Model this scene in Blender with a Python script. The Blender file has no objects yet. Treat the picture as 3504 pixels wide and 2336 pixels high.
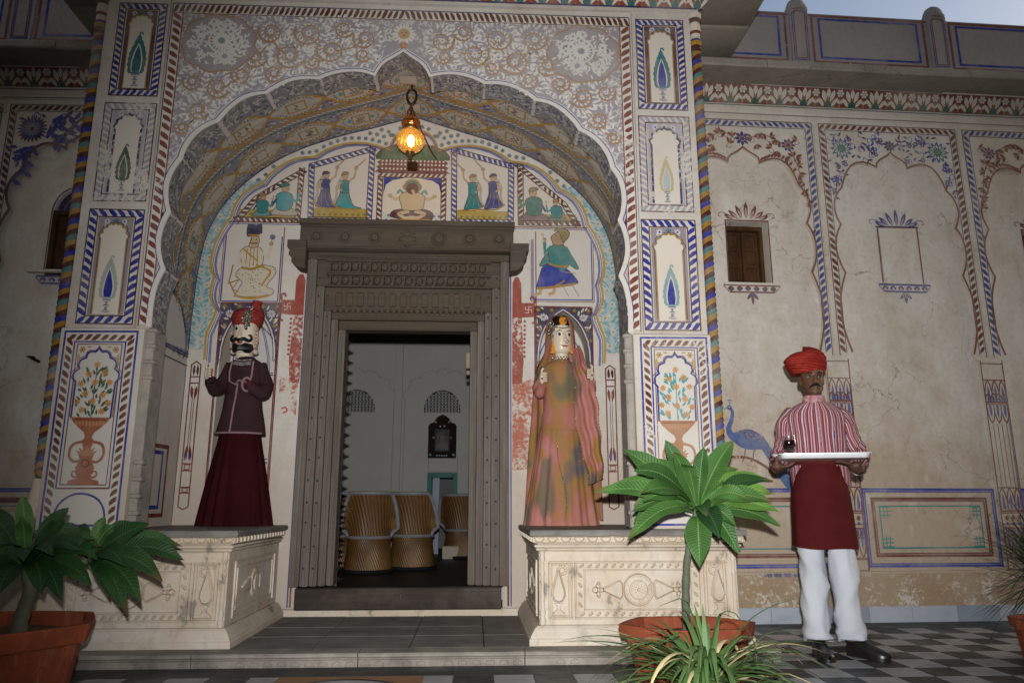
import bpy, bmesh, math, random
from mathutils import Vector, Matrix, noise
from mathutils.geometry import tessellate_polygon
R = math.radians
PI = math.pi
rnd = random.Random(7)
scene = bpy.context.scene
COL = scene.collection

# ---------------------------------------------------------------- camera
cd = bpy.data.cameras.new('camera'); cam = bpy.data.objects.new('camera', cd); COL.objects.link(cam)
CAM = Vector((0, 0, 0.861))
cam.location = CAM
cam.rotation_euler = (R(90 + 12.35), 0, R(-2.85))
cd.sensor_width = 36; cd.sensor_fit = 'HORIZONTAL'; cd.lens = 2515 / 3504 * 36
cd.clip_start = 0.05; cd.clip_end = 400
scene.camera = cam

# ---------------------------------------------------------------- dusk sky, last glow, camera flash
world = bpy.data.worlds.new('World'); scene.world = world; world.use_nodes = True
wn = world.node_tree.nodes; wl = world.node_tree.links
sky = wn.new('ShaderNodeTexSky'); sky.sky_type = 'NISHITA'; sky.sun_disc = False
sky.sun_elevation = R(19); sky.sun_rotation = R(82); sky.air_density = 1.0; sky.dust_density = 3.0
SKY_STRENGTH = 0.15
wn['Background'].inputs['Strength'].default_value = SKY_STRENGTH
wl.new(sky.outputs['Color'], wn['Background'].inputs['Color'])
sd = bpy.data.lights.new('sun', 'SUN'); sd.energy = 0.05; sd.angle = R(20); sd.color = (1, .9, .8)
sun = bpy.data.objects.new('sun', sd); COL.objects.link(sun); sun.rotation_euler = (R(-71), 0, R(-82))
fd = bpy.data.lights.new('camera_flash', 'SPOT'); fd.energy = 1170; fd.shadow_soft_size = 0.025; fd.color = (1.0, .985, .97)
fd.spot_size = R(90); fd.spot_blend = 1.0
flash = bpy.data.objects.new('camera_flash', fd); COL.objects.link(flash)
flash.location = CAM + Vector((0.0, -0.10, 0.16))
flash.rotation_euler = (R(90 + 8), 0, R(-8))
vs = scene.view_settings
vs.view_transform = 'Standard'; vs.look = 'None'; vs.exposure = 0; vs.gamma = 1; vs.use_curve_mapping = False

# ---------------------------------------------------------------- object helpers
ORG = {}
def org(o):
    return ORG.get(o.name, Vector((0, 0, 0))) if o else Vector((0, 0, 0))
def tag(o, label, cat, group=None):
    o['label'] = label; o['category'] = cat
    if group: o['group'] = group
    return o
def thing(name, label, cat, loc=(0, 0, 0), group=None, rz=0):
    o = bpy.data.objects.new(name, None); o.empty_display_size = .1; COL.objects.link(o)
    o.location = loc; o.rotation_euler = (0, 0, rz); ORG[o.name] = Vector(loc)
    return tag(o, label, cat, group)
def link(o, parent=None):
    COL.objects.link(o)
    if parent: o.parent = parent; ORG[o.name] = org(parent)
    return o

class MB:
    """collects verts / faces (with optional colour, uv, material slot) and builds ONE mesh object"""
    def __init__(s):
        s.v = []; s.f = []; s.c = {}; s.uv = {}; s.m = {}; s.sm = True
    def vert(s, p):
        s.v.append(tuple(p)); return len(s.v) - 1
    def face(s, idx, col=None, uv=None, m=0):
        k = len(s.f); s.f.append(tuple(idx))
        if col is not None: s.c[k] = col
        if uv is not None: s.uv[k] = uv
        if m: s.m[k] = m
    def pf(s, pts, col=None, uv=None, m=0):
        s.face([s.vert(p) for p in pts], col, uv, m)
    def box(s, x0, x1, y0, y1, z0, z1, col=None, bev=0, m=0):
        if bev:
            b = bev
            r = [(x0, x1, y0, y1, z0, z1)]
            lay = [(z0, b), (z0 + b, 0), (z1 - b, 0), (z1, b)]
            rings = []
            for z, i in lay:
                xa, xb, ya, yb = x0 + i, x1 - i, y0 + i, y1 - i
                c = b * .7
                rings.append([(xa + c, ya, z), (xb - c, ya, z), (xb, ya + c, z), (xb, yb - c, z), (xb - c, yb, z), (xa + c, yb, z), (xa, yb - c, z), (xa, ya + c, z)])
            s.loft(rings, True, True, True, col=col, m=m); return
        p = [(x0, y0, z0), (x1, y0, z0), (x1, y1, z0), (x0, y1, z0), (x0, y0, z1), (x1, y0, z1), (x1, y1, z1), (x0, y1, z1)]
        i = [s.vert(q) for q in p]
        for f in ((0, 3, 2, 1), (4, 5, 6, 7), (0, 1, 5, 4), (1, 2, 6, 5), (2, 3, 7, 6), (3, 0, 4, 7)):
            s.face([i[k] for k in f], col, None, m)
    def loft(s, rings, closed=True, cap0=False, cap1=False, col=None, uvs=None, m=0):
        ids = [[s.vert(p) for p in r] for r in rings]
        n = len(rings[0]); kk = n if closed else n - 1
        for a in range(len(rings) - 1):
            for b in range(kk):
                b2 = (b + 1) % n
                c = col(a, b) if callable(col) else col
                uv = None
                if uvs:
                    uv = [(b / kk, a / (len(rings) - 1)), ((b + 1) / kk, a / (len(rings) - 1)), ((b + 1) / kk, (a + 1) / (len(rings) - 1)), (b / kk, (a + 1) / (len(rings) - 1))]
                s.face((ids[a][b], ids[a][b2], ids[a + 1][b2], ids[a + 1][b]), c, uv, m)
        if cap0: s.face(ids[0][::-1], col(0, 0) if callable(col) else col, None, m)
        if cap1: s.face(ids[-1], col(0, 0) if callable(col) else col, None, m)
        return ids
    def lathe(s, prof, c=(0, 0, 0), n=16, col=None, a0=0, a1=2 * PI, sx=1, sy=1, m=0, uvs=None):
        full = abs(a1 - a0 - 2 * PI) < 1e-6
        k = n if full else n + 1
        rings = [[(c[0] + r * sx * math.cos(a0 + (a1 - a0) * i / n), c[1] + r * sy * math.sin(a0 + (a1 - a0) * i / n), c[2] + z) for i in range(k)] for r, z in prof]
        s.loft(rings, full, False, False, col=col, m=m, uvs=uvs)
    def tube(s, pts, r, n=8, col=None, caps=True, m=0):
        pts = [Vector(p) for p in pts]; N = len(pts); rings = []
        prev = None
        for i, p in enumerate(pts):
            d = (pts[min(i + 1, N - 1)] - pts[max(i - 1, 0)]).normalized()
            if prev is None:
                a = Vector((0, 0, 1)) if abs(d.z) < .9 else Vector((1, 0, 0)); e = d.cross(a).normalized()
            else:
                e = (prev - d * prev.dot(d)).normalized()
            prev = e; f = d.cross(e)
            rr = r(i / (N - 1)) if callable(r) else (r[i] if isinstance(r, (list, tuple)) else r)
            rings.append([tuple(p + e * rr * math.cos(2 * PI * k / n) + f * rr * math.sin(2 * PI * k / n)) for k in range(n)])
        s.loft(rings, True, caps, caps, col=col, m=m)
    def tess(s, loops, mp, col=None, m=0):
        """planar polygon with holes, 2d loops mapped to 3d by mp"""
        L = [[Vector((p[0], p[1], 0)) for p in l] for l in loops]
        flat = [p for l in loops for p in l]
        ids = [s.vert(mp(*p)) for p in flat]
        for t in tessellate_polygon(L):
            a, b, c = [flat[i] for i in t]
            ar = (b[0] - a[0]) * (c[1] - a[1]) - (b[1] - a[1]) * (c[0] - a[0])
            if abs(ar) < 1e-10: continue
            t = t if ar > 0 else t[::-1]
            s.face([ids[i] for i in t], col, None, m)
    def build(s, name, mat, parent=None, smooth=None, local=False, kind=None, auto=None):
        me = bpy.data.meshes.new(name)
        o = Vector((0, 0, 0)) if local else org(parent)
        me.from_pydata([(p[0] - o.x, p[1] - o.y, p[2] - o.z) for p in s.v], [], s.f)
        if s.c:
            at = me.color_attributes.new('Col', 'FLOAT_COLOR', 'CORNER')
            buf = []
            for k, f in enumerate(s.f):
                c = s.c.get(k, (.5, .5, .5, 0)); c = tuple(c) if len(c) == 4 else tuple(c) + (0,)
                buf.extend(c * len(f))
            at.data.foreach_set('color', buf)
        if s.uv:
            ul = me.uv_layers.new(name='UVMap'); buf = []
            for k, f in enumerate(s.f):
                u = s.uv.get(k) or [(0, 0)] * len(f)
                for q in u: buf.extend(q)
            ul.data.foreach_set('uv', buf)
        for mm in (mat if isinstance(mat, (list, tuple)) else [mat]): me.materials.append(mm)
        if s.m:
            for k, v in s.m.items(): me.polygons[k].material_index = v
        if smooth is None: smooth = s.sm
        if smooth:
            me.polygons.foreach_set('use_smooth', [True] * len(me.polygons))
            me.set_sharp_from_angle(angle=R(auto or 38))
        me.update()
        ob = bpy.data.objects.new(name, me); link(ob, parent)
        if kind: ob['kind'] = kind
        return ob

def lerp(a, b, t): return a + (b - a) * t
def smooth_poly(pts, n=6):
    """Catmull-Rom through 2d/3d points"""
    out = []
    P = [Vector(p) for p in pts]
    for i in range(len(P) - 1):
        p0 = P[max(i - 1, 0)]; p1 = P[i]; p2 = P[i + 1]; p3 = P[min(i + 2, len(P) - 1)]
        for k in range(n):
            t = k / n
            out.append(.5 * ((2 * p1) + (p2 - p0) * t + (2 * p0 - 5 * p1 + 4 * p2 - p3) * t * t + (3 * p1 - p0 - 3 * p2 + p3) * t ** 3))
    out.append(P[-1])
    return [tuple(q) for q in out]

# ---------------------------------------------------------------- material helpers
class NT:
    def __init__(s, name):
        s.m = bpy.data.materials.new(name); s.m.use_nodes = True
        s.t = s.m.node_tree; s.n = s.t.nodes; s.b = s.n['Principled BSDF']
        s.tc = s.n.new('ShaderNodeTexCoord'); s.co = s.tc.outputs['Object']
    def L(s, a, b): s.t.links.new(a, b)
    def mapping(s, scale=(1, 1, 1), src=None):
        k = s.n.new('ShaderNodeMapping'); k.inputs['Scale'].default_value = scale
        s.L(src or s.co, k.inputs['Vector']); return k.outputs[0]
    def noise(s, scale, detail=4, rough=.6, src=None, dist=0):
        k = s.n.new('ShaderNodeTexNoise'); k.inputs['Scale'].default_value = scale; k.inputs['Detail'].default_value = detail
        k.inputs['Roughness'].default_value = rough; k.inputs['Distortion'].default_value = dist
        s.L(src or s.co, k.inputs['Vector']); return k.outputs['Fac']
    def ramp(s, fac, stops, interp='LINEAR'):
        k = s.n.new('ShaderNodeValToRGB'); k.color_ramp.interpolation = interp
        e = k.color_ramp.elements
        while len(e) > 1: e.remove(e[-1])
        for i, (p, c) in enumerate(stops):
            q = e[0] if i == 0 else e.new(p)
            q.position = p; c = c if isinstance(c, (tuple, list)) else (c, c, c); q.color = tuple(c[:3]) + (1,)
        s.L(fac, k.inputs[0]); return k.outputs[0]
    def mix(s, fac, a, b, mode='MIX'):
        k = s.n.new('ShaderNodeMix'); k.data_type = 'RGBA'; k.blend_type = mode
        for sock, v in ((k.inputs[0], fac), (k.inputs[6], a), (k.inputs[7], b)):
            if isinstance(v, (int, float)): sock.default_value = v
            elif isinstance(v, (tuple, list)): sock.default_value = tuple(v[:3]) + (1,)
            else: s.L(v, sock)
        return k.outputs[2]
    def math(s, op, a, b=0.5, c=None):
        k = s.n.new('ShaderNodeMath'); k.operation = op
        for i, v in enumerate((a, b) if c is None else (a, b, c)):
            if isinstance(v, (int, float)): k.inputs[i].default_value = v
            else: s.L(v, k.inputs[i])
        return k.outputs[0]
    def bump(s, h, strength=.3, dist=.01, nrm=None):
        k = s.n.new('ShaderNodeBump'); k.inputs['Strength'].default_value = strength; k.inputs['Distance'].default_value = dist
        s.L(h, k.inputs['Height'])
        if nrm is not None: s.L(nrm, k.inputs['Normal'])
        return k.outputs[0]
    def out(s, col=None, rough=.7, nrm=None, **kw):
        if col is not None:
            if isinstance(col, (tuple, list)): s.b.inputs['Base Color'].default_value = tuple(col[:3]) + (1,)
            else: s.L(col, s.b.inputs['Base Color'])
        if isinstance(rough, (int, float)): s.b.inputs['Roughness'].default_value = rough
        else: s.L(rough, s.b.inputs['Roughness'])
        if nrm is not None: s.L(nrm, s.b.inputs['Normal'])
        for k, v in kw.items():
            q = s.b.inputs[k.replace('_', ' ')]
            if isinstance(v, (int, float, tuple)): q.default_value = v
            else: s.L(v, q)
        return s.m

def simple(name, c1, c2=None, scale=8, rough=.7, bump=.15, bscale=60, bdist=.004, spec=.14, detail=5, **kw):
    t = NT(name); c2 = c2 or tuple(x * .75 for x in c1)
    f = t.noise(scale, detail, .65)
    col = t.mix(t.ramp(f, [(.35, 0.), (.68, 1.)]), c1, c2)
    nr = t.bump(t.noise(bscale, 3), bump, bdist) if bump else None
    return t.out(col, rough, nr, Specular_IOR_Level=spec, **kw)

def plaster(name, base, stain, dark, zlo=0.0, zhi=2.2, cracks=.5, amount=.6):
    """old lime plaster: cream, tan stains (more of them low down the wall), fine cracks, grey scuffs"""
    t = NT(name)
    geo = t.n.new('ShaderNodeNewGeometry'); sep = t.n.new('ShaderNodeSeparateXYZ'); t.L(geo.outputs['Position'], sep.inputs[0])
    pos = geo.outputs['Position']
    mr = t.n.new('ShaderNodeMapRange'); mr.inputs['From Min'].default_value = zlo; mr.inputs['From Max'].default_value = zhi
    mr.inputs['To Min'].default_value = .32; mr.inputs['To Max'].default_value = 0.0; t.L(sep.outputs['Z'], mr.inputs['Value'])
    n1 = t.noise(1.5, 6, .66, src=pos, dist=.4)
    n2 = t.noise(5.5, 6, .7, src=t.mapping((1, 1, .45), pos))
    n3 = t.noise(26, 5, .7, src=pos)
    f = t.math('ADD', t.math('MULTIPLY', n1, .55), t.math('MULTIPLY', n2, .45))
    f = t.math('ADD', f, mr.outputs[0])
    fac = t.ramp(f, [(.42, 0.), (.53, .32), (.69, .95)])
    col = t.mix(t.math('MULTIPLY', fac, amount), base, stain)
    col = t.mix(t.math('MULTIPLY', t.ramp(n3, [(.5, 0.), (.72, 1.)]), .3), col, dark)
    col = t.mix(t.ramp(n2, [(.3, .35), (.42, 0.)]), col, tuple(min(1, x * 1.18) for x in base))
    vo = t.n.new('ShaderNodeTexVoronoi'); vo.feature = 'DISTANCE_TO_EDGE'; vo.inputs['Scale'].default_value = 3.1
    dm = t.n.new('ShaderNodeVectorMath'); dm.operation = 'MULTIPLY_ADD'
    nz = t.n.new('ShaderNodeTexNoise'); nz.inputs['Scale'].default_value = 5; nz.inputs['Detail'].default_value = 5; t.L(pos, nz.inputs['Vector'])
    t.L(nz.outputs['Color'], dm.inputs[0]); dm.inputs[1].default_value = (.35, .35, .35); t.L(pos, dm.inputs[2])
    t.L(dm.outputs[0], vo.inputs['Vector'])
    ck = t.ramp(vo.outputs['Distance'], [(0.0, 1.), (.012, 0.)])
    ck = t.math('MULTIPLY', ck, t.ramp(t.noise(1.3, 3, src=pos), [(.46, 0.), (.62, 1.)]))
    ck = t.math('MULTIPLY', ck, cracks)
    col = t.mix(ck, col, tuple(x * .45 for x in stain))
    h = t.math('SUBTRACT', t.math('ADD', t.math('MULTIPLY', n3, .5), t.math('MULTIPLY', t.noise(90, 3, src=pos), .25)), t.math('MULTIPLY', ck, .8))
    return t.out(col, .88, t.bump(h, .35, .006), Specular_IOR_Level=.08)
# ---------------------------------------------------------------- materials
PL = (.545, .51, .465)
M = {}
M['plaster'] = plaster('old_plaster', PL, (.37, .29, .215), (.26, .235, .21), .4, 2.6, .15, .65)
M['plaster_wall'] = plaster('cracked_wall_plaster', (.57, .54, .49), (.375, .285, .195), (.25, .205, .16), .0, 2.1, .8, .82)
M['plaster_white'] = plaster('white_plaster', (.56, .53, .48), (.40, .30, .22), (.36, .33, .3), .5, 1.6, .1, .55)
M['plaster_room'] = simple('room_limewash', (.44, .44, .405), (.40, .40, .37), 2, .85, .1, 30)
M['eave'] = plaster('weathered_stone_slab', (.27, .25, .215), (.16, .145, .12), (.10, .09, .085), -9, -8, .5, .9)
M['parapet'] = plaster('grey_parapet_plaster', (.27, .25, .245), (.18, .165, .15), (.15, .14, .14), -9, -8, .3, .7)

def stone_mat():
    t = NT('limewashed_stone')
    geo = t.n.new('ShaderNodeNewGeometry'); pos = geo.outputs['Position']
    n1 = t.noise(2.2, 6, .68, src=pos); n2 = t.noise(9, 6, .7, src=t.mapping((1, 1, .6), pos)); n3 = t.noise(60, 4, .7, src=pos)
    col = t.mix(t.ramp(n1, [(.36, 0.), (.60, 1.)]), (.60, .55, .475), (.53, .44, .335))
    col = t.mix(t.math('MULTIPLY', t.ramp(n2, [(.50, 0.), (.66, 1.)]), .55), col, (.36, .29, .215))
    chip = t.ramp(t.math('ADD', t.math('MULTIPLY', n1, .5), t.math('MULTIPLY', n2, .5)), [(.57, 0.), (.60, 1.)])
    col = t.mix(t.math('MULTIPLY', chip, .75), col, (.20, .19, .18))
    h = t.math('ADD', t.math('MULTIPLY', n3, .6), t.math('MULTIPLY', chip, -.5))
    return t.out(col, .8, t.bump(h, .4, .005), Specular_IOR_Level=.12)
M['stone'] = stone_mat()
M['jamb'] = simple('bare_grey_stone', (.36, .33, .29), (.24, .22, .19), 9, .8, .4, 50, .005)
M['slate'] = simple('grey_flagstone', (.215, .20, .18), (.13, .122, .112), 5, .8, .3, 40, .004, .1)
M['slab_top'] = simple('worn_grey_slab', (.20, .185, .165), (.12, .112, .10), 6, .6, .25, 40, .004, .4)
def tile_mat(name, c1, c2, dirt):
    t = NT(name); oi = t.n.new('ShaderNodeObjectInfo'); geo = t.n.new('ShaderNodeNewGeometry'); pos = geo.outputs['Position']
    n = t.noise(6, 6, .7, src=pos, dist=1.2); col = t.mix(t.ramp(n, [(.38, 0.), (.62, 1.)]), c1, c2)
    col = t.mix(t.math('MULTIPLY', oi.outputs['Random'], .45), col, tuple(x * .62 for x in c1))
    d = t.noise(2.3, 6, .7, src=pos); col = t.mix(t.math('MULTIPLY', t.ramp(d, [(.48, 0.), (.66, 1.)]), .5), col, dirt)
    return t.out(col, t.ramp(d, [(.4, .32), (.65, .6)]), t.bump(t.noise(40, 4, src=pos), .12, .003), Specular_IOR_Level=.3)
M['tile_black'] = tile_mat('black_marble_tile', (.016, .020, .024), (.03, .034, .037), (.055, .05, .044))
M['tile_white'] = tile_mat('white_marble_tile', (.36, .365, .37), (.25, .255, .27), (.20, .185, .165))
M['skirting'] = simple('pale_marble_skirting', (.42, .46, .52), (.33, .38, .45), 5, .4, .1, 40, .002, .4)

def wood_mat(name, c1, c2, c3, ax=2, sc=1):
    t = NT(name)
    geo = t.n.new('ShaderNodeNewGeometry'); pos = geo.outputs['Position']
    s = [22 * sc] * 3; s[ax] = 1.3 * sc
    g = t.noise(1, 6, .7, src=t.mapping(tuple(s), pos)); n = t.noise(3, 5, .65, src=pos); n3 = t.noise(70, 3, src=pos)
    col = t.mix(t.ramp(g, [(.35, 0.), (.65, 1.)]), c1, c2)
    col = t.mix(t.ramp(n, [(.42, 0.), (.7, 1.)]), col, c3)
    return t.out(col, .68, t.bump(t.math('ADD', g, t.math('MULTIPLY', n3, .4)), .5, .006), Specular_IOR_Level=.10)
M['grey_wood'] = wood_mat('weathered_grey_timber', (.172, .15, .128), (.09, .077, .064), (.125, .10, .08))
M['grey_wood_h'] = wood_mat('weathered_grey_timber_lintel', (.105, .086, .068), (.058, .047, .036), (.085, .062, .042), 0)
M['dark_wood'] = wood_mat('dark_threshold_timber', (.052, .04, .033), (.03, .024, .021), (.085, .07, .06), 0)
M['shutter'] = wood_mat('brown_shutter_wood', (.060, .028, .013), (.03, .014, .007), (.09, .045, .018))
M['iron'] = simple('dark_iron', (.02, .02, .02), (.04, .03, .025), 20, .45, .2, 60, .002, .5, Metallic=.6)
def terra():
    t = NT('terracotta'); a = t.noise(5, 5, .65); b = t.noise(3, 6, .7, src=t.mapping((3, 3, .7))); c = t.noise(45, 4)
    col = t.mix(t.ramp(a, [(.35, 0.), (.68, 1.)]), (.25, .062, .027), (.165, .040, .020))
    col = t.mix(t.math('MULTIPLY', t.ramp(b, [(.56, 0.), (.70, 1.)]), .5), col, (.30, .17, .115)); col = t.mix(t.ramp(c, [(.60, 0.), (.75, .5)]), col, (.10, .03, .018))
    return t.out(col, .75, t.bump(t.math('ADD', c, a), .35, .005), Specular_IOR_Level=.15)
M['terracotta'] = terra()
M['dirt'] = simple('dirt_in_joints', (.36, .27, .175), (.42, .34, .25), 20, .9, .2, 60)
M['soil'] = simple('dry_soil', (.11, .07, .05), (.06, .04, .028), 25, .95, .8, 50, .02, .1)
M['black'] = simple('black_lacquer', (.010, .010, .011), (.014, .013, .013), 10, .35, 0)
M['silver'] = simple('silver', (.75, .75, .76), (.65, .65, .67), 10, .22, 0, Metallic=1.0)
M['gold'] = simple('gilt', (.65, .36, .06), (.5, .26, .04), 10, .35, .3, 120, .002, Metallic=.7)

def paint_mat(name, under, rough=.8, fine=1.0, bump=.2):
    """mural pigment: colour from the mesh, flaking off to the plaster under it (alpha = how worn)"""
    t = NT(name)
    at = t.n.new('ShaderNodeAttribute'); at.attribute_name = 'Col'
    geo = t.n.new('ShaderNodeNewGeometry'); pos = geo.outputs['Position']
    n1 = t.noise(38 * fine, 5, .75, src=pos); n2 = t.noise(4.5, 4, .6, src=pos); n3 = t.noise(14, 4, .6, src=pos)
    v = t.math('ADD', t.math('MULTIPLY', n1, .62), t.math('MULTIPLY', n2, .38))
    # worn where v < alpha mapped
    th = t.math('MULTIPLY_ADD', at.outputs['Alpha'], .46, .22)
    d = t.math('SUBTRACT', th, v)
    mask = t.math('MULTIPLY', t.math('ADD', d, .02), 18.0); mask.node.use_clamp = True
    col = t.mix(t.math('MULTIPLY', t.ramp(n3, [(.35, 0.), (.7, 1.)]), .10), at.outputs['Color'], under)
    und = t.mix(t.ramp(n2, [(.4, 0.), (.62, 1.)]), under, tuple(x * y for x, y in zip(under, (.84, .76, .66))))
    fade = t.noise(2.1, 5, .65, src=pos); col = t.mix(t.math('MULTIPLY', t.ramp(fade, [(.46, 0.), (.68, 1.)]), .26), col, und)
    col = t.mix(mask, col, und)
    return t.out(col, rough, t.bump(n1, bump, .003), Specular_IOR_Level=.06)
M['paint'] = paint_mat('mural_pigment', (.54, .505, .455))
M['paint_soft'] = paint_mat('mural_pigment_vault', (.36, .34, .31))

# pigments (rgb + wear)
def W(c, w): return tuple(c[:3]) + (w,)
BLUE = (.013, .026, .225, .20); NAVY = (.016, .018, .075, .2); RED = (.13, .022, .014, .2); MAROON = (.050, .011, .012, .2)
CREAM = (.56, .51, .43, .1); WHITE = (.62, .59, .54, .05); OCHRE = (.30, .17, .028, .2); GOLD = (.36, .19, .016, .2)
GREEN = (.018, .085, .034, .2); TEAL = (.020, .17, .18, .2); SKYB = (.20, .36, .40, .3); LAV = (.175, .165, .215, .25)
SKIN = (.40, .26, .13, .2); GREY = (.20, .19, .18, .2); ORANGE = (.42, .17, .03, .2); TURQ = (.03, .25, .28, .2); DGREEN = (.012, .06, .04, .2)

class Paint:
    """flat painted work laid on a surface: 2d primitives carried to 3d by mp(u, v, h)"""
    def __init__(s, mp, wob=.0042):
        sd = rnd.uniform(0, 90)
        def hand(u, v, h):   # a brush hand: slow drift and a small tremor
            a = noise.noise((u * 7, v * 7, sd)); b = noise.noise((u * 7, v * 7, sd + 9)); c = noise.noise((u * 46, v * 46, sd)); d = noise.noise((u * 46, v * 46, sd + 5))
            return mp(u + wob * (a + .5 * c), v + wob * (b + .5 * d), h)
        s.mp = hand; s.b = MB(); s.k = 0; s.ol = None;
    def h(s, l):
        s.k += 1
        return .0009 + l * .0007 + (s.k % 60) * 9e-6
    def poly(s, pts, col, l=0):
        if s.ol and l >= 3 and len(pts) > 3:
            q = list(pts); q = smooth_poly(q[-2:] + q + q[:2], 3); pts = q[6:-7]
        if s.ol and l >= 3: s.strip(pts, .0052, s.ol, l + .5, True)
        h = s.h(l)
        if len(pts) <= 4:
            s.b.pf([s.mp(u, v, h) for u, v in pts], col)
        else:
            s.b.tess([pts], lambda u, v: s.mp(u, v, h), col)
    def fan(s, c, pts, col, l=0):
        h = s.h(l); i0 = s.b.vert(s.mp(c[0], c[1], h)); ids = [s.b.vert(s.mp(u, v, h)) for u, v in pts]
        for k in range(len(ids)): s.b.face((i0, ids[k], ids[(k + 1) % len(ids)]), col)
    def rect(s, u0, v0, u1, v1, col, l=0, nu=1, nv=1):
        h = s.h(l)
        ids = [[s.b.vert(s.mp(lerp(u0, u1, i / nu), lerp(v0, v1, j / nv), h)) for i in range(nu + 1)] for j in range(nv + 1)]
        for j in range(nv):
            for i in range(nu): s.b.face((ids[j][i], ids[j][i + 1], ids[j + 1][i + 1], ids[j + 1][i]), col)
    def strip(s, pts, w, col, l=0, closed=False):
        P = [Vector((p[0], p[1])) for p in pts]; n = len(P); h = s.h(l); A = []; B = []
        for i in range(n):
            a = P[(i - 1) % n] if closed or i > 0 else P[i]; b = P[(i + 1) % n] if closed or i < n - 1 else P[i]
            d1 = (P[i] - a); d2 = (b - P[i])
            if d1.length < 1e-9: d1 = d2
            if d2.length < 1e-9: d2 = d1
            d1 = d1.normalized(); d2 = d2.normalized(); t = (d1 + d2)
            if t.length < 1e-6: t = d2
            t = t.normalized(); nn = Vector((-t.y, t.x)); k = max(.5, nn.dot(Vector((-d2.y, d2.x))))
            ww = (w(i / max(1, n - 1)) if callable(w) else w) / 2 / k
            A.append(s.b.vert(s.mp(*(P[i] + nn * ww), h))); B.append(s.b.vert(s.mp(*(P[i] - nn * ww), h)))
        for i in range(n if closed else n - 1):
            j = (i + 1) % n; s.b.face((A[i], B[i], B[j], A[j]), col)
    def disc(s, c, r, col, l=0, n=14, ry=None):
        ry = ry or r
        if s.ol and l >= 3 and r > .012: s.ring(c, r, .003, s.ol, l + .5, n)
        s.fan(c, [(c[0] + r * math.cos(2 * PI * i / n), c[1] + ry * math.sin(2 * PI * i / n)) for i in range(n)], col, l)
    def ring(s, c, r, w, col, l=0, n=24):
        s.strip([(c[0] + r * math.cos(2 * PI * i / n), c[1] + r * math.sin(2 * PI * i / n)) for i in range(n)], w, col, l, True)
    def leaf(s, p, ang, ln, w, col, l=0, bend=0):
        d = Vector((math.cos(ang), math.sin(ang))); e = Vector((-d.y, d.x)); p = Vector((p[0], p[1]))
        pts = []
        for t, k in ((0, .12), (.3, .9), (.6, 1.), (.85, .55), (1, 0.05)):
            pts.append((t, k))
        o = lambda t, k: p + d * (ln * t) + e * (w / 2 * k + bend * ln * t * t)
        up = [o(t, k) for t, k in pts]; dn = [o(t, -k) for t, k in pts[::-1]]
        h = s.h(l); ids = [s.b.vert(s.mp(q.x, q.y, h)) for q in up + dn]
        m = len(pts)
        for i in range(m - 1):
            s.b.face((ids[i], ids[2 * m - 1 - i], ids[2 * m - 2 - i], ids[i + 1]), col)
    def flower(s, c, r, n, col, cc=None, l=0, rot=0, k=.9, r0=.25):
        for i in range(n):
            a = 2 * PI * i / n + rot
            s.leaf((c[0] + r * r0 * math.cos(a), c[1] + r * r0 * math.sin(a)), a, r * (1 - r0), 2 * PI * r * .62 / n * k, col, l)
        if cc: s.disc(c, r * .28, cc, l + 1, 10)
    def rope(s, p0, p1, w, leafc, base, pitch=.05, l=0, edge=None, flip=1, seg=1, fat=.62):
        """border of slanting leaves between two lines"""
        p0 = Vector(p0); p1 = Vector(p1); d = p1 - p0; L = d.length; d /= L; e = Vector((-d.y, d.x))
        s.strip([p0 + d * L * i / seg for i in range(seg + 1)], w, base, l)
        n = max(1, int(round(L / pitch)))
        q = L / n
        SH = ((-.56, -.92), (-.10, -.90), (.20, -.45), (.40, .10), (.56, .92), (.06, .90), (-.16, .42), (-.38, -.20))
        for i in range(n):
            c = p0 + d * (L * (i + .5) / n); kk = rnd.uniform(.88, 1.04); j = rnd.uniform(-.05, .05) * q
            s.poly([tuple(c + d * (t * q * .98 * kk + j) + e * (m * flip * w * .5 * kk)) for t, m in SH], leafc, l + 1)
        if edge:
            for k in (-1, 1): s.strip([p0 + e * k * w * .5, p1 + e * k * w * .5], .008, edge, l + 2)
    def frame(s, u0, v0, u1, v1, w, base, leafc, pitch, l=0, edge=None):
        h = w / 2
        s.rope((u0 + h, v0 + w), (u0 + h, v1 - w), w, base, leafc, pitch, l, None, 1)
        s.rope((u1 - h, v0 + w), (u1 - h, v1 - w), w, base, leafc, pitch, l, None, -1)
        s.rope((u0, v0 + h), (u1, v0 + h), w, base, leafc, pitch, l, None, 1)
        s.rope((u0, v1 - h), (u1, v1 - h), w, base, leafc, pitch, l, None, -1)
        if edge:
            s.box(u0, v0, u1, v1, .008, edge, l + 2); s.box(u0 + w, v0 + w, u1 - w, v1 - w, .008, edge, l + 2)
    def box(s, u0, v0, u1, v1, w, col, l=0):
        s.strip([(u0, v0), (u1, v0), (u1, v1), (u0, v1)], w, col, l, True)
    def spiral(s, c, r, turns, a0, w, col, l=0, dirn=1, n=26):
        pts = []
        for i in range(n + 1):
            t = i / n; a = a0 + dirn * turns * 2 * PI * t; rr = r * (1 - .86 * t)
            pts.append((c[0] + rr * math.cos(a), c[1] + rr * math.sin(a)))
        s.strip(pts, lambda t: w * (1 - .5 * t), col, l); return pts
    def done(s, name, parent, mat=None, kind=None):
        if not s.b.f: return None
        return s.b.build(name, mat or M['paint'], parent, smooth=False, kind=kind)

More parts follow.
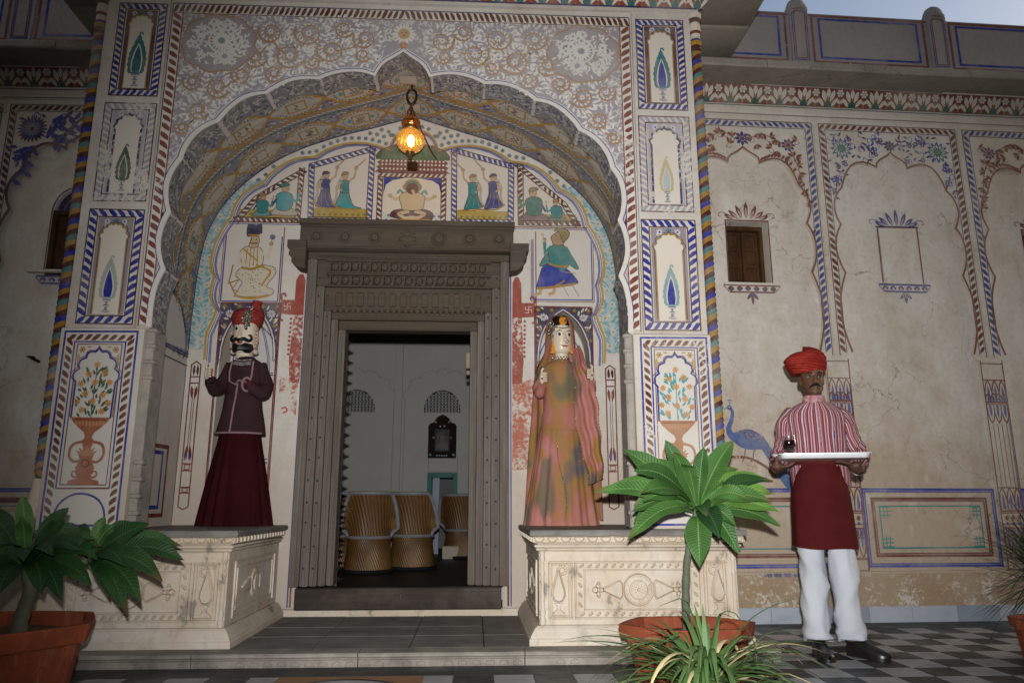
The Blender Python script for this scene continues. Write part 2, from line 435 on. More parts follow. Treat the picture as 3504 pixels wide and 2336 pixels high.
def cusp_arch(hw, z0, zs, za, n=4, ogee=True, seg=7, bulge=.55):
    """half widths hw, springing zs, apex za: list of (u, v) from left foot round to right foot of a cusped arch"""
    # tips lie on a pointed curve; lobes bulge outwards between tips
    tips = []
    for i in range(n + 1):
        t = i / n; a = t * PI / 2 * .93
        tips.append((hw * math.cos(a) ** .9 if t < 1 else hw * .14, zs + (za - zs) * .86 * math.sin(a) ** 1.05))
    tips[-1] = (hw * .17, zs + (za - zs) * .86)
    half = [(hw, z0), (hw, zs)]
    for i in range(n):
        a = Vector(tips[i]); b = Vector(tips[i + 1]); d = b - a; nn = Vector((d.y, -d.x)).normalized()
        if nn.x < 0 and nn.y < 0: nn = -nn
        for k in range(1, seg + 1):
            t = k / seg; q = a + d * t + nn * d.length * bulge * .5 * math.sin(PI * t) ** .8
            half.append((q.x, q.y))
    x0, y0 = half[-1]
    for k in range(1, 6):
        t = k / 5
        half.append((x0 * (1 - t) ** 1.0, y0 + (za - y0) * (t ** 1.0 * .55 + .45 * t ** 3) ) if ogee else (x0 * (1 - t), y0 + (za - y0) * math.sin(t * PI / 2)))
    left = [(-u, v) for u, v in half]
    return left + half[::-1][1:]
# ---------------------------------------------------------------- portal: constants
XC = -.53; YF = 4.62; YB = 5.60; YW = 5.60
portal = thing('entrance_portal', 'painted palace entrance porch with cusped arch over the wooden doorway', 'portal', (XC, YF, 0))
# half profile of the cusped front arch: tip / lobe-middle alternating
AH = [(1.52, 1.94), (1.518, 2.16), (1.472, 2.32), (1.522, 2.52), (1.476, 2.71), (1.508, 2.915), (1.437, 3.095), (1.368, 3.265), (1.222, 3.375), (1.085, 3.535),
      (.917, 3.595), (.745, 3.70), (.567, 3.715), (.375, 3.782), (.192, 3.757)]
def front_arch():
    h = [AH[0]]
    for i in range(0, len(AH) - 1, 2):
        a, m, b = Vector(AH[i]), Vector(AH[i + 1]), Vector(AH[i + 2]); c = m * 2 - (a + b) / 2
        for k in range(1, 9):
            t = k / 8; q = a * (1 - t) ** 2 + c * 2 * t * (1 - t) + b * t * t; h.append((q.x, q.y))
    for u, v in ((.178, 3.79), (.155, 3.83), (.118, 3.868), (.07, 3.90), (.03, 3.93), (0, 3.955)): h.append((u, v))
    left = [(-u, v) for u, v in h]
    return left + h[::-1][1:]
ARCH = front_arch()
VH = [(1.66, .0), (1.66, 1.0), (1.66, 2.0), (1.655, 2.35), (1.635, 2.72), (1.58, 2.99), (1.46, 3.22), (1.27, 3.43), (1.03, 3.61), (.70, 3.76), (.37, 3.865), (.13, 3.94), (0, 3.985)]
vh = [VH[0], VH[1]] + smooth_poly(VH[2:], 5)
VAULT = [(-u, v) for u, v in vh] + vh[::-1][1:]
def Fm(u, v, h): return (XC + u, YF - h, v)

mb = MB(); mb.sm = False
outer = [(-2.04, 0), (-1.52, 0)] + ARCH + [(1.52, 0), (2.04, 0), (2.04, 4.42), (-2.04, 4.42)]
mb.tess([outer], lambda u, v: (XC + u, YF, v))
A3 = [(-1.52, 0)] + ARCH + [(1.52, 0)]
mb.loft([[(XC + u, y, v) for u, v in A3] for y in (YF, YF + .03, 4.84)], closed=False)
for sx in (-1, 1):
    x = XC + sx * 2.04
    mb.pf([(x, YF, 0), (x, YW + .03, 0), (x, YW + .03, 4.52), (x, YF, 4.52)])
mb.pf([(XC - 2.04, YF, 4.42), (XC + 2.04, YF, 4.42), (XC + 2.04, YW, 4.52), (XC - 2.04, YW, 4.52)])
# back face of the arch wall up to the vault
n = 120
def resample(P, n):
    L = [0]
    for i in range(1, len(P)): L.append(L[-1] + (Vector(P[i]) - Vector(P[i - 1])).length)
    out = []; j = 0
    for k in range(n + 1):
        s = L[-1] * k / n
        while j < len(P) - 2 and L[j + 1] < s: j += 1
        t = (s - L[j]) / max(1e-9, L[j + 1] - L[j]); out.append((lerp(P[j][0], P[j + 1][0], t), lerp(P[j][1], P[j + 1][1], t)))
    return out, L[-1]
ra, _ = resample(A3, n); rv, VL = resample(VAULT, n)
mb.loft([[(XC + u, 4.838, v) for u, v in ra], [(XC + u, 4.838, v) for u, v in rv]], closed=False)
mb.build('arch_wall', M['plaster'], portal, smooth=False)
# raised plaster rim along the cusps
pt = Paint(Fm)
pt.strip([(u * 1.008, v + .004) for u, v in ARCH[0:]], .034, (.57, .54, .49, .45), 4)
pt.strip([(u * 1.02, v + .012) for u, v in ARCH if v > 2], .006, W(BLUE, .45), 5)
pt.done('arch_rim', portal)

# vault (barrel with a pointed crown), side walls in one sheet
mb = MB(); mb.loft([[(XC + u, y, v) for u, v in VAULT] for y in (4.83, 5.1, 5.35, YB + .02)], closed=False)
mb.build('vault', M['plaster_white'], portal, smooth=True)
RV, VLEN = resample(VAULT, 400)
def Vm(s, y, h):
    """s = arc length from the crown (negative = left)"""
    k = (s / VLEN + .5) * 400; i = max(0, min(399, int(k))); t = k - i
    a = Vector(RV[i]); b = Vector(RV[i + 1]); q = a + (b - a) * t
    j0 = max(0, i - 2); j1 = min(400, i + 3)
    d = (Vector(RV[j1]) - Vector(RV[j0])).normalized(); nn = Vector((d.y, -d.x))
    q = q + nn * h
    return (XC + q.x, y, q.y)
# back wall with the door opening and two niches
def pointed(c, hw, z0, zs, za, n=8):
    pts = [(c - hw, z0)]
    for k in range(n + 1):
        t = k / n; a = t * PI / 2
        pts.append((c - hw * math.cos(a) ** 1.0 if t < 1 else c, zs + (za - zs) * (math.sin(a) ** .92) * (1 - .10 * math.sin(2 * a))))
    right = [(2 * c - u, v) for u, v in pts[::-1][1:]]
    return pts + right
NICH = {}
mb = MB(); vo = [(u, v) for u, v in VAULT]
hole = []
for c in (-1.215, 1.215):
    NICH[c] = pointed(c, .205, .70, 1.93, 2.35); hole.append(NICH[c])
door = [(-.74, .0), (-.74, 2.76), (.74, 2.76), (.74, .0)]
outer = vo[:1] + vo[1:] + [(.74, 0)] + [(.74, 2.76), (-.74, 2.76), (-.74, 0)]
mb.tess([outer] + hole, lambda u, v: (XC + u, YB, v))
for c in NICH:
    N = NICH[c]
    mb.loft([[(XC + u, y, v) for u, v in N] for y in (YB, YB + .24)], closed=False)
    mb.tess([N], lambda u, v: (XC + u, YB + .24, v))
mb.build('back_wall', M['plaster_white'], portal, smooth=False)
def Bm(u, v, h): return (XC + u, YB - h, v)
# low marble riser under the threshold
mb = MB(); mb.box(XC - .98, XC + .98, 5.575, 5.63, .06, .122, bev=.008)
mb.build('threshold_riser', M['stone'], portal)

# ---------------------------------------------------------------- pilasters
for sx in (-1, 1):
    mb = MB()
    a, b = sorted((XC + sx * 1.615, XC + sx * 2.035))
    mb.box(a, b, YF - .022, YF + .1, 1.90, 4.30)
    pil = mb.build('pilaster', M['plaster'], portal, smooth=False)
    mb = MB()
    a, b = sorted((XC + sx * 1.54, XC + sx * 2.045))
    mb.box(a, b, YF - .045, YF + .1, .70, 1.925, bev=.006)
    mb.build('pilaster_base', M['plaster_white'], pil)
    # engaged stone shaft on the jamb
    mb = MB()
    a, b = sorted((XC + sx * 1.492, XC + sx * 1.545))
    mb.box(a, b, YF - .004, 4.80, .70, 1.935, bev=.014)
    for z in (.80, .90, 1.0, 1.10, 1.62, 1.72, 1.82, 1.92): mb.box(a - (.010 if sx > 0 else 0), b + (.010 if sx < 0 else 0), YF - .010, YF + .07, z - .022, z + .022, bev=.014)
    mb.build('jamb_shaft', M['jamb'], portal)
    # twisted colonnette
    mb = MB(); n = 20; r = .034; z0, z1 = .98, 4.02; pitch = .215
    cols = [W((.27, .14, .014), .2), BLUE, MAROON, W((.27, .14, .014), .2), W((.05, .15, .16), .3), MAROON]
    seq = []
    for c in cols:
        seq += [c] * 4
    rows = int((z1 - z0) / (pitch / 24))
    cx = XC + sx * 2.075; cy = YF - .005
    dz = pitch / len(seq); rows = int((z1 - z0) / dz)
    ids = [[mb.vert((cx + r * (1 + .10 * math.sin(2 * PI * (j / 4 - 0 * i))) * math.cos(2 * PI * i / n), cy + r * math.sin(2 * PI * i / n), z0 + dz * j + pitch / 2 * i / n * 1.0)) for i in range(n + 1)] for j in range(rows + 1)]
    for j in range(rows):
        for i in range(n):
            c = seq[(j) % len(seq)]
            wear = .12 + .5 * max(0, noise.noise((0, j * .06, sx * 3)))
            mb.face((ids[j][i], ids[j][i + 1], ids[j + 1][i + 1], ids[j + 1][i]), W(c, wear))
    tw = mb.build('twisted_colonnette', M['paint'], pil, smooth=True)
    mb = MB()
    for z, rr, c in ((4.02, .036, MAROON), (4.05, .043, GOLD), (4.07, .036, BLUE), (4.12, .036, CREAM), (4.14, .042, RED), (4.16, .036, GREY), (4.23, .036, CREAM), (4.25, .05, MAROON), (4.28, .05, CREAM)):
        pass
    zz = [3.99, 4.04, 4.07, 4.09, 4.13, 4.15, 4.22, 4.25, 4.29]; rr = [.035, .035, .043, .036, .036, .043, .036, .05, .052]
    cc = [MAROON, GOLD, BLUE, CREAM, RED, CREAM, MAROON, CREAM]
    mb.loft([[(cx + q * math.cos(2 * PI * i / 16), cy + q * math.sin(2 * PI * i / 16), z) for i in range(16)] for z, q in zip(zz, rr)], col=lambda a, b: cc[a], cap1=True)
    mb.build('colonnette_capital', M['paint'], pil, smooth=True)
    mb = MB(); mb.lathe([(.052, .70), (.055, .78), (.04, .82), (.05, .88), (.036, .95), (.034, 1.0)], (cx, cy, 0), 14)
    mb.build('colonnette_base', M['stone'], pil)
# ---------------------------------------------------------------- painted front of the portal
pt = Paint(Fm)
# field of the spandrels: bluish ground, worn off near the cusps
fld = [(-1.535, 2.0)] + [(u * 1.03, v + .02) for u, v in ARCH if v > 2.0] + [(1.535, 2.0), (1.535, 4.19), (-1.535, 4.19)]
pt.poly(fld, (.285, .262, .295, .42), 0)
def arch_v(u):
    """height of the arch edge above u"""
    best = 9
    for i in range(len(ARCH) - 1):
        a, b = ARCH[i], ARCH[i + 1]
        if min(a[0], b[0]) - 1e-6 <= u <= max(a[0], b[0]) + 1e-6:
            t = 0 if abs(b[0] - a[0]) < 1e-9 else (u - a[0]) / (b[0] - a[0]); v = a[1] + (b[1] - a[1]) * t
            best = v if best == 9 else max(best, v)
    return best if best < 9 else 0
SP = [(.27, 4.03, .085), (.42, 4.10, .07), (.50, 3.93, .10), (.28, 3.90, .055), (.66, 4.06, .10), (.78, 3.88, .105), (.92, 4.06, .09), (1.02, 3.86, .085), (.62, 3.83, .06), (.88, 3.74, .07),
      (1.10, 3.72, .07), (1.25, 3.62, .085), (1.42, 3.66, .07), (1.36, 3.45, .07), (1.46, 3.32, .055)]
MED = (1.27, 3.96)
for sx in (-1, 1):
    worn = lambda u, v: max(0., .46 - .9 * max(0, (v - arch_v(sx * abs(u)))) + (abs(u) > .9) * .10)
    for i, (u, v, r) in enumerate(SP):
        w = worn(u, v); oc = W((.34, .195, .085), .10 + w * .8)
        dirn = (1 if i % 2 else -1) * sx
        a0 = R(200 if i % 2 else 20)
        sp = pt.spiral((sx * u, v), r, 1.7, a0 if sx > 0 else PI - a0, .0145, oc, 3, dirn)
        # leaves growing outward from the coil
        m = int(r * 230)
        for k in range(m):
            a = 2 * PI * k / m + rnd.random() * .1
            pt.leaf((sx * u + (r + .012) * math.cos(a), v + (r + .012) * math.sin(a)), a + .5 * dirn, rnd.uniform(.035, .05), .016, W((.62, .60, .55), w * .8), 2, .1)
        m = int(r * 150)
        for k in range(m):
            a = 2 * PI * k / m
            pt.leaf((sx * u + r * .80 * math.cos(a), v + r * .80 * math.sin(a)), a + PI + .5, r * .3, .012, W((.62, .60, .55), w * .8), 2)
        pt.flower((sx * u, v), r * .26, 7, W((.60, .58, .54), w * .7), W((.25, .27, .32), .2), 4)
    # joining stems
    for (a, b) in ((0, 2), (2, 4), (4, 5), (5, 6), (6, 7), (7, 10), (10, 11), (11, 13), (13, 14), (2, 8), (5, 9)):
        p, q = Vector(SP[a][:2]), Vector(SP[b][:2]); mid = (p + q) / 2 + Vector(((q - p).y, -(q - p).x)) * .25
        pts = [(sx * (p * (1 - t) ** 2 + mid * 2 * t * (1 - t) + q * t * t).x, (p * (1 - t) ** 2 + mid * 2 * t * (1 - t) + q * t * t).y) for t in [k / 8 for k in range(9)]]
        pt.strip(pts, .011, W((.34, .195, .085), .15 + .8 * worn(*q)), 2)
    # corner medallion
    c = (sx * MED[0], MED[1]); lob = []
    for k in range(60):
        a = 2 * PI * k / 60; rr = .225 * (1 + .09 * abs(math.sin(a * 4.5)))
        lob.append((c[0] + rr * 1.08 * math.cos(a), c[1] + rr * .93 * math.sin(a)))
    pt.fan(c, lob, (.29, .265, .275, .4), 4); pt.strip(lob, .012, W((.33, .19, .09), .42), 5, True)
    pt.ring((c[0] + sx * -.02, c[1] + .02), .088, .014, (.58, .56, .52, .2), 5)
    pt.flower((c[0] + sx * -.02, c[1] + .02), .08, 18, (.62, .60, .56, .15), (.20, .24, .27, .2), 6)
    for k in range(190):
        a = rnd.random() * 2 * PI; rr = math.sqrt(rnd.uniform(.2, 1)) * .19
        q = (c[0] + rr * 1.05 * math.cos(a), c[1] + rr * .9 * math.sin(a))
        if k % 12 == 0: pt.flower(q, .034, 8, (.58, .56, .52, .25), (.24, .28, .34, .3), 6, rnd.random())
        else: pt.leaf(q, rnd.random() * 6.3, .038, .014, (.60, .58, .54, .25), 6, .1)
    pt.flower((c[0] - sx * .05, c[1] - .10), .07, 12, (.56, .54, .5, .3), (.25, .3, .33, .3), 7)
# scattered leaves fill the ground
for k in range(9500):
    u = rnd.uniform(-1.53, 1.53); v = rnd.uniform(2.0, 4.185)
    av = arch_v(u)
    if v < av + .045 or (abs(u) < .09 and v < 4.0) : continue
    d = v - av; w = max(.06, .52 - .85 * min(d, .6)) if abs(u) < 1.2 else max(.1, .62 - .35 * (v - 2.6))
    if any((abs(u) - a) ** 2 + (v - b) ** 2 < (r * .9) ** 2 for a, b, r in SP) and rnd.random() < .75: continue
    if ((abs(u) - MED[0]) / .24) ** 2 + ((v - MED[1]) / .21) ** 2 < 1: continue
    rc = rnd.uniform(.44, .56)
    if rnd.random() < .035: pt.flower((u, v), rnd.uniform(.022, .03), 8, (rc, rc * .97, rc * .9, w * .7), (.2, .22, .28, .3), 1, rnd.random())
    else: pt.leaf((u, v), math.atan2(v - 3.2, u) + rnd.choice((-1, 1)) * rnd.uniform(.4, 1.3), rnd.uniform(.026, .042), rnd.uniform(.009, .0135), (rc, rc * .97, rc * .9, w * .8), 1, rnd.uniform(-.15, .15))
# sun face above the point
pt.disc((0, 4.075), .062, (.30, .28, .33, .2), 6, 18); pt.flower((0, 4.075), .085, 16, (.60, .57, .5, .15), None, 7); pt.disc((0, 4.075), .042, (.42, .25, .11, .2), 9, 16)
for q in (-.014, .014): pt.strip([(q - .007, 4.082), (q + .007, 4.082)], .005, MAROON, 10)
pt.strip([(-.01, 4.06), (.01, 4.06)], .004, MAROON, 10); pt.strip([(0, 4.078), (0, 4.068)], .003, MAROON, 10)
pt.flower((0, 3.985), .03, 5, W(ORANGE, .3), None, 7, R(90))
pt.done('spandrel_painting', portal, kind=None)

pt = Paint(Fm)
RB = (.085, .022, .020, .18)
pt.rope((-1.60, 4.225), (0, 4.225), .07, RB, CREAM, .040, 1, None, 1)
pt.rope((0, 4.225), (1.60, 4.225), .07, RB, CREAM, .040, 1, None, -1)
for sx in (-1, 1):
    zsplit = 3.0
    for z0, z1, w in ((1.96, 2.7, .16), (2.7, 3.35, .5), (3.35, 4.19, .22)):
        pt.rope((sx * 1.567, z0), (sx * 1.567, z1), .062, W((.17, .042, .03), w), W((.60, .56, .49), w), .062, 1, None, -sx, fat=.5)
    for q, c in ((1.532, RED), (1.602, NAVY)): pt.strip([(sx * q, 1.95), (sx * q, 4.26)], .007, W(c, .3), 3)
pt.strip([(-1.60, 4.262), (1.60, 4.262)], .008, W(NAVY, .3), 3); pt.strip([(-1.60, 4.188), (1.60, 4.188)], .006, W(RED, .3), 3)
pt.done('rope_border', portal)

# ---------------------------------------------------------------- pilaster panels
def cypress(p, c, z, h, outerc, innerc, wear, curl=True, l=4):
    w = h * .2; n = 14
    def prof(k): # 0 bottom..1 top
        return w * (math.sin(PI * min(1, k * .62 + .2)) ** .9) * (1 - k) ** .55 * 1.25 if k < 1 else 0
    L = []; Rr = []
    for i in range(n + 1):
        k = i / n; q = prof(k) * (1 + .12 * (i % 2)); L.append((c - q, z + h * k)); Rr.append((c + q, z + h * k))
    p.poly([(c, z - h * .02)] + Rr + L[::-1], W(outerc, wear), l)
    for f, cc, ll in ((.66, CREAM, l + 1), (.50, innerc, l + 2)):
        L = []; Rr = []
        for i in range(9):
            k = i / 8; q = prof(k) * f; L.append((c - q, z + h * (.03 + k * (.50 + f * .35)))); Rr.append((c + q, z + h * (.03 + k * (.50 + f * .35))))
        p.poly(Rr + L[::-1], W(cc, wear), ll)
    if curl: p.strip([(c, z + h * .95), (c + h * .005, z + h * 1.02), (c + h * .05, z + h * 1.03), (c + h * .075, z + h * .97)], h * .035, W(outerc, wear), l)
def vase(p, c, z, h, col, wear, l=4):
    pr = [(.10, 0), (.30, .04), (.34, .12), (.12, .22), (.09, .38), (.26, .46), (.24, .56), (.08, .64), (.08, .76), (.30, .86), (.34, 1.0)]
    p.poly([(c + r * h * .9, z + q * h) for r, q in pr] + [(c - r * h * .9, z + q * h) for r, q in pr[::-1]], W(col, wear), l)
    for q in (.12, .46, .86): p.strip([(c - .24 * h, z + q * h), (c + .24 * h, z + q * h)], h * .07, W(CREAM, wear), l + 1)
def niche_panel(p, u0, v0, u1, v1, bc, rw, pitch, worn, spandc, tree, innerw=.0):
    p.rect(u0, v0, u1, v1, W((.54, .50, .43), .25), 0)
    p.frame(u0, v0, u1, v1, rw, W(bc, worn), W(CREAM, worn * .6), pitch, 1, W(MAROON, worn))
    a0, a1, b0, b1 = u0 + rw + .01, u1 - rw - .01, v0 + rw + .006, v1 - rw - .006
    c = (a0 + a1) / 2; hw = (a1 - a0) / 2 - .028
    p.rect(a0, b0, a1, b1, W(spandc, worn), 1)
    A = cusp_arch(hw, b0 + .004, b1 - hw * 1.75, b1 - .03, 3, True, 5, .6)
    A = [(c + q, z) for q, z in A]
    p.poly([A[0]] + A[1:], W((.60, .55, .47), .1 if worn < .5 else .3), 2)
    p.strip(A, .011, W(OCHRE if worn < .4 else NAVY, worn), 3)
    p.strip([(c + (q - c) * 1.07, z + .010) for q, z in A], .005, W(NAVY, worn), 3)
    # flowers in the spandrels
    for s in (-1, 1):
        q = (c + s * hw * .66, b1 - hw * .32)
        p.flower(q, hw * .26, 9, W((.50, .50, .52), worn * .8), W(BLUE, worn), 3)
        for k in range(5):
            a = rnd.random() * 6.28; p.leaf((q[0] + s * hw * .1, q[1] - hw * .35 * k * .5), -PI / 2 + s * rnd.uniform(-.8, .8), hw * .28, hw * .09, W((.52, .52, .52), worn * .8), 3)
    p.flower((c, b1 - .022), .022, 5, W(TEAL if worn < .5 else CREAM, worn), None, 3, R(90))
    if tree: tree(p, c, b0, hw, b1)
T1 = lambda oc, ic, w, hh: (lambda p, c, b0, hw, b1: (vase(p, c, b0 + .015, hh * .32, (.16, .17, .26), w), cypress(p, c, b0 + .02 + hh * .32, hh, oc, ic, w)))
for sx in (-1, 1):
    P1 = Paint(lambda u, v, h: (XC + u, YF - .022 - h, v))
    xs = (-1.955, -1.635) if sx < 0 else (1.645, 1.985)
    w1 = .12
    niche_panel(P1, xs[0], 3.53, xs[1], 4.235, BLUE, .046, .045, .20, (.11, .055, .06), T1((.035, .15, .17), (.03, .12, .15) if sx < 0 else BLUE, .15, .30))
    P1.done('painted_panel', portal)
    P1 = Paint(lambda u, v, h: (XC + u, YF - .022 - h, v))
    niche_panel(P1, xs[0] - .01, 2.775, xs[1] + .005, 3.475, (.30, .29, .36), .046, .045, .56, (.34, .33, .40), T1((.02, .07, .04) if sx < 0 else (.42, .36, .2), (.02, .07, .035) if sx < 0 else (.35, .42, .42), .34, .24))
    P1.done('painted_panel', portal)
    P1 = Paint(lambda u, v, h: (XC + u, YF - .022 - h, v))
    niche_panel(P1, xs[0] - .02, 1.955, xs[1] + .005, 2.715, BLUE, .052, .055, .22, (.25, .21, .23), T1((.30, .35, .30) if sx < 0 else (.16, .30, .31), BLUE, .24, .27))
    P1.done('painted_panel', portal)
    # flower vase panel on the base block
    P4 = Paint(lambda u, v, h: (XC + u, YF - .045 - h, v))
    a0, a1 = (-2.02, -1.575) if sx < 0 else (1.585, 2.02)
    wr = .10 if sx < 0 else .42
    P4.rect(a0, .72, a1, 1.905, W((.56, .53, .48), .1), 0)
    P4.box(a0 + .004, .73, a1 - .004, 1.90, .013, W(BLUE, wr), 1)
    RM = (.105, .028, .024)
    for q0, q1, f in (((a0 + .037, .74), (a0 + .037, 1.86), 1), ((a1 - .037, .74), (a1 - .037, 1.86), -1), ((a0 + .02, 1.862), (a1 - .02, 1.862), 1)):
        P4.rope(q0, q1, .045, W(RM, wr + .05), W(CREAM, wr * .7), .050, 1, None, f, fat=.5)
    b0, b1 = a0 + .068, a1 - .068; c = (a0 + a1) / 2
    P4.box(b0, .945, b1, 1.835, .009, W(BLUE, wr), 2); P4.box(b0 + .02, .965, b1 - .02, 1.82, .006, W(RED, wr), 2)
    A = [(c + q, z) for q, z in cusp_arch(.118, 1.36, 1.58, 1.80, 3, True, 5, .6)]
    P4.strip(A, .012, W(BLUE, wr), 3); P4.strip([(c + (q - c) * 1.10, z + .008) for q, z in A], .005, W(RED, wr), 3)
    for s in (-1, 1):
        P4.flower((c + s * .10, 1.785), .022, 6, W((.40, .22, .05), wr), W(RED, .2), 3)
        P4.leaf((c + s * .118, 1.765), -PI / 2, .07, .018, W((.40, .26, .07), wr), 3); P4.leaf((c + s * .075, 1.80), PI if s > 0 else 0, .03, .012, W((.40, .26, .07), wr), 3)
    # bouquet
    LC = (.028, .075, .04, .1) if sx < 0 else (.06, .26, .28, .25); FC = (.48, .20, .035, .12)
    P4.strip([(c, 1.36), (c, 1.66)], .006, LC, 4)
    for k in range(64):
        t = rnd.random(); z = 1.36 + t * .30; sp = .105 * (1 - abs(t - .35) * .9); u = c + rnd.uniform(-sp, sp)
        P4.leaf((u, z), R(90) - (u - c) / sp * 1.0 + rnd.uniform(-.5, .5), rnd.uniform(.03, .045), .013, LC, 5)
    for k, (du, z) in enumerate(((0, 1.69), (-.045, 1.63), (.05, 1.64), (-.085, 1.57), (.085, 1.58), (0, 1.58), (-.05, 1.51), (.055, 1.50), (-.095, 1.46), (.095, 1.45), (0, 1.46), (-.06, 1.41), (.06, 1.40))):
        P4.flower((c + du, z), .021, 7, FC, W(GOLD, .1), 6, rnd.random())
    VC = (.30, .10, .045, .12) if sx < 0 else (.33, .15, .07, .35)
    P4.poly([(c - .122, 1.365), (c + .122, 1.365), (c + .10, 1.335), (c + .062, 1.30), (c + .03, 1.275), (c + .02, 1.25), (c + .035, 1.22), (c - .035, 1.22), (c - .02, 1.25), (c - .03, 1.275), (c - .062, 1.30), (c - .10, 1.335)], VC, 5)
    for k in range(9): P4.leaf((c - .088 + k * .022, 1.345), R(-90) + (k - 4) * -.12, .034, .016, W((.40, .18, .08), wr), 6)
    P4.ol = None
    for k in range(7): P4.leaf((c, 1.13 + .0 * k), R(90) + (k - 3) * .35, .07, .016, W((.38, .17, .07), wr), 7)
    for z in (1.352,): P4.strip([(c - .10 + (1.36 - z) * .5, z), (c + .10 - (1.36 - z) * .5, z)], .006, W(RED, .2), 6)
    P4.poly([(c - .03, 1.22), (c + .03, 1.22), (c + .022, 1.16), (c + .055, 1.06), (c + .04, 1.0), (c + .09, .985), (c + .09, .965), (c - .09, .965), (c - .09, .985), (c - .04, 1.0), (c - .055, 1.06), (c - .022, 1.16)], VC, 5)
    for s in (-1, 1):
        P4.strip(smooth_poly([(c + s * .03, 1.22), (c + s * .085, 1.20), (c + s * .10, 1.14), (c + s * .07, 1.10), (c + s * .03, 1.11), (c + s * .04, 1.15)], 4), .016, VC, 6)
        P4.spiral((c + s * .055, 1.03), .035, 1.3, R(90), .014, VC, 6, s)
    P4.ring((c, 1.09), .022, .008, W(RED, .2), 7, 12)
    P4.strip([(b0, .945), (b1, .945)], .01, W(RED, wr), 3)
    P4.strip([(c - .145 * math.cos(t * PI / 12), .78 + .135 * math.sin(t * PI / 12)) for t in range(13)], .012, W(BLUE, wr), 3)
    P4.done('painted_panel', portal)

# ---------------------------------------------------------------- acanthus cornice and eave slabs
def Cm(u, v, h): return (XC + u, YF - .03 - v * .55 - h, 4.325 + v * .83)
mb = MB()
for r0, r1 in (((YF - .03, 4.31), (YF - .03, 4.325)),):
    mb.loft([[(XC - 2.07, y, z) for y, z in ((YF + .02, 4.30), (YF - .03, 4.30), (YF - .03, 4.325), (YF - .13, 4.48), (YF - .16, 4.50), (YF - .16, 4.52))], [(XC + 2.10, y, z) for y, z in ((YF + .02, 4.30), (YF - .03, 4.30), (YF - .03, 4.325), (YF - .13, 4.48), (YF - .16, 4.50), (YF - .16, 4.52))]], closed=False)
mb.pf([(XC + 2.10, YF - .03, 4.325), (XC + 2.10, YF - .13, 4.48), (XC + 2.10, YF - .16, 4.52), (XC + 2.10, YF + .4, 4.52), (XC + 2.10, YF + .4, 4.325)])
corn = mb.build('leaf_cornice', M['plaster'], portal, smooth=False)
def acanthus(p, u0, u1, hgt, pitch, ground, tri, leafc, l=1):
    p.rect(u0, 0, u1, hgt, ground, l); n = int((u1 - u0) / pitch)
    for i in range(n + 1):
        u = u0 + (u1 - u0) * i / n
        p.poly([(u - pitch * .26, 0.002), (u + pitch * .26, .002), (u, hgt * .42)], tri, l + 1)
        p.strip([(u - pitch * .28, 0.002), (u, hgt * .45), (u + pitch * .28, .002)], .005, W(GOLD, .2), l + 2)
        for s in (-1, 1):
            p.leaf((u + s * pitch * .16, hgt * .05), R(90) - s * .62, hgt * .55, pitch * .15, leafc, l + 3)
            p.leaf((u + s * pitch * .10, hgt * .30), R(90) - s * .32, hgt * .62, pitch * .19, leafc, l + 3)
        p.leaf((u, hgt * .48), R(90), hgt * .5, pitch * .17, leafc, l + 4)
        m = u + pitch / 2
        if i < n:
            p.strip([(m, 0), (m, hgt * .5)], pitch * .06, W((.26, .11, .03), .2), l + 1)
            p.flower((m, hgt * .74), pitch * .17, 6, leafc, W((.3, .3, .28), .2), l + 3)
            for s in (-1, 1): p.leaf((m, hgt * .2), R(90) - s * .75, hgt * .36, pitch * .12, leafc, l + 2)
pc = Paint(Cm)
acanthus(pc, -2.06, 2.09, .185, .155, W((.20, .045, .03), .15), (.03, .12, .13, .15), (.56, .52, .46, .12))
pc.strip([(-2.06, .003), (2.09, .003)], .010, W(NAVY, .1), 8)
pc.done('leaf_cornice_painting', corn)
slabs = thing('eave_slab_row', 'big grey stone eave slabs jutting out over the painted porch', 'eave', (XC, 5.0, 4.52))
ys = [3.95, 4.50, 5.05, 5.57]
for i in range(3):
    for x0, x1 in ((-3.12, -1.95), (-1.94, -.60), (-.59, .75), (.76, 2.13)):
        mb = MB(); j = rnd.uniform(-.006, .006)
        mb.box(x0, x1, ys[i] + .004, ys[i + 1] - .004, 4.525 + j, 4.60 + j, bev=.012)
        mb.build('stone_slab', M['eave'], slabs)
# ---------------------------------------------------------------- painting of the vault and the arch soffit
pv = Paint(Vm)
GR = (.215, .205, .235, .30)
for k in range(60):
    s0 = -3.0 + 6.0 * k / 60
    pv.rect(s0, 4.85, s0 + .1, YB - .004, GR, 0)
for k in range(5200):
    s = rnd.uniform(-3.0, 3.0); y = rnd.uniform(4.86, YB - .02)
    if abs(y - 5.20) < .03: continue
    c = rnd.choice(((.46, .44, .40), (.44, .43, .41), (.42, .41, .40), (.060, .065, .22), (.050, .055, .18), (.05, .22, .25)))
    pv.leaf((s, y), rnd.choice((0, PI)) + rnd.uniform(-.9, .9), rnd.uniform(.028, .05), rnd.uniform(.010, .016), W(c, .28), 1, rnd.uniform(-.2, .2))
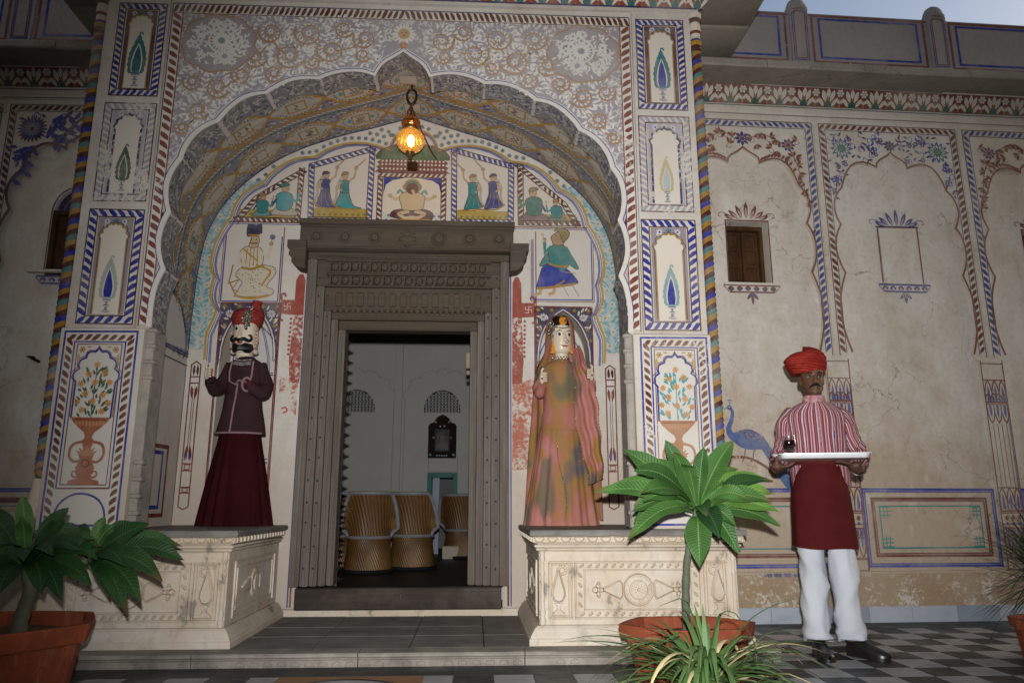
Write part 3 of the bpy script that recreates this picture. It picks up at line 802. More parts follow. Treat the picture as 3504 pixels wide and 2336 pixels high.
# garland between the two rows
N = 150
pv.strip([(-2.95 + 5.9 * k / N, 5.20) for k in range(N + 1)], .05, (.20, .20, .22, .2), 2)
pv.strip([(-2.95 + 5.9 * k / N, 5.155) for k in range(N + 1)], .028, W((.34, .20, .035), .25), 3)
for k in range(N):
    s = -2.95 + 5.9 * k / N; f = 1 if s > 0 else -1
    for q in (-1, 1): pv.leaf((s, 5.205), (0 if f > 0 else PI) + q * .6 * f, .05, .016, W((.05, .11, .10) if q > 0 else (.45, .43, .38), .2), 4)
def medallion(c, y, ls, ly):
    pts = []
    for k in range(44):
        a = 2 * PI * k / 44; ca, sa = math.cos(a), math.sin(a)
        q = 1 + .05 * math.cos(a * 10)
        pts.append((c + ls * q * (abs(ca) ** .8) * (1 if ca > 0 else -1) * (1.0 + .22 * max(0, abs(ca) - .93) / .07), y + ly * q * (abs(sa) ** .75) * (1 if sa > 0 else -1)))
    pv.fan((c, y), pts, (.40, .375, .33, .3), 5); pv.strip(pts, .024, W((.36, .215, .04), .2), 6, True)
    for k in range(30):
        a = 2 * PI * k / 30; pv.leaf((c + ls * .8 * math.cos(a), y + ly * .78 * math.sin(a)), a, .02, .014, W(rnd.choice(((.10, .08, .10), (.06, .22, .24), (.16, .06, .05))), .2), 7)
    for s in (-1, 1):
        for k in range(5): pv.leaf((c + s * ls * .48, y), (0 if s > 0 else PI) + (k - 2) * .5, .035, .014, W((.05, .28, .31), .2), 7)
    w, hh = ls * .42, ly * .45
    pv.rect(c - w, y - hh, c + w, y + hh, W((.43, .40, .35) if abs(c) < 2 else (.25, .36, .36), .2), 8)
    pv.box(c - w, y - hh, c + w, y + hh, .014, W((.33, .19, .03), .2), 9)
    for k in range(3):
        q = c + rnd.uniform(-w * .6, w * .6)
        pv.strip(smooth_poly([(q, y - hh * .7), (q + .02, y - hh * .1), (q - .01, y + hh * .3), (q + .02, y + hh * .7)], 3), .010, W((.15, .12, .09), .3), 10)
for k in range(-6, 7): medallion(k * .43, 5.40, .165, .125)
for k in range(-6, 7): medallion(k * .43 + (.0), 5.00, .165, .115)
pv.strip([(-2.98 + 5.96 * k / N, YB - .02) for k in range(N + 1)], .012, W(NAVY, .2), 9)
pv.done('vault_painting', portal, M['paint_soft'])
ra4, AL = resample(A3, 400)
def Sm(s, y, h):
    k = (s / AL + .5) * 400; i = max(0, min(399, int(k))); t = k - i
    a = Vector(ra4[i]); b = Vector(ra4[i + 1]); q = a + (b - a) * t; d = (b - a).normalized(); q = q + Vector((d.y, -d.x)) * h
    return (XC + q.x, y, q.y)
ps = Paint(Sm)
for k in range(260):
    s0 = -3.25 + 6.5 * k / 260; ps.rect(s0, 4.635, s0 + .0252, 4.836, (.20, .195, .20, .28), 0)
for k in range(1500):
    s = rnd.uniform(-3.2, 3.2)
    ps.leaf((s, rnd.uniform(4.65, 4.80)), rnd.uniform(0, 6.28), rnd.uniform(.03, .045), .013, W(rnd.choice(((.42, .41, .38), (.40, .39, .37), (.07, .07, .16))), .3), 1)
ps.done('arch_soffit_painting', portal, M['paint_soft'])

# ---------------------------------------------------------------- tympanum and back wall
pb = Paint(Bm)
CT = [(0, 3.85), (.20, 3.685), (.80, 3.605), (1.20, 3.365), (1.425, 3.075), (1.515, 2.57), (1.475, 2.31), (1.535, 2.13), (1.53, 1.92)]
CMD = [(.13, 3.825), (.52, 3.735), (1.035, 3.545), (1.355, 3.26), (1.545, 2.80), (1.53, 2.43), (1.50, 2.23), (1.535, 2.02)]
half = [CT[0]]
for i in range(len(CT) - 1):
    a, m, b = Vector(CT[i]), Vector(CMD[i]), Vector(CT[i + 1]); c = m * 2 - (a + b) / 2
    for k in range(1, 8):
        t = k / 7; q = a * (1 - t) ** 2 + c * 2 * t * (1 - t) + b * t * t; half.append((q.x, q.y))
IC = [(-u, v) for u, v in half[::-1]] + half[1:]
def wall_u(v):
    for i in range(len(vh) - 1):
        a, b = vh[i], vh[i + 1]
        if a[1] <= v <= b[1]: return lerp(a[0], b[0], (v - a[1]) / max(1e-6, b[1] - a[1]))
    return 0
def ic_u(v):
    best = 0
    for i in range(len(half) - 1):
        a, b = half[i], half[i + 1]
        if min(a[1], b[1]) <= v <= max(a[1], b[1]) and a[1] != b[1]: best = max(best, lerp(a[0], b[0], (v - a[1]) / (b[1] - a[1])))
    return best
def ic_v(u):
    for i in range(len(half) - 1):
        a, b = half[i], half[i + 1]
        if min(a[0], b[0]) <= u <= max(a[0], b[0]) and a[0] != b[0]: return lerp(a[1], b[1], (u - a[0]) / (b[0] - a[0]))
    return 0
def vault_v(u):
    for i in range(len(vh) - 1):
        a, b = vh[i], vh[i + 1]
        if b[0] <= u <= a[0] and a[0] != b[0]: return lerp(a[1], b[1], (a[0] - u) / (a[0] - b[0]))
    return 2
for sx in (-1, 1):
    # turquoise floral border down the sides
    nseg = 26; za, zb = 2.0, 3.38
    for k in range(nseg):
        z0, z1 = lerp(za, zb, k / nseg), lerp(za, zb, (k + 1) / nseg)
        a0, a1 = ic_u(z0) + .02, ic_u(z1) + .02; b0, b1 = wall_u(z0) - .004, wall_u(z1) - .004
        pb.poly([(sx * a0, z0), (sx * b0, z0), (sx * b1, z1), (sx * a1, z1)], (.33, .40, .40, .32 if z0 > 2.3 else .5), 0)
    for k in range(520):
        z = rnd.uniform(za, zb); a, b = ic_u(z) + .03, wall_u(z) - .02
        if b < a: continue
        u = rnd.uniform(a, b); m = (a + b) / 2
        pb.leaf((sx * u, z), R(90) - sx * (.9 if u > m else -.9) + rnd.uniform(-.4, .4), rnd.uniform(.03, .05), .012, W(rnd.choice(((.11, .28, .32), (.15, .30, .33), (.40, .44, .42))), .3), 1)
    for k in range(12):
        z = lerp(2.06, 3.3, k / 11); u = (ic_u(z) + wall_u(z)) / 2
        pb.flower((sx * (u + (.022 if k % 2 else -.022)), z), .03, 9, W((.45, .44, .38), .2), W((.34, .21, .04), .2), 2)
    # dotted flowers over the crown
    for row, dv in ((0, .045), (1, .10), (2, .155), (3, .21)):
        for k in range(26):
            u = .06 + k * .056 + row * .02
            if u > 1.25: break
            v = ic_v(u) + dv
            if v > vault_v(u) - .03: continue
            pb.flower((sx * u, v), .021, 7, W((.06, .15, .16), .3), W((.17, .05, .05) if (k + row) % 2 else (.04, .06, .09), .2), 1, rnd.random())
pb.strip(IC, .020, W((.36, .24, .055), .12), 4)
IC2 = [(u * .975, v - .02) for u, v in IC]; pb.strip(IC2, .018, W((.13, .14, .30), .3), 3)
pb.strip([(u * .988, v - .012) for u, v in IC], .005, W(NAVY, .1), 5)
pb.strip([(-1.44, 3.035), (1.42, 3.035)], .010, W(RED, .15), 3); pb.strip([(-1.44, 3.02), (-.80, 3.02)], .006, W(BLUE, .1), 3); pb.strip([(.82, 3.02), (1.42, 3.02)], .006, W(BLUE, .1), 3)
PANW = (.53, .49, .43, .12)
def quad_panel(q, w, base, leafc, pitch, edge, fill=PANW):
    pb.poly(q, fill, 1)
    n = len(q); c = Vector((sum(p[0] for p in q) / n, sum(p[1] for p in q) / n))
    for i in range(n):
        a, b = Vector(q[i]), Vector(q[(i + 1) % n])
        d = (b - a).normalized(); nn = Vector((-d.y, d.x))
        if nn.dot(c - a) < 0: nn = -nn
        pb.rope(a + nn * w / 2, b + nn * w / 2, w, base, leafc, pitch, 2, edge, 1 if i % 2 else -1)
def carpet(u0, u1, v0, v1, col, dot):
    pb.rect(u0, v0, u1, v1, col, 2)
    for i in range(int((u1 - u0) / .045)):
        for j in range(int((v1 - v0) / .04)):
            pb.flower((u0 + .03 + i * .045 + (j % 2) * .02, v0 + .022 + j * .04), .013, 6, dot, W((.12, .09, .04), .2), 3)
YEL = (.34, .25, .05, .22); YD = (.16, .13, .05, .2)
carpet(-.79, -.35, 3.05, 3.165, YEL, YD); carpet(.35, .79, 3.05, 3.165, YEL, YD)
carpet(-1.37, -.92, 3.045, 3.145, YEL, YD); carpet(.92, 1.33, 3.055, 3.15, YEL, YD)
for q in ([(-.82, 3.045), (-.32, 3.045), (-.315, 3.715), (-.84, 3.545)], [(.32, 3.05), (.82, 3.05), (.825, 3.575), (.31, 3.72)]):
    quad_panel(q, .042, W((.05, .07, .24), .2), CREAM, .045, W(MAROON, .1))
for q in ([(-1.41, 3.035), (-.885, 3.035), (-.875, 3.51), (-1.10, 3.36), (-1.26, 3.25)], [(.86, 3.05), (1.37, 3.05), (1.25, 3.25), (1.08, 3.40), (.855, 3.60)]):
    quad_panel(q, .040, W((.10, .03, .03), .2), CREAM, .045, W(MAROON, .1))
# shrine with a seated elephant-headed figure
pb.rect(-.235, 3.05, .225, 3.44, W((.56, .50, .41), .08), 1)
for z0, z1 in ((3.05, 3.445),):
    pb.rope((-.262, 3.05), (-.262, 3.445), .038, W((.12, .034, .028), .12), CREAM, .042, 2, W(MAROON, .1), 1); pb.rope((.252, 3.05), (.252, 3.445), .038, W((.12, .034, .028), .12), CREAM, .042, 2, W(MAROON, .1), -1)
pb.rope((-.285, 3.462), (.275, 3.462), .036, W((.12, .034, .028), .12), CREAM, .042, 3, W(MAROON, .1), 1)
for s in (-1, 1): pb.poly([(s * .235, 3.44), (s * .235, 3.28), (s * .215, 3.38), (s * .16, 3.42), (s * .05, 3.44)], W(BLUE, .1), 3)
carpet(-.235, .225, 3.05, 3.135, (.42, .47, .46, .15), (.17, .05, .05, .2))
pb.poly([(-.315, 3.485), (.305, 3.485), (.27, 3.51), (.29, 3.535), (.26, 3.55), (.285, 3.575), (.25, 3.60), (-.26, 3.60), (-.295, 3.575), (-.27, 3.55), (-.30, 3.535), (-.28, 3.51)], W((.13, .03, .026), .1), 4)
for z in (3.515, 3.555, 3.585):
    for k in range(17): pb.leaf((-.25 + k * .031, z - .008), R(90), .02, .018, W(CREAM, .15), 5)
dome = [(-.30, 3.60), (-.305, 3.635), (-.27, 3.68), (-.18, 3.72), (-.06, 3.745), (.05, 3.745), (.17, 3.72), (.26, 3.68), (.295, 3.635), (.29, 3.60)]
pb.poly(dome, (.022, .105, .035, .12), 4); pb.strip(dome, .009, W(RED, .1), 6)
for k in range(-5, 6): pb.strip([(k * .052, 3.602), (k * .050, 3.66), (k * .03, 3.735)], .006, W((.20, .07, .04), .1), 6)
pb.ol = (.06, .03, .02, .15)
BODY = (.47, .35, .19, .12)
pb.disc((.0, 3.355), .062, (.10, .20, .14, .2), 4, 16); pb.ring((0, 3.365), .062, .014, W((.34, .25, .06), .2), 5)
pb.poly([(-.17, 3.10), (-.16, 3.145), (-.10, 3.17), (0, 3.175), (.10, 3.17), (.16, 3.145), (.17, 3.10), (.12, 3.075), (-.12, 3.075)], (.085, .032, .034, .2), 4)
pb.poly([(-.075, 3.165), (.075, 3.165), (.095, 3.23), (.10, 3.28), (.05, 3.315), (-.05, 3.315), (-.10, 3.28), (-.095, 3.23)], BODY, 5)
pb.disc((0, 3.345), .048, (.10, .035, .035, .15), 6, 14)
pb.strip(smooth_poly([(0, 3.335), (.012, 3.30), (-.01, 3.265), (-.035, 3.255)], 4), .022, BODY, 7)
for s in (-1, 1):
    pb.strip(smooth_poly([(s * .08, 3.28), (s * .13, 3.255), (s * .17, 3.275)], 4), .026, BODY, 5); pb.disc((s * .18, 3.282), .014, BODY, 5, 8)
    pb.strip(smooth_poly([(s * .07, 3.30), (s * .10, 3.33), (s * .12, 3.30)], 4), .02, (.10, .24, .24, .2), 4)
    pb.strip(smooth_poly([(s * .02, 3.15), (s * .10, 3.13), (s * .05, 3.095), (-s * .02, 3.10)], 4), .028, BODY, 6)
    pb.disc((s * .05, 3.36), .026, (.22, .19, .09, .2), 6, 10)
pb.strip([(-.15, 3.075), (.15, 3.075)], .014, W(GOLD, .2), 7)
pb.ol = (.05, .028, .02, .15)
# two ladies with bows in each tall panel
def swing_lady(x, z, s, skirt, top, up):
    pb.poly([(x - .028, z + .14), (x + .028, z + .14), (x + .05, z + .07), (x + .075, z + .01), (x + up * .11 + .03, z - .012), (x, z - .016), (x - .07, z - .005), (x - .05, z + .06)], skirt, 4)
    for k in (-.3, .1, .5): pb.strip(smooth_poly([(x + k * .05, z + .13), (x + k * .09, z + .06), (x + k * .14 + up * .02, z)], 3), .004, W(OCHRE, .2), 5)
    pb.strip(smooth_poly([(x - up * .03, z + .255), (x - up * .065, z + .18), (x - up * .06, z + .09), (x - up * .085, z + .02)], 4), lambda t: .012 + .016 * t, W((.36, .31, .25), .3), 3)
    pb.poly([(x - .035, z + .12), (x + .035, z + .12), (x + .03, z + .19), (x + .04, z + .225), (x - .04, z + .225), (x - .03, z + .18)], top, 5)
    pb.disc((x, z + .262), .028, W(SKIN, .1), 6, 12); pb.poly([(x - .03, z + .265), (x - .015, z + .298), (x + .02, z + .296), (x + .026, z + .275)], (.03, .04, .10, .1) if top is not TEAL else W(OCHRE, .1), 7)
    pb.strip([(x - up * .03, z + .22), (x - up * .055, z + .16), (x - up * .02, z + .14)], .016, W(SKIN, .1), 6)
    pb.strip([(x + up * .035, z + .22), (x + up * .075, z + .255), (x + up * .085, z + .32)], .016, W(SKIN, .1), 6)
    hx, hz = x + up * .085, z + .335
    pb.disc((hx, hz), .014, W(SKIN, .1), 6, 8)
    pb.strip([(hx - up * .005, hz), (hx + up * .03, hz + .04), (hx + up * .075, hz + .085)], .006, W(OCHRE, .2), 6)
    pb.strip(smooth_poly([(hx, hz + .01), (hx + up * .03, hz + .03), (hx + up * .07, hz + .08)], 3), .003, MAROON, 6)
    pb.strip(smooth_poly([(x - up * .10, z + .03), (x - up * .02, z - .015), (x + up * .12, z - .02)], 4), .012, W(OCHRE, .2), 6)
swing_lady(-.70, 3.185, 1, W((.04, .05, .17), .12), W((.04, .05, .16), .1), 1); swing_lady(-.545, 3.18, 1, W(TURQ, .12), TEAL, 1)
swing_lady(.49, 3.185, 1, W(TEAL, .12), TEAL, -1); swing_lady(.655, 3.195, 1, W((.035, .045, .18), .12), W((.035, .04, .16), .1), -1)
# seated couples
def seated(x, z, k, robe, lower, face, hat):
    pb.poly([(x - .095 * k, z), (x + .095 * k, z), (x + .075 * k, z + .04 * k), (x, z + .065 * k), (x - .075 * k, z + .045 * k)], lower, 4)
    pb.poly([(x - .045 * k, z + .04 * k), (x + .045 * k, z + .04 * k), (x + .06 * k, z + .13 * k), (x + .03 * k, z + .165 * k), (x - .03 * k, z + .165 * k), (x - .065 * k, z + .12 * k)], robe, 5)
    pb.disc((x + .005 * face, z + .195 * k), .026 * k, W(SKIN, .1), 6, 12)
    pb.poly([(x - .03 * k, z + .20 * k), (x - .022 * k, z + .232 * k), (x + .02 * k, z + .236 * k), (x + .03 * k, z + .212 * k)], hat, 7)
    pb.strip([(x + face * .05 * k, z + .12 * k), (x + face * .085 * k, z + .10 * k), (x + face * .10 * k, z + .165 * k)], .017 * k, robe, 6)
    pb.disc((x + face * .10 * k, z + .178 * k), .012 * k, W(SKIN, .1), 6, 8)
    pb.strip([(x - face * .05 * k, z + .12 * k), (x - face * .085 * k, z + .06 * k)], .017 * k, (.04, .05, .13, .1), 6)
    pb.flower((x + face * .105 * k, z + .205 * k), .010 * k, 5, W(RED, .1), None, 7)
seated(-1.02, 3.10, 1.15, W(TURQ, .1), (.40, .35, .30, .2), 1, W(TEAL, .1)); seated(-1.19, 3.09, .8, W(TEAL, .15), (.10, .25, .24, .2), 1, W(OCHRE, .15))
seated(.985, 3.095, 1.2, W((.05, .15, .12), .1), (.17, .12, .13, .2), -1, W((.22, .16, .07), .1)); seated(1.17, 3.09, .8, W(TEAL, .15), (.13, .16, .13, .2), -1, W(OCHRE, .15))
# big seated men on either side of the lintel
for u0, u1, z0, z1 in ((-1.45, -1.015, 2.385, 3.02), (.975, 1.45, 2.43, 3.03)):
    pb.poly([(u0, z0), (u1, z0), (u1, z1), (u0 + (.06 if u0 < 0 else 0), z1), (u0, z1 - (.12 if u0 < 0 else 0))] if u0 < 0 else [(u0, z0), (u1, z0), (u1, z1 - .14), (u1 - .05, z1), (u0, z1)], (.53, .49, .44, .1), 1)
    pb.strip([(u0, z1 - .1), (u0, z0), (u1, z0), (u1, z1 - .1)], .009, W(BLUE, .1), 3); pb.strip([(u0 - .014, z1 - .1), (u0 - .014, z0 - .016), (u1 + .014, z0 - .016), (u1 + .014, z1 - .1)], .006, W(RED, .1), 3)
x, z = -1.22, 2.41
pb.poly([(x - .13, z + .015), (x + .13, z + .02), (x + .165, z + .07), (x + .11, z + .10), (x + .175, z + .20), (x + .15, z + .255), (x + .02, z + .275), (x - .10, z + .24), (x - .13, z + .18), (x - .06, z + .10)], (.50, .44, .34, .1), 3)
for k in range(70):
    a, b = rnd.uniform(-.13, .15), rnd.uniform(.03, .25)
    if abs(a) < .05 + b * .45: pb.disc((x + a + .01, z + b), .0045, (.12, .05, .03, .1), 5, 5)
pb.strip(smooth_poly([(x - .135, z + .02), (x, z - .002), (x + .135, z + .025)], 4), .02, W(GOLD, .15), 5)
pb.strip(smooth_poly([(x + .02, z + .27), (x + .13, z + .22), (x + .10, z + .15), (x + .07, z + .10)], 4), .014, W(GOLD, .15), 6)
pb.strip([(x - .16, z + .27), (x - .18, z + .12), (x - .10, z + .15)], .012, W(OCHRE, .2), 4); pb.strip([(x - .18, z + .14), (x - .12, z + .02)], .012, W(OCHRE, .2), 4)
pb.strip([(x - .10, z + .16), (x - .15, z + .07), (x - .10, z + .05)], .010, W(OCHRE, .2), 4)
pb.poly([(x - .085, z + .24), (x + .055, z + .255), (x + .07, z + .36), (x + .03, z + .42), (x - .07, z + .42), (x - .125, z + .35)], (.50, .44, .34, .1), 5)
for k in (-.06, -.03, 0, .03): pb.strip([(x + k, z + .26), (x + k * .9 - .005, z + .41)], .007, W(OCHRE, .2), 6)
pb.strip([(x - .09, z + .40), (x + .03, z + .30)], .012, W(GOLD, .15), 7); pb.strip(smooth_poly([(x - .09, z + .25), (x - .01, z + .235), (x + .08, z + .27)], 4), .02, W(OCHRE, .15), 7)
pb.strip([(x + .06, z + .37), (x + .11, z + .33), (x + .125, z + .43)], .026, (.50, .44, .34, .1), 6); pb.strip([(x - .11, z + .37), (x - .12, z + .28), (x - .06, z + .26)], .026, (.50, .44, .34, .1), 6)
pb.disc((x + .125, z + .445), .015, W(SKIN, .1), 7, 8); pb.flower((x + .13, z + .50), .026, 7, (.03, .04, .12, .05), W(NAVY, .1), 7); pb.strip([(x + .125, z + .45), (x + .13, z + .50)], .004, DGREEN, 7)
pb.poly([(x - .05, z + .42), (x + .02, z + .42), (x + .025, z + .50), (x - .05, z + .50)], (.42, .29, .18, .05), 6)
pb.poly([(x - .06, z + .50), (x - .068, z + .60), (x - .04, z + .607), (x + .0, z + .597), (x + .04, z + .607), (x + .035, z + .50)], (.030, .035, .075, .1), 7)
pb.strip([(x - .055, z + .515), (x + .03, z + .515)], .012, W(GOLD, .1), 8)
for k in (-.03, .008): pb.disc((x + k, z + .478), .006, (.02, .02, .02, 0), 8, 6)
pb.strip(smooth_poly([(x - .045, z + .452), (x - .012, z + .446), (x + .022, z + .452)], 3), .008, (.02, .02, .03, 0), 8)
x, z = 1.17, 2.46
pb.poly([(x - .17, z + .065), (x + .14, z + .10), (x + .155, z + .14), (x + .06, z + .24), (x - .02, z + .27), (x - .11, z + .25), (x - .15, z + .15)], (.028, .042, .25, .08), 4)
pb.strip(smooth_poly([(x - .165, z + .06), (x - .02, z + .075), (x + .15, z + .105)], 4), .02, W(OCHRE, .1), 5); pb.strip(smooth_poly([(x + .06, z + .13), (x + .0, z + .09), (x - .04, z + .07)], 4), .014, W(OCHRE, .1), 6)
pb.strip([(x - .13, z + .06), (x - .14, z + .02), (x - .185, z + .008)], .026, W(SKIN, .1), 4); pb.strip([(x - .02, z + .065), (x - .03, z + .03), (x - .07, z + .012)], .026, W(SKIN, .1), 4)
pb.poly([(x - .06, z + .26), (x + .08, z + .24), (x + .09, z + .34), (x + .06, z + .425), (x - .03, z + .43), (x - .08, z + .35)], (.05, .17, .16, .1), 5)
pb.strip([(x - .05, z + .41), (x - .095, z + .36), (x - .10, z + .45)], .028, (.05, .17, .16, .1), 6); pb.disc((x - .10, z + .47), .015, W(SKIN, .1), 7, 8); pb.strip([(x - .10, z + .47), (x - .115, z + .51)], .004, DGREEN, 7); pb.flower((x - .115, z + .515), .012, 5, W(ORANGE, .2), None, 7)
pb.strip([(x + .07, z + .41), (x + .11, z + .33), (x + .08, z + .25), (x + .02, z + .21)], .03, (.05, .17, .16, .1), 6)
pb.poly([(x + .09, z + .38), (x + .17, z + .24), (x + .14, z + .23), (x + .06, z + .32)], (.06, .19, .18, .1), 4); pb.poly([(x - .07, z + .36), (x - .14, z + .26), (x - .11, z + .25), (x - .03, z + .30)], (.06, .19, .18, .1), 4)
pb.strip(smooth_poly([(x - .07, z + .27), (x, z + .245), (x + .09, z + .25)], 3), .018, W(OCHRE, .1), 7)
pb.poly([(x - .03, z + .43), (x + .05, z + .43), (x + .065, z + .50), (x + .03, z + .54), (x - .035, z + .51), (x - .05, z + .47)], (.30, .20, .11, .08), 6)
pb.poly([(x + .05, z + .45), (x + .10, z + .50), (x + .095, z + .55), (x + .02, z + .575), (x - .02, z + .545), (x + .04, z + .53)], (.20, .17, .07, .1), 7)
pb.disc((x - .008, z + .505), .006, (.02, .02, .02, 0), 8, 6)
for k in (.03, .11): pb.strip([(x + k, z + .11), (x + k + .06, z + .0)], .006, (.20, .20, .22, .1), 3)
pb.strip([(x + .04, z + .20), (x + .15, z + .185)], .007, (.20, .20, .22, .1), 6)
pb.ol = None
# dark leafy spandrels over the two niches, borders of the niches
for c in NICH:
    N = NICH[c]; u0, u1 = c - .228, c + .228; z1 = 2.372
    sp = [(u0, 1.72)] + [(u, v) for u, v in N if v > 1.75] + [(u1, 1.72), (u1, z1), (u0, z1)]
    L = [p for p in N if p[1] >= 1.92]
    for s in (-1, 1):
        half_ = [p for p in L if (p[0] - c) * s >= -1e-6]
        half_ = sorted(half_, key=lambda p: p[1])
        pb.poly([(c + s * .228, 1.80)] + half_ + [(c, z1), (c + s * .228, z1)], (.050, .034, .052, .12), 1)
        for k in range(44):
            u = c + s * rnd.uniform(.01, .22); v = rnd.uniform(1.85, z1 - .02)
            lim = c
            inside = any(False for _ in ())
            uu = abs(u - c); aa = min(1, uu / .205); topv = 1.93 + .42 * (1 - aa ** 1.9) ** .75
            if v < topv + .03: continue
            pb.leaf((u, v), R(90) - s * rnd.uniform(.2, 1.5), rnd.uniform(.035, .05), .015, W((.50, .48, .44), .12), 2)
        pb.flower((c + s * .158, 2.285), .034, 9, W((.40, .42, .46), .1), (.04, .10, .16, .1), 3); pb.disc((c + s * .158, 2.285), .010, W(GOLD, .1), 5, 8)
        for q in ((.20, 2.345), (.19, 2.19), (.205, 2.10), (.09, 2.345)): pb.flower((c + s * q[0], q[1]), .018, 6, W((.22, .15, .04), .1), W(GOLD, .1), 3)
    pb.strip([(u0, z1), (u1, z1)], .010, W(RED, .1), 3)
    for wd, off, cl in ((.008, 0, CREAM), (.006, .012, BLUE), (.006, -.010, MAROON)):
        pb.strip([(c + (u - c) * (1 + off / .205), v + off) for u, v in N if v > 1.7], wd, W(cl, .1), 4)
    pb.strip([(u0, .72), (u0, z1)], .011, W(RED, .3), 3); pb.strip([(u1, .72), (u1, z1)], .011, W(RED, .3), 3)
    pb.strip([(u0 + .009, .72), (u0 + .009, z1)], .005, W(NAVY, .3), 3); pb.strip([(u1 - .009, .9), (u1 - .009, z1)], .005, W(NAVY, .3), 3)
# painted colonnettes at the outer edges, door surround lines, red hand-smeared bands
for uc in (-1.59, 1.575):
    pb.strip([(uc - .036, .83), (uc - .036, 1.88), (uc, 1.905), (uc + .036, 1.88), (uc + .036, .83), (uc, .81)], .010, W(RED, .25), 3, True)
    for z in (1.79, 1.74, 1.14, 1.09, .97, .93): pb.strip([(uc - .036, z), (uc + .036, z)], .010, W(RED, .25), 3)
    for s in (-1, 1):
        pb.strip([(uc + s * .008, 1.17), (uc + s * .008, 1.70)], .005, W(MAROON, .2), 3)
        pb.leaf((uc + s * .02, 1.72), -PI / 2 - s * .1, .10, .022, W(RED, .3), 3); pb.leaf((uc + s * .02, 1.16), PI / 2 - s * -.1, .12, .022, W(RED, .3), 3)
        pb.leaf((uc + s * .014, 1.80), PI / 2, .08, .02, W(MAROON, .25), 3); pb.leaf((uc + s * .02, 1.17), PI / 2, .06, .012, W(BLUE, .3), 4)
    pb.box(uc - .018, 1.098, uc + .018, 1.132, .007, W(RED, .2), 3); pb.box(uc - .018, .937, uc + .018, .965, .007, W(RED, .2), 3)
for s in (-1, 1):
    pb.strip([(s * .800, .13), (s * .800, 2.70)], .010, W(BLUE, .2), 3); pb.strip([(s * .780, .13), (s * .780, 2.70)], .014, W((.13, .035, .026), .28), 3)
    pb.strip([(s * 1.0, .6), (s * 1.0, 3.0)], .008, W(RED, .35), 3)
    RR = (.27, .058, .04)
    pb.poly([(s * .81, 2.28), (s * .81, 2.56), (s * .83, 2.61), (s * .86, 2.61), (s * .885, 2.56), (s * .885, 2.28)], W(RR, .34), 2)
    pb.poly([(s * .81, 1.93), (s * .81, 2.28), (s * .885, 2.28), (s * .90, 1.93)], W(RR, .56), 2)
    pb.poly([(s * .81, 1.75), (s * .81, 1.93), (s * .90, 1.93), (s * .885, 1.75)], W(RR, .52), 2)
    pb.poly([(s * .81, 1.1), (s * .81, 1.75), (s * .98, 1.80), (s * .98, 1.1)] if s > 0 else [(s * .82, 1.5), (s * .82, 1.75), (s * .96, 1.80), (s * .96, 1.6)], W((.38, .12, .08), .66), 1)
    pb.poly([(s * .885, 2.28), (s * .885, 2.40), (s * .99, 2.40), (s * .99, 2.29)], W(RR, .36), 2)
    pb.strip(smooth_poly([(s * .985, 2.40), (s * .99, 2.44), (s * .965, 2.45), (s * .955, 2.425)], 4), .018, W(RR, .2), 2)
    pb.strip(smooth_poly([(s * .985, 2.29), (s * .99, 2.25), (s * .965, 2.235)], 4), .018, W(RR, .2), 2)
    for k in range(9): pb.leaf((s * .895, 1.97 + k * .035), 0 if s > 0 else PI, .022, .022, W(RR, .15), 3)
    # auspicious sign scratched white in the red square
    cu, cv, q = s * .938, 2.345, .024
    for (dx, dy) in ((1, 0), (0, 1), (-1, 0), (0, -1)):
        pb.strip([(cu, cv), (cu + dx * q, cv + dy * q), (cu + dx * q + dy * q, cv + dy * q - dx * q)], .006, W((.50, .40, .34), .2), 4)
pb.strip(smooth_poly([(-.93, 1.55), (-.90, 1.56), (-.89, 1.53), (-.92, 1.52)], 3), .012, W((.40, .08, .04), .25), 2)
pb.done('tympanum_painting', portal)
# inside of the niches: ribbed lunette lines
for c in NICH:
    pn = Paint(lambda u, v, h: (XC + u, YB + .24 - h, v))
    N = [(c + (u - c) * .93, 1.86 + (v - 1.93) * .93) for u, v in NICH[c] if v > 1.9]
    pn.poly(N, (.50, .48, .47, .08), 0)
    pn.strip(N, .009, W(BLUE, .1), 2, True)
    for s in (-1, 1):
        pn.strip(smooth_poly([(c + s * .01, 2.27), (c + s * .05, 2.15), (c + s * .085, 1.99), (c + s * .095, 1.86)], 4), .006, W(BLUE, .1), 3); pn.strip(smooth_poly([(c + s * .02, 2.26), (c + s * .062, 2.15), (c + s * .098, 1.99), (c + s * .107, 1.86)], 4), .006, W(MAROON, .1), 3)
    pn.strip([(c - .2, 1.845), (c + .2, 1.845)], .009, W(MAROON, .1), 3); pn.strip([(c - .2, 1.79), (c + .2, 1.79)], .008, W(BLUE, .1), 3)
    pn.box(c - .15, .78, c + .17, 1.16, .016, W(BLUE, .15), 3); pn.box(c - .18, .75, c + .195, 1.19, .014, W(RED, .15), 3)
    pn.done('niche_painting', portal)
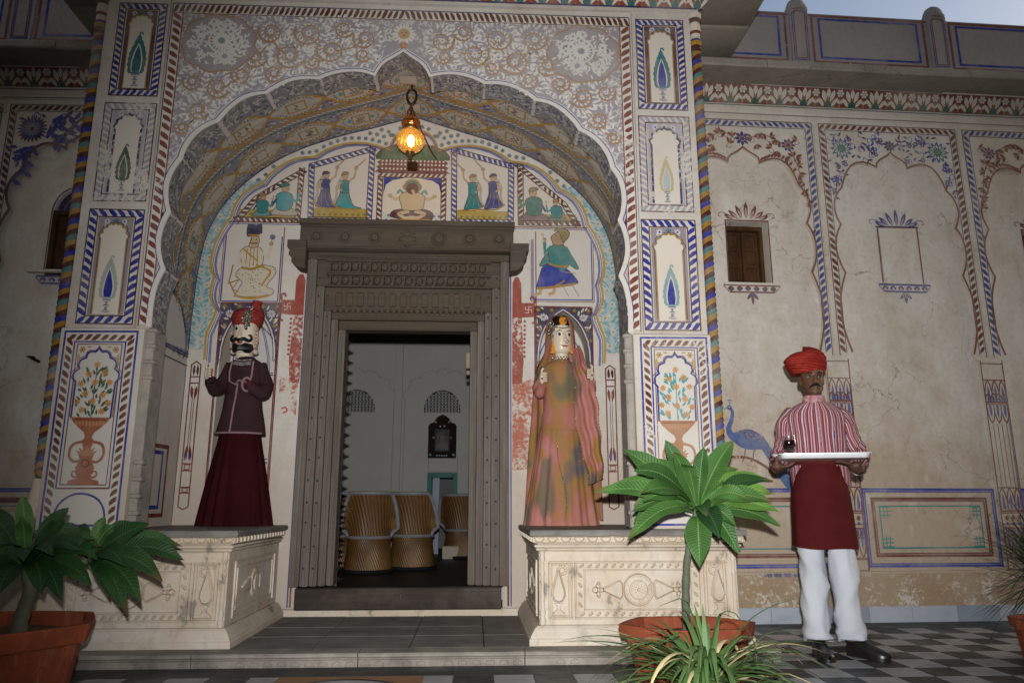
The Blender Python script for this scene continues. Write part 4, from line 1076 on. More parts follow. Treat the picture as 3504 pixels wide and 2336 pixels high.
# side walls of the recess
for sx in (-1, 1):
    xw = XC + sx * 1.66
    pl = Paint(lambda y, v, h, xw=xw, sx=sx: (xw - sx * h, y, v))
    pl.poly([(4.86, 1.95), (5.58, 1.98), (5.50, 2.10), (5.36, 2.26), (5.20, 2.33), (5.04, 2.26), (4.90, 2.10)], (.50, .48, .45, .1), 11)
    for off, cl in ((0, MAROON), (.02, BLUE)):
        pl.strip(smooth_poly([(4.90 - off, 1.95), (4.96 - off, 2.14), (5.08, 2.29 + off), (5.20, 2.345 + off), (5.34, 2.29 + off), (5.47 + off, 2.14), (5.53 + off, 1.95)], 5), .011, W(cl, .12), 12)
    for v, cl in ((1.955, BLUE), (1.935, MAROON), (1.87, NAVY)): pl.strip([(4.85, v), (5.59, v)], .010, W(cl, .1), 12)
    pl.strip([(4.86, 1.245), (5.40, 1.245), (5.40, .775), (4.86, .775)], .028, W(RED, .12), 3, True)
    pl.box(5.06, .83, 5.32, 1.20, .026, W(BLUE, .08), 3); pl.strip([(4.86, 1.2), (5.0, 1.2), (5.0, .83), (4.86, .83)], .02, W(BLUE, .1), 3)
    pl.strip([(4.96, 1.26), (4.96, 1.75), (5.0, 1.75)], .012, W(MAROON, .15), 3); pl.strip([(5.585, .72), (5.585, 1.86)], .010, W(NAVY, .2), 3)
    pl.done('side_wall_painting', portal)
# ---------------------------------------------------------------- carved door frame
df = thing('door_frame', 'weathered grey carved timber door frame around the dark doorway', 'door frame', (XC, YB, .1))
LV = [(.785, .712, 2.775, 2.715, 5.53), (.712, .648, 2.715, 2.50, 5.545), (.648, .592, 2.50, 2.31, 5.565), (.592, .537, 2.31, 2.245, 5.585), (.537, .482, 2.245, 2.17, 5.61)]
for k, (o, i, zo, zi, y) in enumerate(LV):
    for s in (-1, 1):
        mb = MB(); a, b = sorted((XC + s * o, XC + s * (i + .002)))
        w = b - a
        mb.box(a, b, y, 5.745, .275, zi, bev=.006)
        mb.box(a + w * .30, a + w * .62, y - .010, y + .02, .275, zi, bev=.004)
        mb.box(a + w * .70, a + w * .80, y - .005, y + .02, .275, zi, bev=.002)
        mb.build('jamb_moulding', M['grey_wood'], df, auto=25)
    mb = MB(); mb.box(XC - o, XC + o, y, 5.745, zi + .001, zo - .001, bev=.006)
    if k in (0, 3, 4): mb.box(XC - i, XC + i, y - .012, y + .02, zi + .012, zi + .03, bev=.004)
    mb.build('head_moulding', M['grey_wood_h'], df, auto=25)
# two rows of carved knobs, slotted panel, scalloped lip
for z, nk in ((2.655, 16), (2.545, 15)):
    mb = MB()
    for k in range(nk):
        x = XC - .61 + 1.22 * (k + .5) / nk
        mb.lathe([(.0, .034), (.014, .032), (.026, .02), (.03, 0), (.026, -.02), (.014, -.03), (0, -.032)], (x, 5.53, z), 8)
        mb.box(x - .036, x - .026, 5.50, 5.55, z - .035, z + .035, bev=.003)
    mb.box(XC - .64, XC + .64, 5.515, 5.56, z + .040, z + .056, bev=.004)
    mb.box(XC - .64, XC + .64, 5.525, 5.56, z - .052, z - .036, bev=.004)
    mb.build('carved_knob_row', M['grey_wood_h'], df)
mb = MB()
for k in range(14):
    x = XC - .58 + 1.16 * (k + .5) / 14
    mb.box(x - .026, x + .026, 5.55, 5.58, 2.34, 2.455, bev=.008)
for k in range(26):
    x = XC - .59 + 1.18 * (k + .5) / 26
    mb.lathe([(0, -.03), (.012, -.02), (.02, 0), (.02, .012)], (x, 5.562, 2.315), 8)
mb.build('slotted_frieze', M['grey_wood_h'], df)
mb = MB()
for s in (-1, 1):
    for q in (.685, .62):
        for k in range(15):
            z = .40 + k * .155; mb.lathe([(0, 0)] , (0, 0, 0), 3) if False else None
            yy = 5.535 if q > .65 else 5.553
            c = Vector((XC + s * q, yy - .012, z + rnd.uniform(-.012, .012))); ring = [(c.x + .008 * math.cos(a), c.y, c.z + .008 * math.sin(a)) for a in [2 * PI * t / 7 for t in range(7)]]
            tip = mb.vert((c.x, c.y - .008, c.z)); ids = [mb.vert(p) for p in ring]
            for t in range(7): mb.face((tip, ids[t], ids[(t + 1) % 7]))
mb.build('iron_stud', M['iron'], df, kind='stuff')
mb = MB(); mb.box(XC - .728, XC + .728, 5.49, 5.63, .124, .272, bev=.006)
th = mb.build('threshold_beam', M['dark_wood'], df)
mb = MB(); mb.box(XC + .01, XC + .025, 5.48, 5.495, .19, .235, bev=.003); mb.build('latch_eye', M['iron'], th)
# lintel with low-relief rosettes and a seated figure
mb = MB(); mb.box(XC - .85, XC + .815, 5.49, 5.70, 2.785, 3.028, bev=.008)
mb.box(XC - .86, XC + .825, 5.472, 5.60, 2.985, 3.03, bev=.006); mb.box(XC - .845, XC + .81, 5.478, 5.52, 2.962, 2.975, bev=.003); mb.box(XC - .845, XC + .81, 5.478, 5.52, 2.787, 2.803, bev=.004)
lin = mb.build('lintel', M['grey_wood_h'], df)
def relief_disc(mb, cx, cz, y, rs, n=20):
    for r0, r1, h in rs:
        mb.loft([[(cx + r * math.cos(2 * PI * k / n), yy, cz + r * math.sin(2 * PI * k / n)) for k in range(n)] for r, yy in ((r0, y), (r0 - .004, y - h), (r1 + .004, y - h), (max(r1, .001), y))], True)
for cx in (-.72, -.50, -.27, .23, .47, .70):
    mb = MB(); r = .062 if cx == .23 else .05
    relief_disc(mb, XC + cx, 2.882, 5.482, [(r, r - .014, .008), (r * .55, .0, .010)])
    for k in range(12):
        a = 2 * PI * k / 12; x, z = XC + cx + r * .68 * math.cos(a), 2.882 + r * .68 * math.sin(a)
        mb.lathe([(0, .008), (.007, .004), (.009, 0), (.007, -.004), (0, -.008)], (x, 5.478, z), 6)
    mb.build('carved_rosette', M['grey_wood_h'], lin)
mb = MB(); relief_disc(mb, XC - .015, 2.875, 5.482, [(.075, .062, .010)], 4)
for (dx, dz, rx, rz) in ((0, .0, .045, .035), (0, .045, .03, .026), (-.04, -.035, .04, .014), (.04, -.035, .04, .014), (-.045, .03, .014, .02), (.045, .03, .014, .02), (.008, .01, .010, .03)):
    mb.loft([[(XC - .015 + dx + rx * math.sin(PI * j / 6) * math.cos(2 * PI * k / 10), 5.480 - .016 * math.sin(PI * j / 6) * abs(math.sin(2 * PI * k / 10 / 2 + .3)), 2.875 + dz + rz * math.cos(PI * j / 6)) for k in range(10)] for j in range(1, 6)], True, True, True)
mb.build('carved_figure', M['grey_wood_h'], lin)
for s in (-1, 1):
    P = [(.787, 2.845), (.935, 2.845), (.935, 2.79), (.91, 2.77), (.92, 2.73), (.895, 2.70), (.895, 2.67), (.875, 2.645), (.85, 2.625), (.787, 2.61)]
    mb = MB(); rings = []
    for y, q in ((5.45, .006), (5.46, 0), (5.62, 0)):
        c = Vector((.87, 2.77)); rings.append([(XC + s * (u + (c.x - u) * q * 6), y, v + (c.y - v) * q * 6) for u, v in P])
    mb.loft(rings, True, True, True)
    mb.build('bracket', M['grey_wood_h'], df, smooth=False)
# left leaf folded inwards, its iron spikes in profile; pale hinge block on the right
dl = thing('door_leaf', 'dark timber door leaf folded inwards, edged with iron spikes, left of the opening', 'door', (XC - .50, 5.95, .15))
def skew(p): return (p[0] - (p[1] - 5.77) * .75, p[1], p[2])
mb = MB(); mb.box(XC - .535, XC - .487, 5.77, 6.20, .15, 2.19)
for z in (.4, .9, 1.4, 1.9): mb.box(XC - .49, XC - .478, 5.78, 6.19, z - .04, z + .04)
mb.v = [skew(p) for p in mb.v]; mb.build('plank_leaf', M['dark_wood'], dl, smooth=False)
for k in range(24):
    mb = MB(); z = .22 + k * .082; c = (XC - .487, 5.79, z)
    tip = mb.vert((c[0] + .042, c[1] + .01, z)); ids = [mb.vert(skew((c[0] - .002, c[1] + .022 * math.cos(a), z + .026 * math.sin(a)))) for a in [2 * PI * t / 8 for t in range(8)]]
    for t in range(8): mb.face((tip, ids[t], ids[(t + 1) % 8]))
    mb.build('iron_spike', M['iron'], dl, smooth=False)
mb = MB(); mb.box(XC + .452, XC + .481, 5.70, 5.74, 1.89, 2.02, bev=.004); mb.box(XC + .455, XC + .481, 5.70, 5.74, 1.84, 1.875, bev=.004)
mb.build('hinge_block', simple('pale_new_wood', (.30, .21, .15), (.26, .18, .12), 9, .7), df)

# ---------------------------------------------------------------- hanging glass lamp
LX, LY = -.51, 5.10
lamp = thing('hanging_lamp', 'lit amber ribbed glass globe lamp hanging under the arch on an iron chain', 'lamp', (LX, LY, 3.4))
mb = MB()
mb.tube([(LX, LY, 4.0), (LX, LY, 3.93)], .008, 8)
mb.tube([(LX + .035 * math.sin(a) * (1 + .2 * math.cos(a)), LY, 3.875 + .062 * math.cos(a)) for a in [2 * PI * k / 18 for k in range(19)]], .009, 7)
mb.tube([(LX + .012 * math.sin(a), LY + .012 * math.cos(a), 3.83 - .0) for a in [0, 1]], .004, 5)
for k in range(5):
    z = 3.80 - k * .026; ax = k % 2
    mb.tube([(LX + (.011 * math.sin(a) if ax else 0), LY + (0 if ax else .011 * math.sin(a)), z + .018 * math.cos(a)) for a in [2 * PI * t / 10 for t in range(11)]], .0035, 5)
mb.build('chain', M['iron'], lamp)
def glass_mat(name, tint, refl=.12, trans=.3):
    t = NT(name); n = t.n; n.remove(t.b)
    tr = n.new('ShaderNodeBsdfTransparent'); tr.inputs[0].default_value = tint + (1,)
    tl = n.new('ShaderNodeBsdfTranslucent'); tl.inputs[0].default_value = tint + (1,)
    gl = n.new('ShaderNodeBsdfGlossy'); gl.inputs['Roughness'].default_value = .06
    lw = n.new('ShaderNodeLayerWeight'); lw.inputs[0].default_value = .35
    m1 = n.new('ShaderNodeMixShader'); m1.inputs[0].default_value = trans; t.L(tr.outputs[0], m1.inputs[1]); t.L(tl.outputs[0], m1.inputs[2])
    m2 = n.new('ShaderNodeMixShader'); t.L(t.math('MULTIPLY_ADD', lw.outputs['Facing'], .45, refl * .5), m2.inputs[0]); t.L(m1.outputs[0], m2.inputs[1]); t.L(gl.outputs[0], m2.inputs[2])
    t.L(m2.outputs[0], n['Material Output'].inputs[0]); return t.m
M['amber'] = glass_mat('amber_glass', (.93, .60, .20), .12, .14)
M['brass'] = simple('old_brass', (.34, .20, .07), (.2, .11, .04), 12, .38, .15, 80, .002, .5, Metallic=.8)
def ribbed(mb, prof, nr, amp, n=64):
    mb.loft([[(LX + r * (1 + amp * abs(math.sin(nr * PI * k / n))) * math.cos(2 * PI * k / n), LY + r * (1 + amp * abs(math.sin(nr * PI * k / n))) * math.sin(2 * PI * k / n), z) for k in range(n)] for r, z in prof], True)
mb = MB(); ribbed(mb, [(.096 * math.sin(PI * (j + .8) / 13.2) + .004, 3.512 + .094 * math.cos(PI * (j + .8) / 13.2)) for j in range(13)], 16, .07)
mb.build('glass_globe', M['amber'], lamp)
mb = MB(); ribbed(mb, [(.05, 3.615), (.066, 3.64), (.07, 3.665), (.055, 3.69), (.035, 3.70), (.02, 3.715)], 12, .06)
mb.build('glass_cap', M['amber'], lamp)
mb = MB(); mb.lathe([(.02, 3.72), (.024, 3.70), (.02, 3.69)], (LX, LY, 0), 12); mb.lathe([(.05, 3.592), (.056, 3.60), (.056, 3.612), (.05, 3.622)], (LX, LY, 0), 24)
mb.lathe([(.03, 3.425), (.034, 3.415), (.024, 3.40), (.012, 3.385), (.016, 3.375), (.001, 3.36)], (LX, LY, 0), 14)
mb.build('brass_fittings', M['brass'], lamp)
t = NT('bulb_light'); t.n.remove(t.b); em = t.n.new('ShaderNodeEmission'); em.inputs[0].default_value = (1, .72, .36, 1); em.inputs[1].default_value = 30
t.L(em.outputs[0], t.n['Material Output'].inputs[0])
mb = MB(); mb.lathe([(.001, 3.552), (.018, 3.548), (.026, 3.525), (.028, 3.505), (.022, 3.48), (.010, 3.465), (.001, 3.46)], (LX + .004, LY, 0), 14)
mb.build('bulb', t.m, lamp)
ld = bpy.data.lights.new('bulb_glow', 'POINT'); ld.energy = .7; ld.color = (1, .60, .25); ld.shadow_soft_size = .03
lo = bpy.data.objects.new('bulb_glow', ld); COL.objects.link(lo); lo.location = (LX, LY - .045, 3.50)
cord = MB(); cord.tube(smooth_poly([(LX, LY, 3.80), (LX + .03, LY - .02, 3.72), (LX + .09, LY + .05, 3.60), (LX + .14, LY + .25, 3.56), (LX + .17, YB - .02, 3.60)], 5), .004, 5); cord.tube(smooth_poly([(LX, LY, 3.80), (LX - .03, LY, 3.75), (LX - .02, LY, 3.68)], 4), .004, 5)
tag(cord.build('lamp_cord', simple('red_cord', (.16, .03, .02), None, 8, .8, 0)), 'thin red cord slung from the lamp hook to the painted wall', 'cord')
jb = thing('junction_box', 'small brown wooden junction box fixed just under the painted green dome', 'junction box', (XC + .01, YB, 3.53))
mb = MB(); mb.box(XC - .045, XC + .035, 5.56, 5.60, 3.50, 3.57, bev=.005); mb.build('box_body', M['shutter'], jb)
mb = MB(); mb.box(XC - .035, XC + .025, 5.552, 5.562, 3.51, 3.56, bev=.003); mb.build('box_lid', M['shutter'], jb)

# ---------------------------------------------------------------- stone pedestals
def relief(mb, pts, mp, d, ins=.006, dirt=0):
    c = Vector((sum(p[0] for p in pts) / len(pts), sum(p[1] for p in pts) / len(pts))); inner = []
    n = len(pts)
    for i in range(n):
        a, b, e = Vector(pts[i - 1]), Vector(pts[i]), Vector(pts[(i + 1) % n])
        t = ((b - a).normalized() + (e - b).normalized())
        t = t.normalized() if t.length > 1e-6 else (e - b).normalized()
        nn = Vector((-t.y, t.x)); nn = nn if nn.dot(c - b) > 0 else -nn
        inner.append(tuple(b + nn * ins))
    if dirt:
        ou = [tuple(Vector(p) * 2 - Vector(q)) for p, q in zip(pts, inner)]; k = min(1, dirt / ins)
        w0 = [mb.vert(mp(u, v, .0007)) for u, v in pts]; w1 = [mb.vert(mp(lerp(p[0], u, k), lerp(p[1], v, k), .0007)) for (u, v), p in zip(ou, pts)]
        for i in range(n): mb.face((w0[i], w0[(i + 1) % n], w1[(i + 1) % n], w1[i]), None, None, 1)
    o = [mb.vert(mp(u, v, 0)) for u, v in pts]; i2 = [mb.vert(mp(u, v, d)) for u, v in inner]
    for i in range(n): mb.face((o[i], o[(i + 1) % n], i2[(i + 1) % n], i2[i]))
    mb.tess([inner], lambda u, v: mp(u, v, d))
def rbox(mb, u0, v0, u1, v1, mp, w, d=.008):
    for a in ((u0, v0, u1, v0 + w), (u0, v1 - w, u1, v1), (u0, v0 + w, u0 + w, v1 - w), (u1 - w, v0 + w, u1, v1 - w)):
        relief(mb, [(a[0], a[1]), (a[2], a[1]), (a[2], a[3]), (a[0], a[3])], mp, d, min(.004, w * .3), .004)
def rope_relief(mb, p0, p1, w, mp, pitch=.045, d=.010):
    p0, p1 = Vector(p0), Vector(p1); dd = p1 - p0; L = dd.length; dd /= L; n = int(L / pitch)
    for k in range(n):
        c = p0 + dd * (L * (k + .5) / n); a = math.atan2(dd.y, dd.x) + R(40); e = Vector((math.cos(a), math.sin(a))); f = Vector((-e.y, e.x))
        pts = [c + e * w * .62 * math.cos(t) + f * w * .26 * math.sin(t) for t in [2 * PI * q / 8 for q in range(8)]]
        relief(mb, [tuple(p) for p in pts], mp, d, .005, .003)
def cyp_relief(mb, cx, z0, h, mp, s):
    w = h * .155
    L = [(0, .27), (.6, .30), (1, .42), (.92, .55), (.6, .72), (.32, .88), (.15, 1.0)]
    pts = [(cx + a * w, z0 + b * h) for a, b in L] + [(cx - a * w, z0 + b * h) for a, b in L[::-1][:-1]]
    relief(mb, pts, mp, .018, .010, .005)
    relief(mb, [(cx - w * .95, z0), (cx + w * .95, z0), (cx + w * .8, z0 + .06 * h), (cx + .3 * w, z0 + .12 * h), (cx + .35 * w, z0 + .2 * h), (cx + .75 * w, z0 + .26 * h), (cx - .75 * w, z0 + .26 * h), (cx - .35 * w, z0 + .2 * h), (cx - .3 * w, z0 + .12 * h), (cx - w * .8, z0 + .06 * h)], mp, .012, .004)
    for k in range(7):
        a = R(160 - k * 40) if s > 0 else R(20 + k * 40)
        q = (cx + s * w * .55 + w * .55 * math.cos(a), z0 + h * .97 + w * .55 * math.sin(a))
        relief(mb, [(q[0] + .011 * math.cos(t), q[1] + .011 * math.sin(t)) for t in [2 * PI * j / 7 for j in range(7)]], mp, .010, .004)
def pedestal(x0, x1, side, label):
    p = thing('stone_pedestal', label, 'pedestal', ((x0 + x1) / 2, 4.9, .07))
    yb = 5.57; yf = 4.465
    def tier(name, parts, mat):
        mb = MB()
        for e, z0, z1 in parts:
            ea, eb, ef = e, e, e
            mb.box(x0 - ea, x1 + eb, yf - ef, yb, z0, z1, bev=.006)
        return mb.build(name, mat, p, auto=30)
    # splayed plinth
    mb = MB(); rings = []
    for e, z in ((.062, .071), (.062, .105), (.054, .112), (.054, .118), (.028, .158), (.02, .165), (.012, .172)):
        rings.append([(x0 - e, yf - e, z), (x1 + e, yf - e, z), (x1 + e, yb, z), (x0 - e, yb, z)])
    mb.loft(rings, True, False, True); mb.build('plinth', M['stone'], p, smooth=False)
    body = tier('pedestal_body', [(0, .17, .585)], M['stone'])
    tier('cornice_moulding', [(.018, .585, .602), (.028, .604, .622), (.012, .622, .632)], M['stone'])
    fr = tier('carved_frieze', [(.040, .630, .668)], M['stone'])
    mb = MB()
    mp = lambda u, v, h: (u, yf - .04 - h, v)
    n = int((x1 - x0 + .08) / .075)
    for k in range(n):
        c = x0 - .04 + (x1 - x0 + .08) * (k + .5) / n
        relief(mb, [(c + .030 * math.cos(t), .664 - .030 * max(0, math.sin(t))) for t in [PI * j / 8 for j in range(9)]], mp, .010, .006, .004)
        for q in (-.012, 0, .012): relief(mb, [(c + q - .003, .642), (c + q + .003, .642), (c + q * 1.3 + .003, .662), (c + q * 1.3 - .003, .662)], mp, .014, .001)
        relief(mb, [(c + .037 - .007, .634), (c + .037 + .007, .634), (c + .037, .652)], mp, .010, .002)
    xs, sg = (x1 + .04, 1) if side < 0 else (x0 - .04, -1)
    for k in range(16):
        c = 4.46 + k * .07
        relief(mb, [(c - .010, .636), (c + .010, .636), (c + .010, .664), (c - .010, .664)], lambda u, v, h: (xs + sg * h, u, v), .008, .003)
    mb.build('leaf_carving', [M['stone'], M['dirt']], fr, smooth=False, kind='stuff')
    # top slab, a little worn at the rim
    mb = MB(); N = 16
    rng = []
    for e, z in ((.048, .668), (.055, .672), (.058, .69), (.05, .703)):
        ring = [(x0 - e, yf - e, z)] + [(lerp(x0 - e, x1 + e, k / N), yf - e + .004 * noise.noise((k * 1.3, z * 50, side)), z + .003 * noise.noise((k * .9, 3, side))) for k in range(1, N)] + [(x1 + e, yf - e, z), (x1 + e, yb, z), (x0 - e, yb, z)]
        rng.append(ring)
    mb.loft(rng, True, True, True, col=None); mb.build('top_slab', M['slab_top'], p, smooth=False)
    return p, body, yf
def front_relief(body, yf, u0, u1, v0, v1, kind, s=1):
    mb = MB(); mp = lambda u, v, h: (u, yf - h, v)
    rbox(mb, u0, v0, u1, v1, mp, .009, .009)
    if kind == 'cypress':
        rbox(mb, u0 + .018, v0 + .014, u1 - .018, v1 - .014, mp, .006, .006); cyp_relief(mb, (u0 + u1) / 2 - s * .012, v0 + .022, (v1 - v0) * .80, mp, s)
    else:
        a, b, c, d = u0 + .055, u1 - .055, v0 + .045, v1 - .045
        rbox(mb, a, c, b, d, mp, .008, .007)
        rope_relief(mb, (u0 + .02, v1 - .026), (u1 - .02, v1 - .026), .026, mp); rope_relief(mb, (u0 + .02, v0 + .026), (u1 - .02, v0 + .026), .026, mp)
        rope_relief(mb, (u0 + .032, v0 + .05), (u0 + .032, v1 - .05), .026, mp); rope_relief(mb, (u1 - .032, v0 + .05), (u1 - .032, v1 - .05), .026, mp)
        cx, cz = s, (v0 + v1) / 2; n = 28
        for r0, r1, h in ((.088, .076, .018), (.058, .050, .020), (.012, 0, .028)):
            mb.loft([[(cx + r * math.cos(2 * PI * k / n), yy, cz + r * math.sin(2 * PI * k / n)) for k in range(n)] for r, yy in ((r0, yf), (r0 - .003, yf - h), (r1 + .003, yf - h), (max(r1, .0005), yf - h * .45))], True)
            mb.loft([[(cx + r * math.cos(2 * PI * k / n), yf - .0008, cz + r * math.sin(2 * PI * k / n)) for k in range(n)] for r in (r0 + .006, r0)], True, m=1)
        mb.loft([[(cx + r * math.cos(2 * PI * k / n), yf - .010, cz + r * math.sin(2 * PI * k / n)) for k in range(n)] for r in (.085, .001)], True)
        for k in range(16):
            t = 2 * PI * k / 16
            relief(mb, [(cx + r * math.cos(t + dt), cz + r * math.sin(t + dt)) for r, dt in ((.062, -.03), (.074, -.03), (.074, .03), (.062, .03))], lambda u, v, h: (u, yf - .010 - h, v), .006, .001)
            if k % 2 == 0: relief(mb, [(cx + r * math.cos(t + dt), cz + r * math.sin(t + dt)) for r, dt in ((.014, -.12), (.048, -.30), (.048, .30), (.014, .12))], lambda u, v, h: (u, yf - .010 - h, v), .006, .003)
        for q in (-1, 1):
            ln = (b - cx if q > 0 else cx - a) - .03
            t0, t1 = .092, min(ln - .06, .205)
            relief(mb, [(cx + q * t0, cz - .03), (cx + q * (t0 + .015), cz - .052), (cx + q * (t0 + .045), cz - .04), (cx + q * t1, cz - .008), (cx + q * t1, cz + .008), (cx + q * (t0 + .045), cz + .04), (cx + q * (t0 + .015), cz + .052), (cx + q * t0, cz + .03)], mp, .014, .008, .006)
            relief(mb, [(cx + q * (t0 + .02), cz - .004), (cx + q * t1, cz - .002), (cx + q * t1, cz + .002), (cx + q * (t0 + .02), cz + .004)], mp, .016, .0015)
            for dz, dx, r in ((0, .05, .016), (.022, .032, .012), (-.022, .032, .012), (.0, .012, .012), (.036, .028, .008), (-.036, .028, .008)):
                relief(mb, [(cx + q * (t1 + dx) + r * math.cos(t), cz + dz + r * math.sin(t)) for t in [2 * PI * j / 9 for j in range(9)]], mp, .012, .004, .004)
    mb.build('relief_panel', [M['stone'], M['dirt']], body, smooth=False)
pR, bR, yf = pedestal(.38, 1.555, 1, 'carved whitewashed stone pedestal to the right of the doorway, under the veiled puppet')
front_relief(bR, yf, .435, .575, .205, .525, 'cypress', 1); front_relief(bR, yf, .588, 1.335, .205, .525, 'medallion', .962); front_relief(bR, yf, 1.352, 1.492, .205, .525, 'cypress', -1)
pL, bL, yf = pedestal(-2.46, -1.405, -1, 'stained whitewashed stone pedestal to the left of the doorway, under the moustached puppet')
front_relief(bL, yf, -1.60, -1.455, .205, .525, 'cypress', -1); front_relief(bL, yf, -2.30, -1.612, .205, .525, 'medallion', -1.955)
for p, b, xs in ((pR, bR, (.40, 1.532)), (pL, bL, (-1.425,))):
    for x in xs:
        mb = MB(); mb.lathe([(.016, .175), (.02, .20), (.013, .22), (.018, .245), (.012, .262), (.013, .34), (.011, .44), (.017, .455), (.011, .47), (.011, .52), (.018, .54), (.013, .56), (.018, .583)], (x, yf - .002, 0), 10)
        mb.build('corner_baluster', M['stone'], b)
for b, x, sg in ((bL, -1.405, 1), (bR, .38, -1)):
    mb = MB(); mp = lambda u, v, h: (x + sg * h, u, v)
    rbox(mb, 4.58, .205, 5.45, .525, mp, .010, .010); rbox(mb, 4.63, .245, 5.40, .485, mp, .008, .008)
    for r in (.088, .055): 
        pts = [(5.0 + r * math.cos(t), .365 + r * math.sin(t)) for t in [2 * PI * k / 24 for k in range(24)]]
        relief(mb, pts, mp, .012 if r > .08 else .02, .008)
    for q in (-1, 1): relief(mb, [(5.0 + q * .09, .325), (5.0 + q * .13, .315), (5.0 + q * .26, .36), (5.0 + q * .26, .37), (5.0 + q * .13, .415), (5.0 + q * .09, .405)], mp, .012, .008)
    mb.build('relief_panel', [M['stone'], M['dirt']], b, smooth=False)

# ---------------------------------------------------------------- step
M['kerb'] = simple('dirty_kerb_limestone', (.33, .30, .26), (.16, .147, .13), 5, .85, .4, 50, .006, .1, 8)
step = bpy.data.objects.new('entrance_step', None); COL.objects.link(step); step['kind'] = 'structure'
for x0, x1 in ((-2.72, -1.50), (-1.495, -.62), (-.615, .28), (.285, .98), (.985, 1.70)):
    mb = MB(); rings = []
    N = 10
    prof = [(4.262, .0), (4.262, .034), (4.256, .040), (4.262, .046), (4.25, .052), (4.250, .064), (4.258, .0705), (4.40, .0705), (4.40, .0)]
    rings = [[(lerp(x0, x1, k / N), y + .004 * noise.noise((lerp(x0, x1, k / N) * 7, z * 40, 1)), z + (.002 * noise.noise((lerp(x0, x1, k / N) * 5, 2, z)) if z > .01 else 0)) for y, z in prof] for k in range(N + 1)]
    mb.loft(rings, True, True, True)
    n = int((x1 - x0) / .072)
    for k in range(n):
        c = x0 + (x1 - x0) * (k + .5) / n
        if rnd.random() < .2: continue
        relief(mb, [(c - .026, .005), (c + .026, .005), (c + .022, .024), (c, .033), (c - .022, .024)], lambda u, v, h: (u, 4.262 - h, v), .006, .004)
    mb.build('kerb_stone', M['kerb'], step, smooth=False)
fx = [(-2.5, -1.42), (-1.415, -.90), (-.895, -.36), (-.355, .06), (.065, .36), (.365, 1.6)]
for x0, x1 in fx:
    for y0, y1 in ((4.402, 4.78), (4.784, 5.12), (5.124, 5.60)):
        j = rnd.uniform(-.10, .10) if y0 < 5 else 0
        mb = MB(); mb.box(x0, x1, y0, y1, .0, .0705 + rnd.uniform(-.002, .001), bev=.003)
        mb.build('flagstone', M['slate'], step, smooth=False)
# ---------------------------------------------------------------- courtyard walls left and right of the portal
NT_ = [(.505, 2.02), (.50, 2.68), (.495, 3.10), (.455, 3.43), (.135, 3.625)]; NM_ = [(.565, 2.36), (.555, 2.90), (.535, 3.28), (.335, 3.645)]
nh = [(.55, .36), (.55, 1.97), (.53, 1.985)] + [NT_[0]]
for i in range(4):
    a, m, b = Vector(NT_[i]), Vector(NM_[i]), Vector(NT_[i + 1]); c = m * 2 - (a + b) / 2
    for k in range(1, 8):
        t = k / 7; q = a * (1 - t) ** 2 + c * 2 * t * (1 - t) + b * t * t; nh.append((q.x, q.y))
nh += [(.128, 3.66), (.10, 3.69), (.06, 3.715), (.025, 3.738), (0, 3.762)]
NOUT = [(-u, v) for u, v in nh] + nh[::-1][1:]
def lotus(p, c, v0, v1, w, n, up=True, l=4):
    d = (v1 - v0)
    for k in range(n):
        u = c - w / 2 + w * (k + .5) / n; hw = w / n * .5
        f = (lambda t: v0 + d * t) if up else (lambda t: v1 - d * t)
        pts = [(u - hw, f(0)), (u - hw * .98, f(.45)), (u - hw * .6, f(.8)), (u, f(1)), (u + hw * .6, f(.8)), (u + hw * .98, f(.45)), (u + hw, f(0))]
        p.strip(pts, .010, W((.14, .045, .035), .25), l)
        p.poly([(u - hw * .38, f(.02)), (u + hw * .38, f(.02)), (u + hw * .30, f(.5)), (u, f(.78)), (u - hw * .30, f(.5))], W((.06, .09, .27), .35), l)
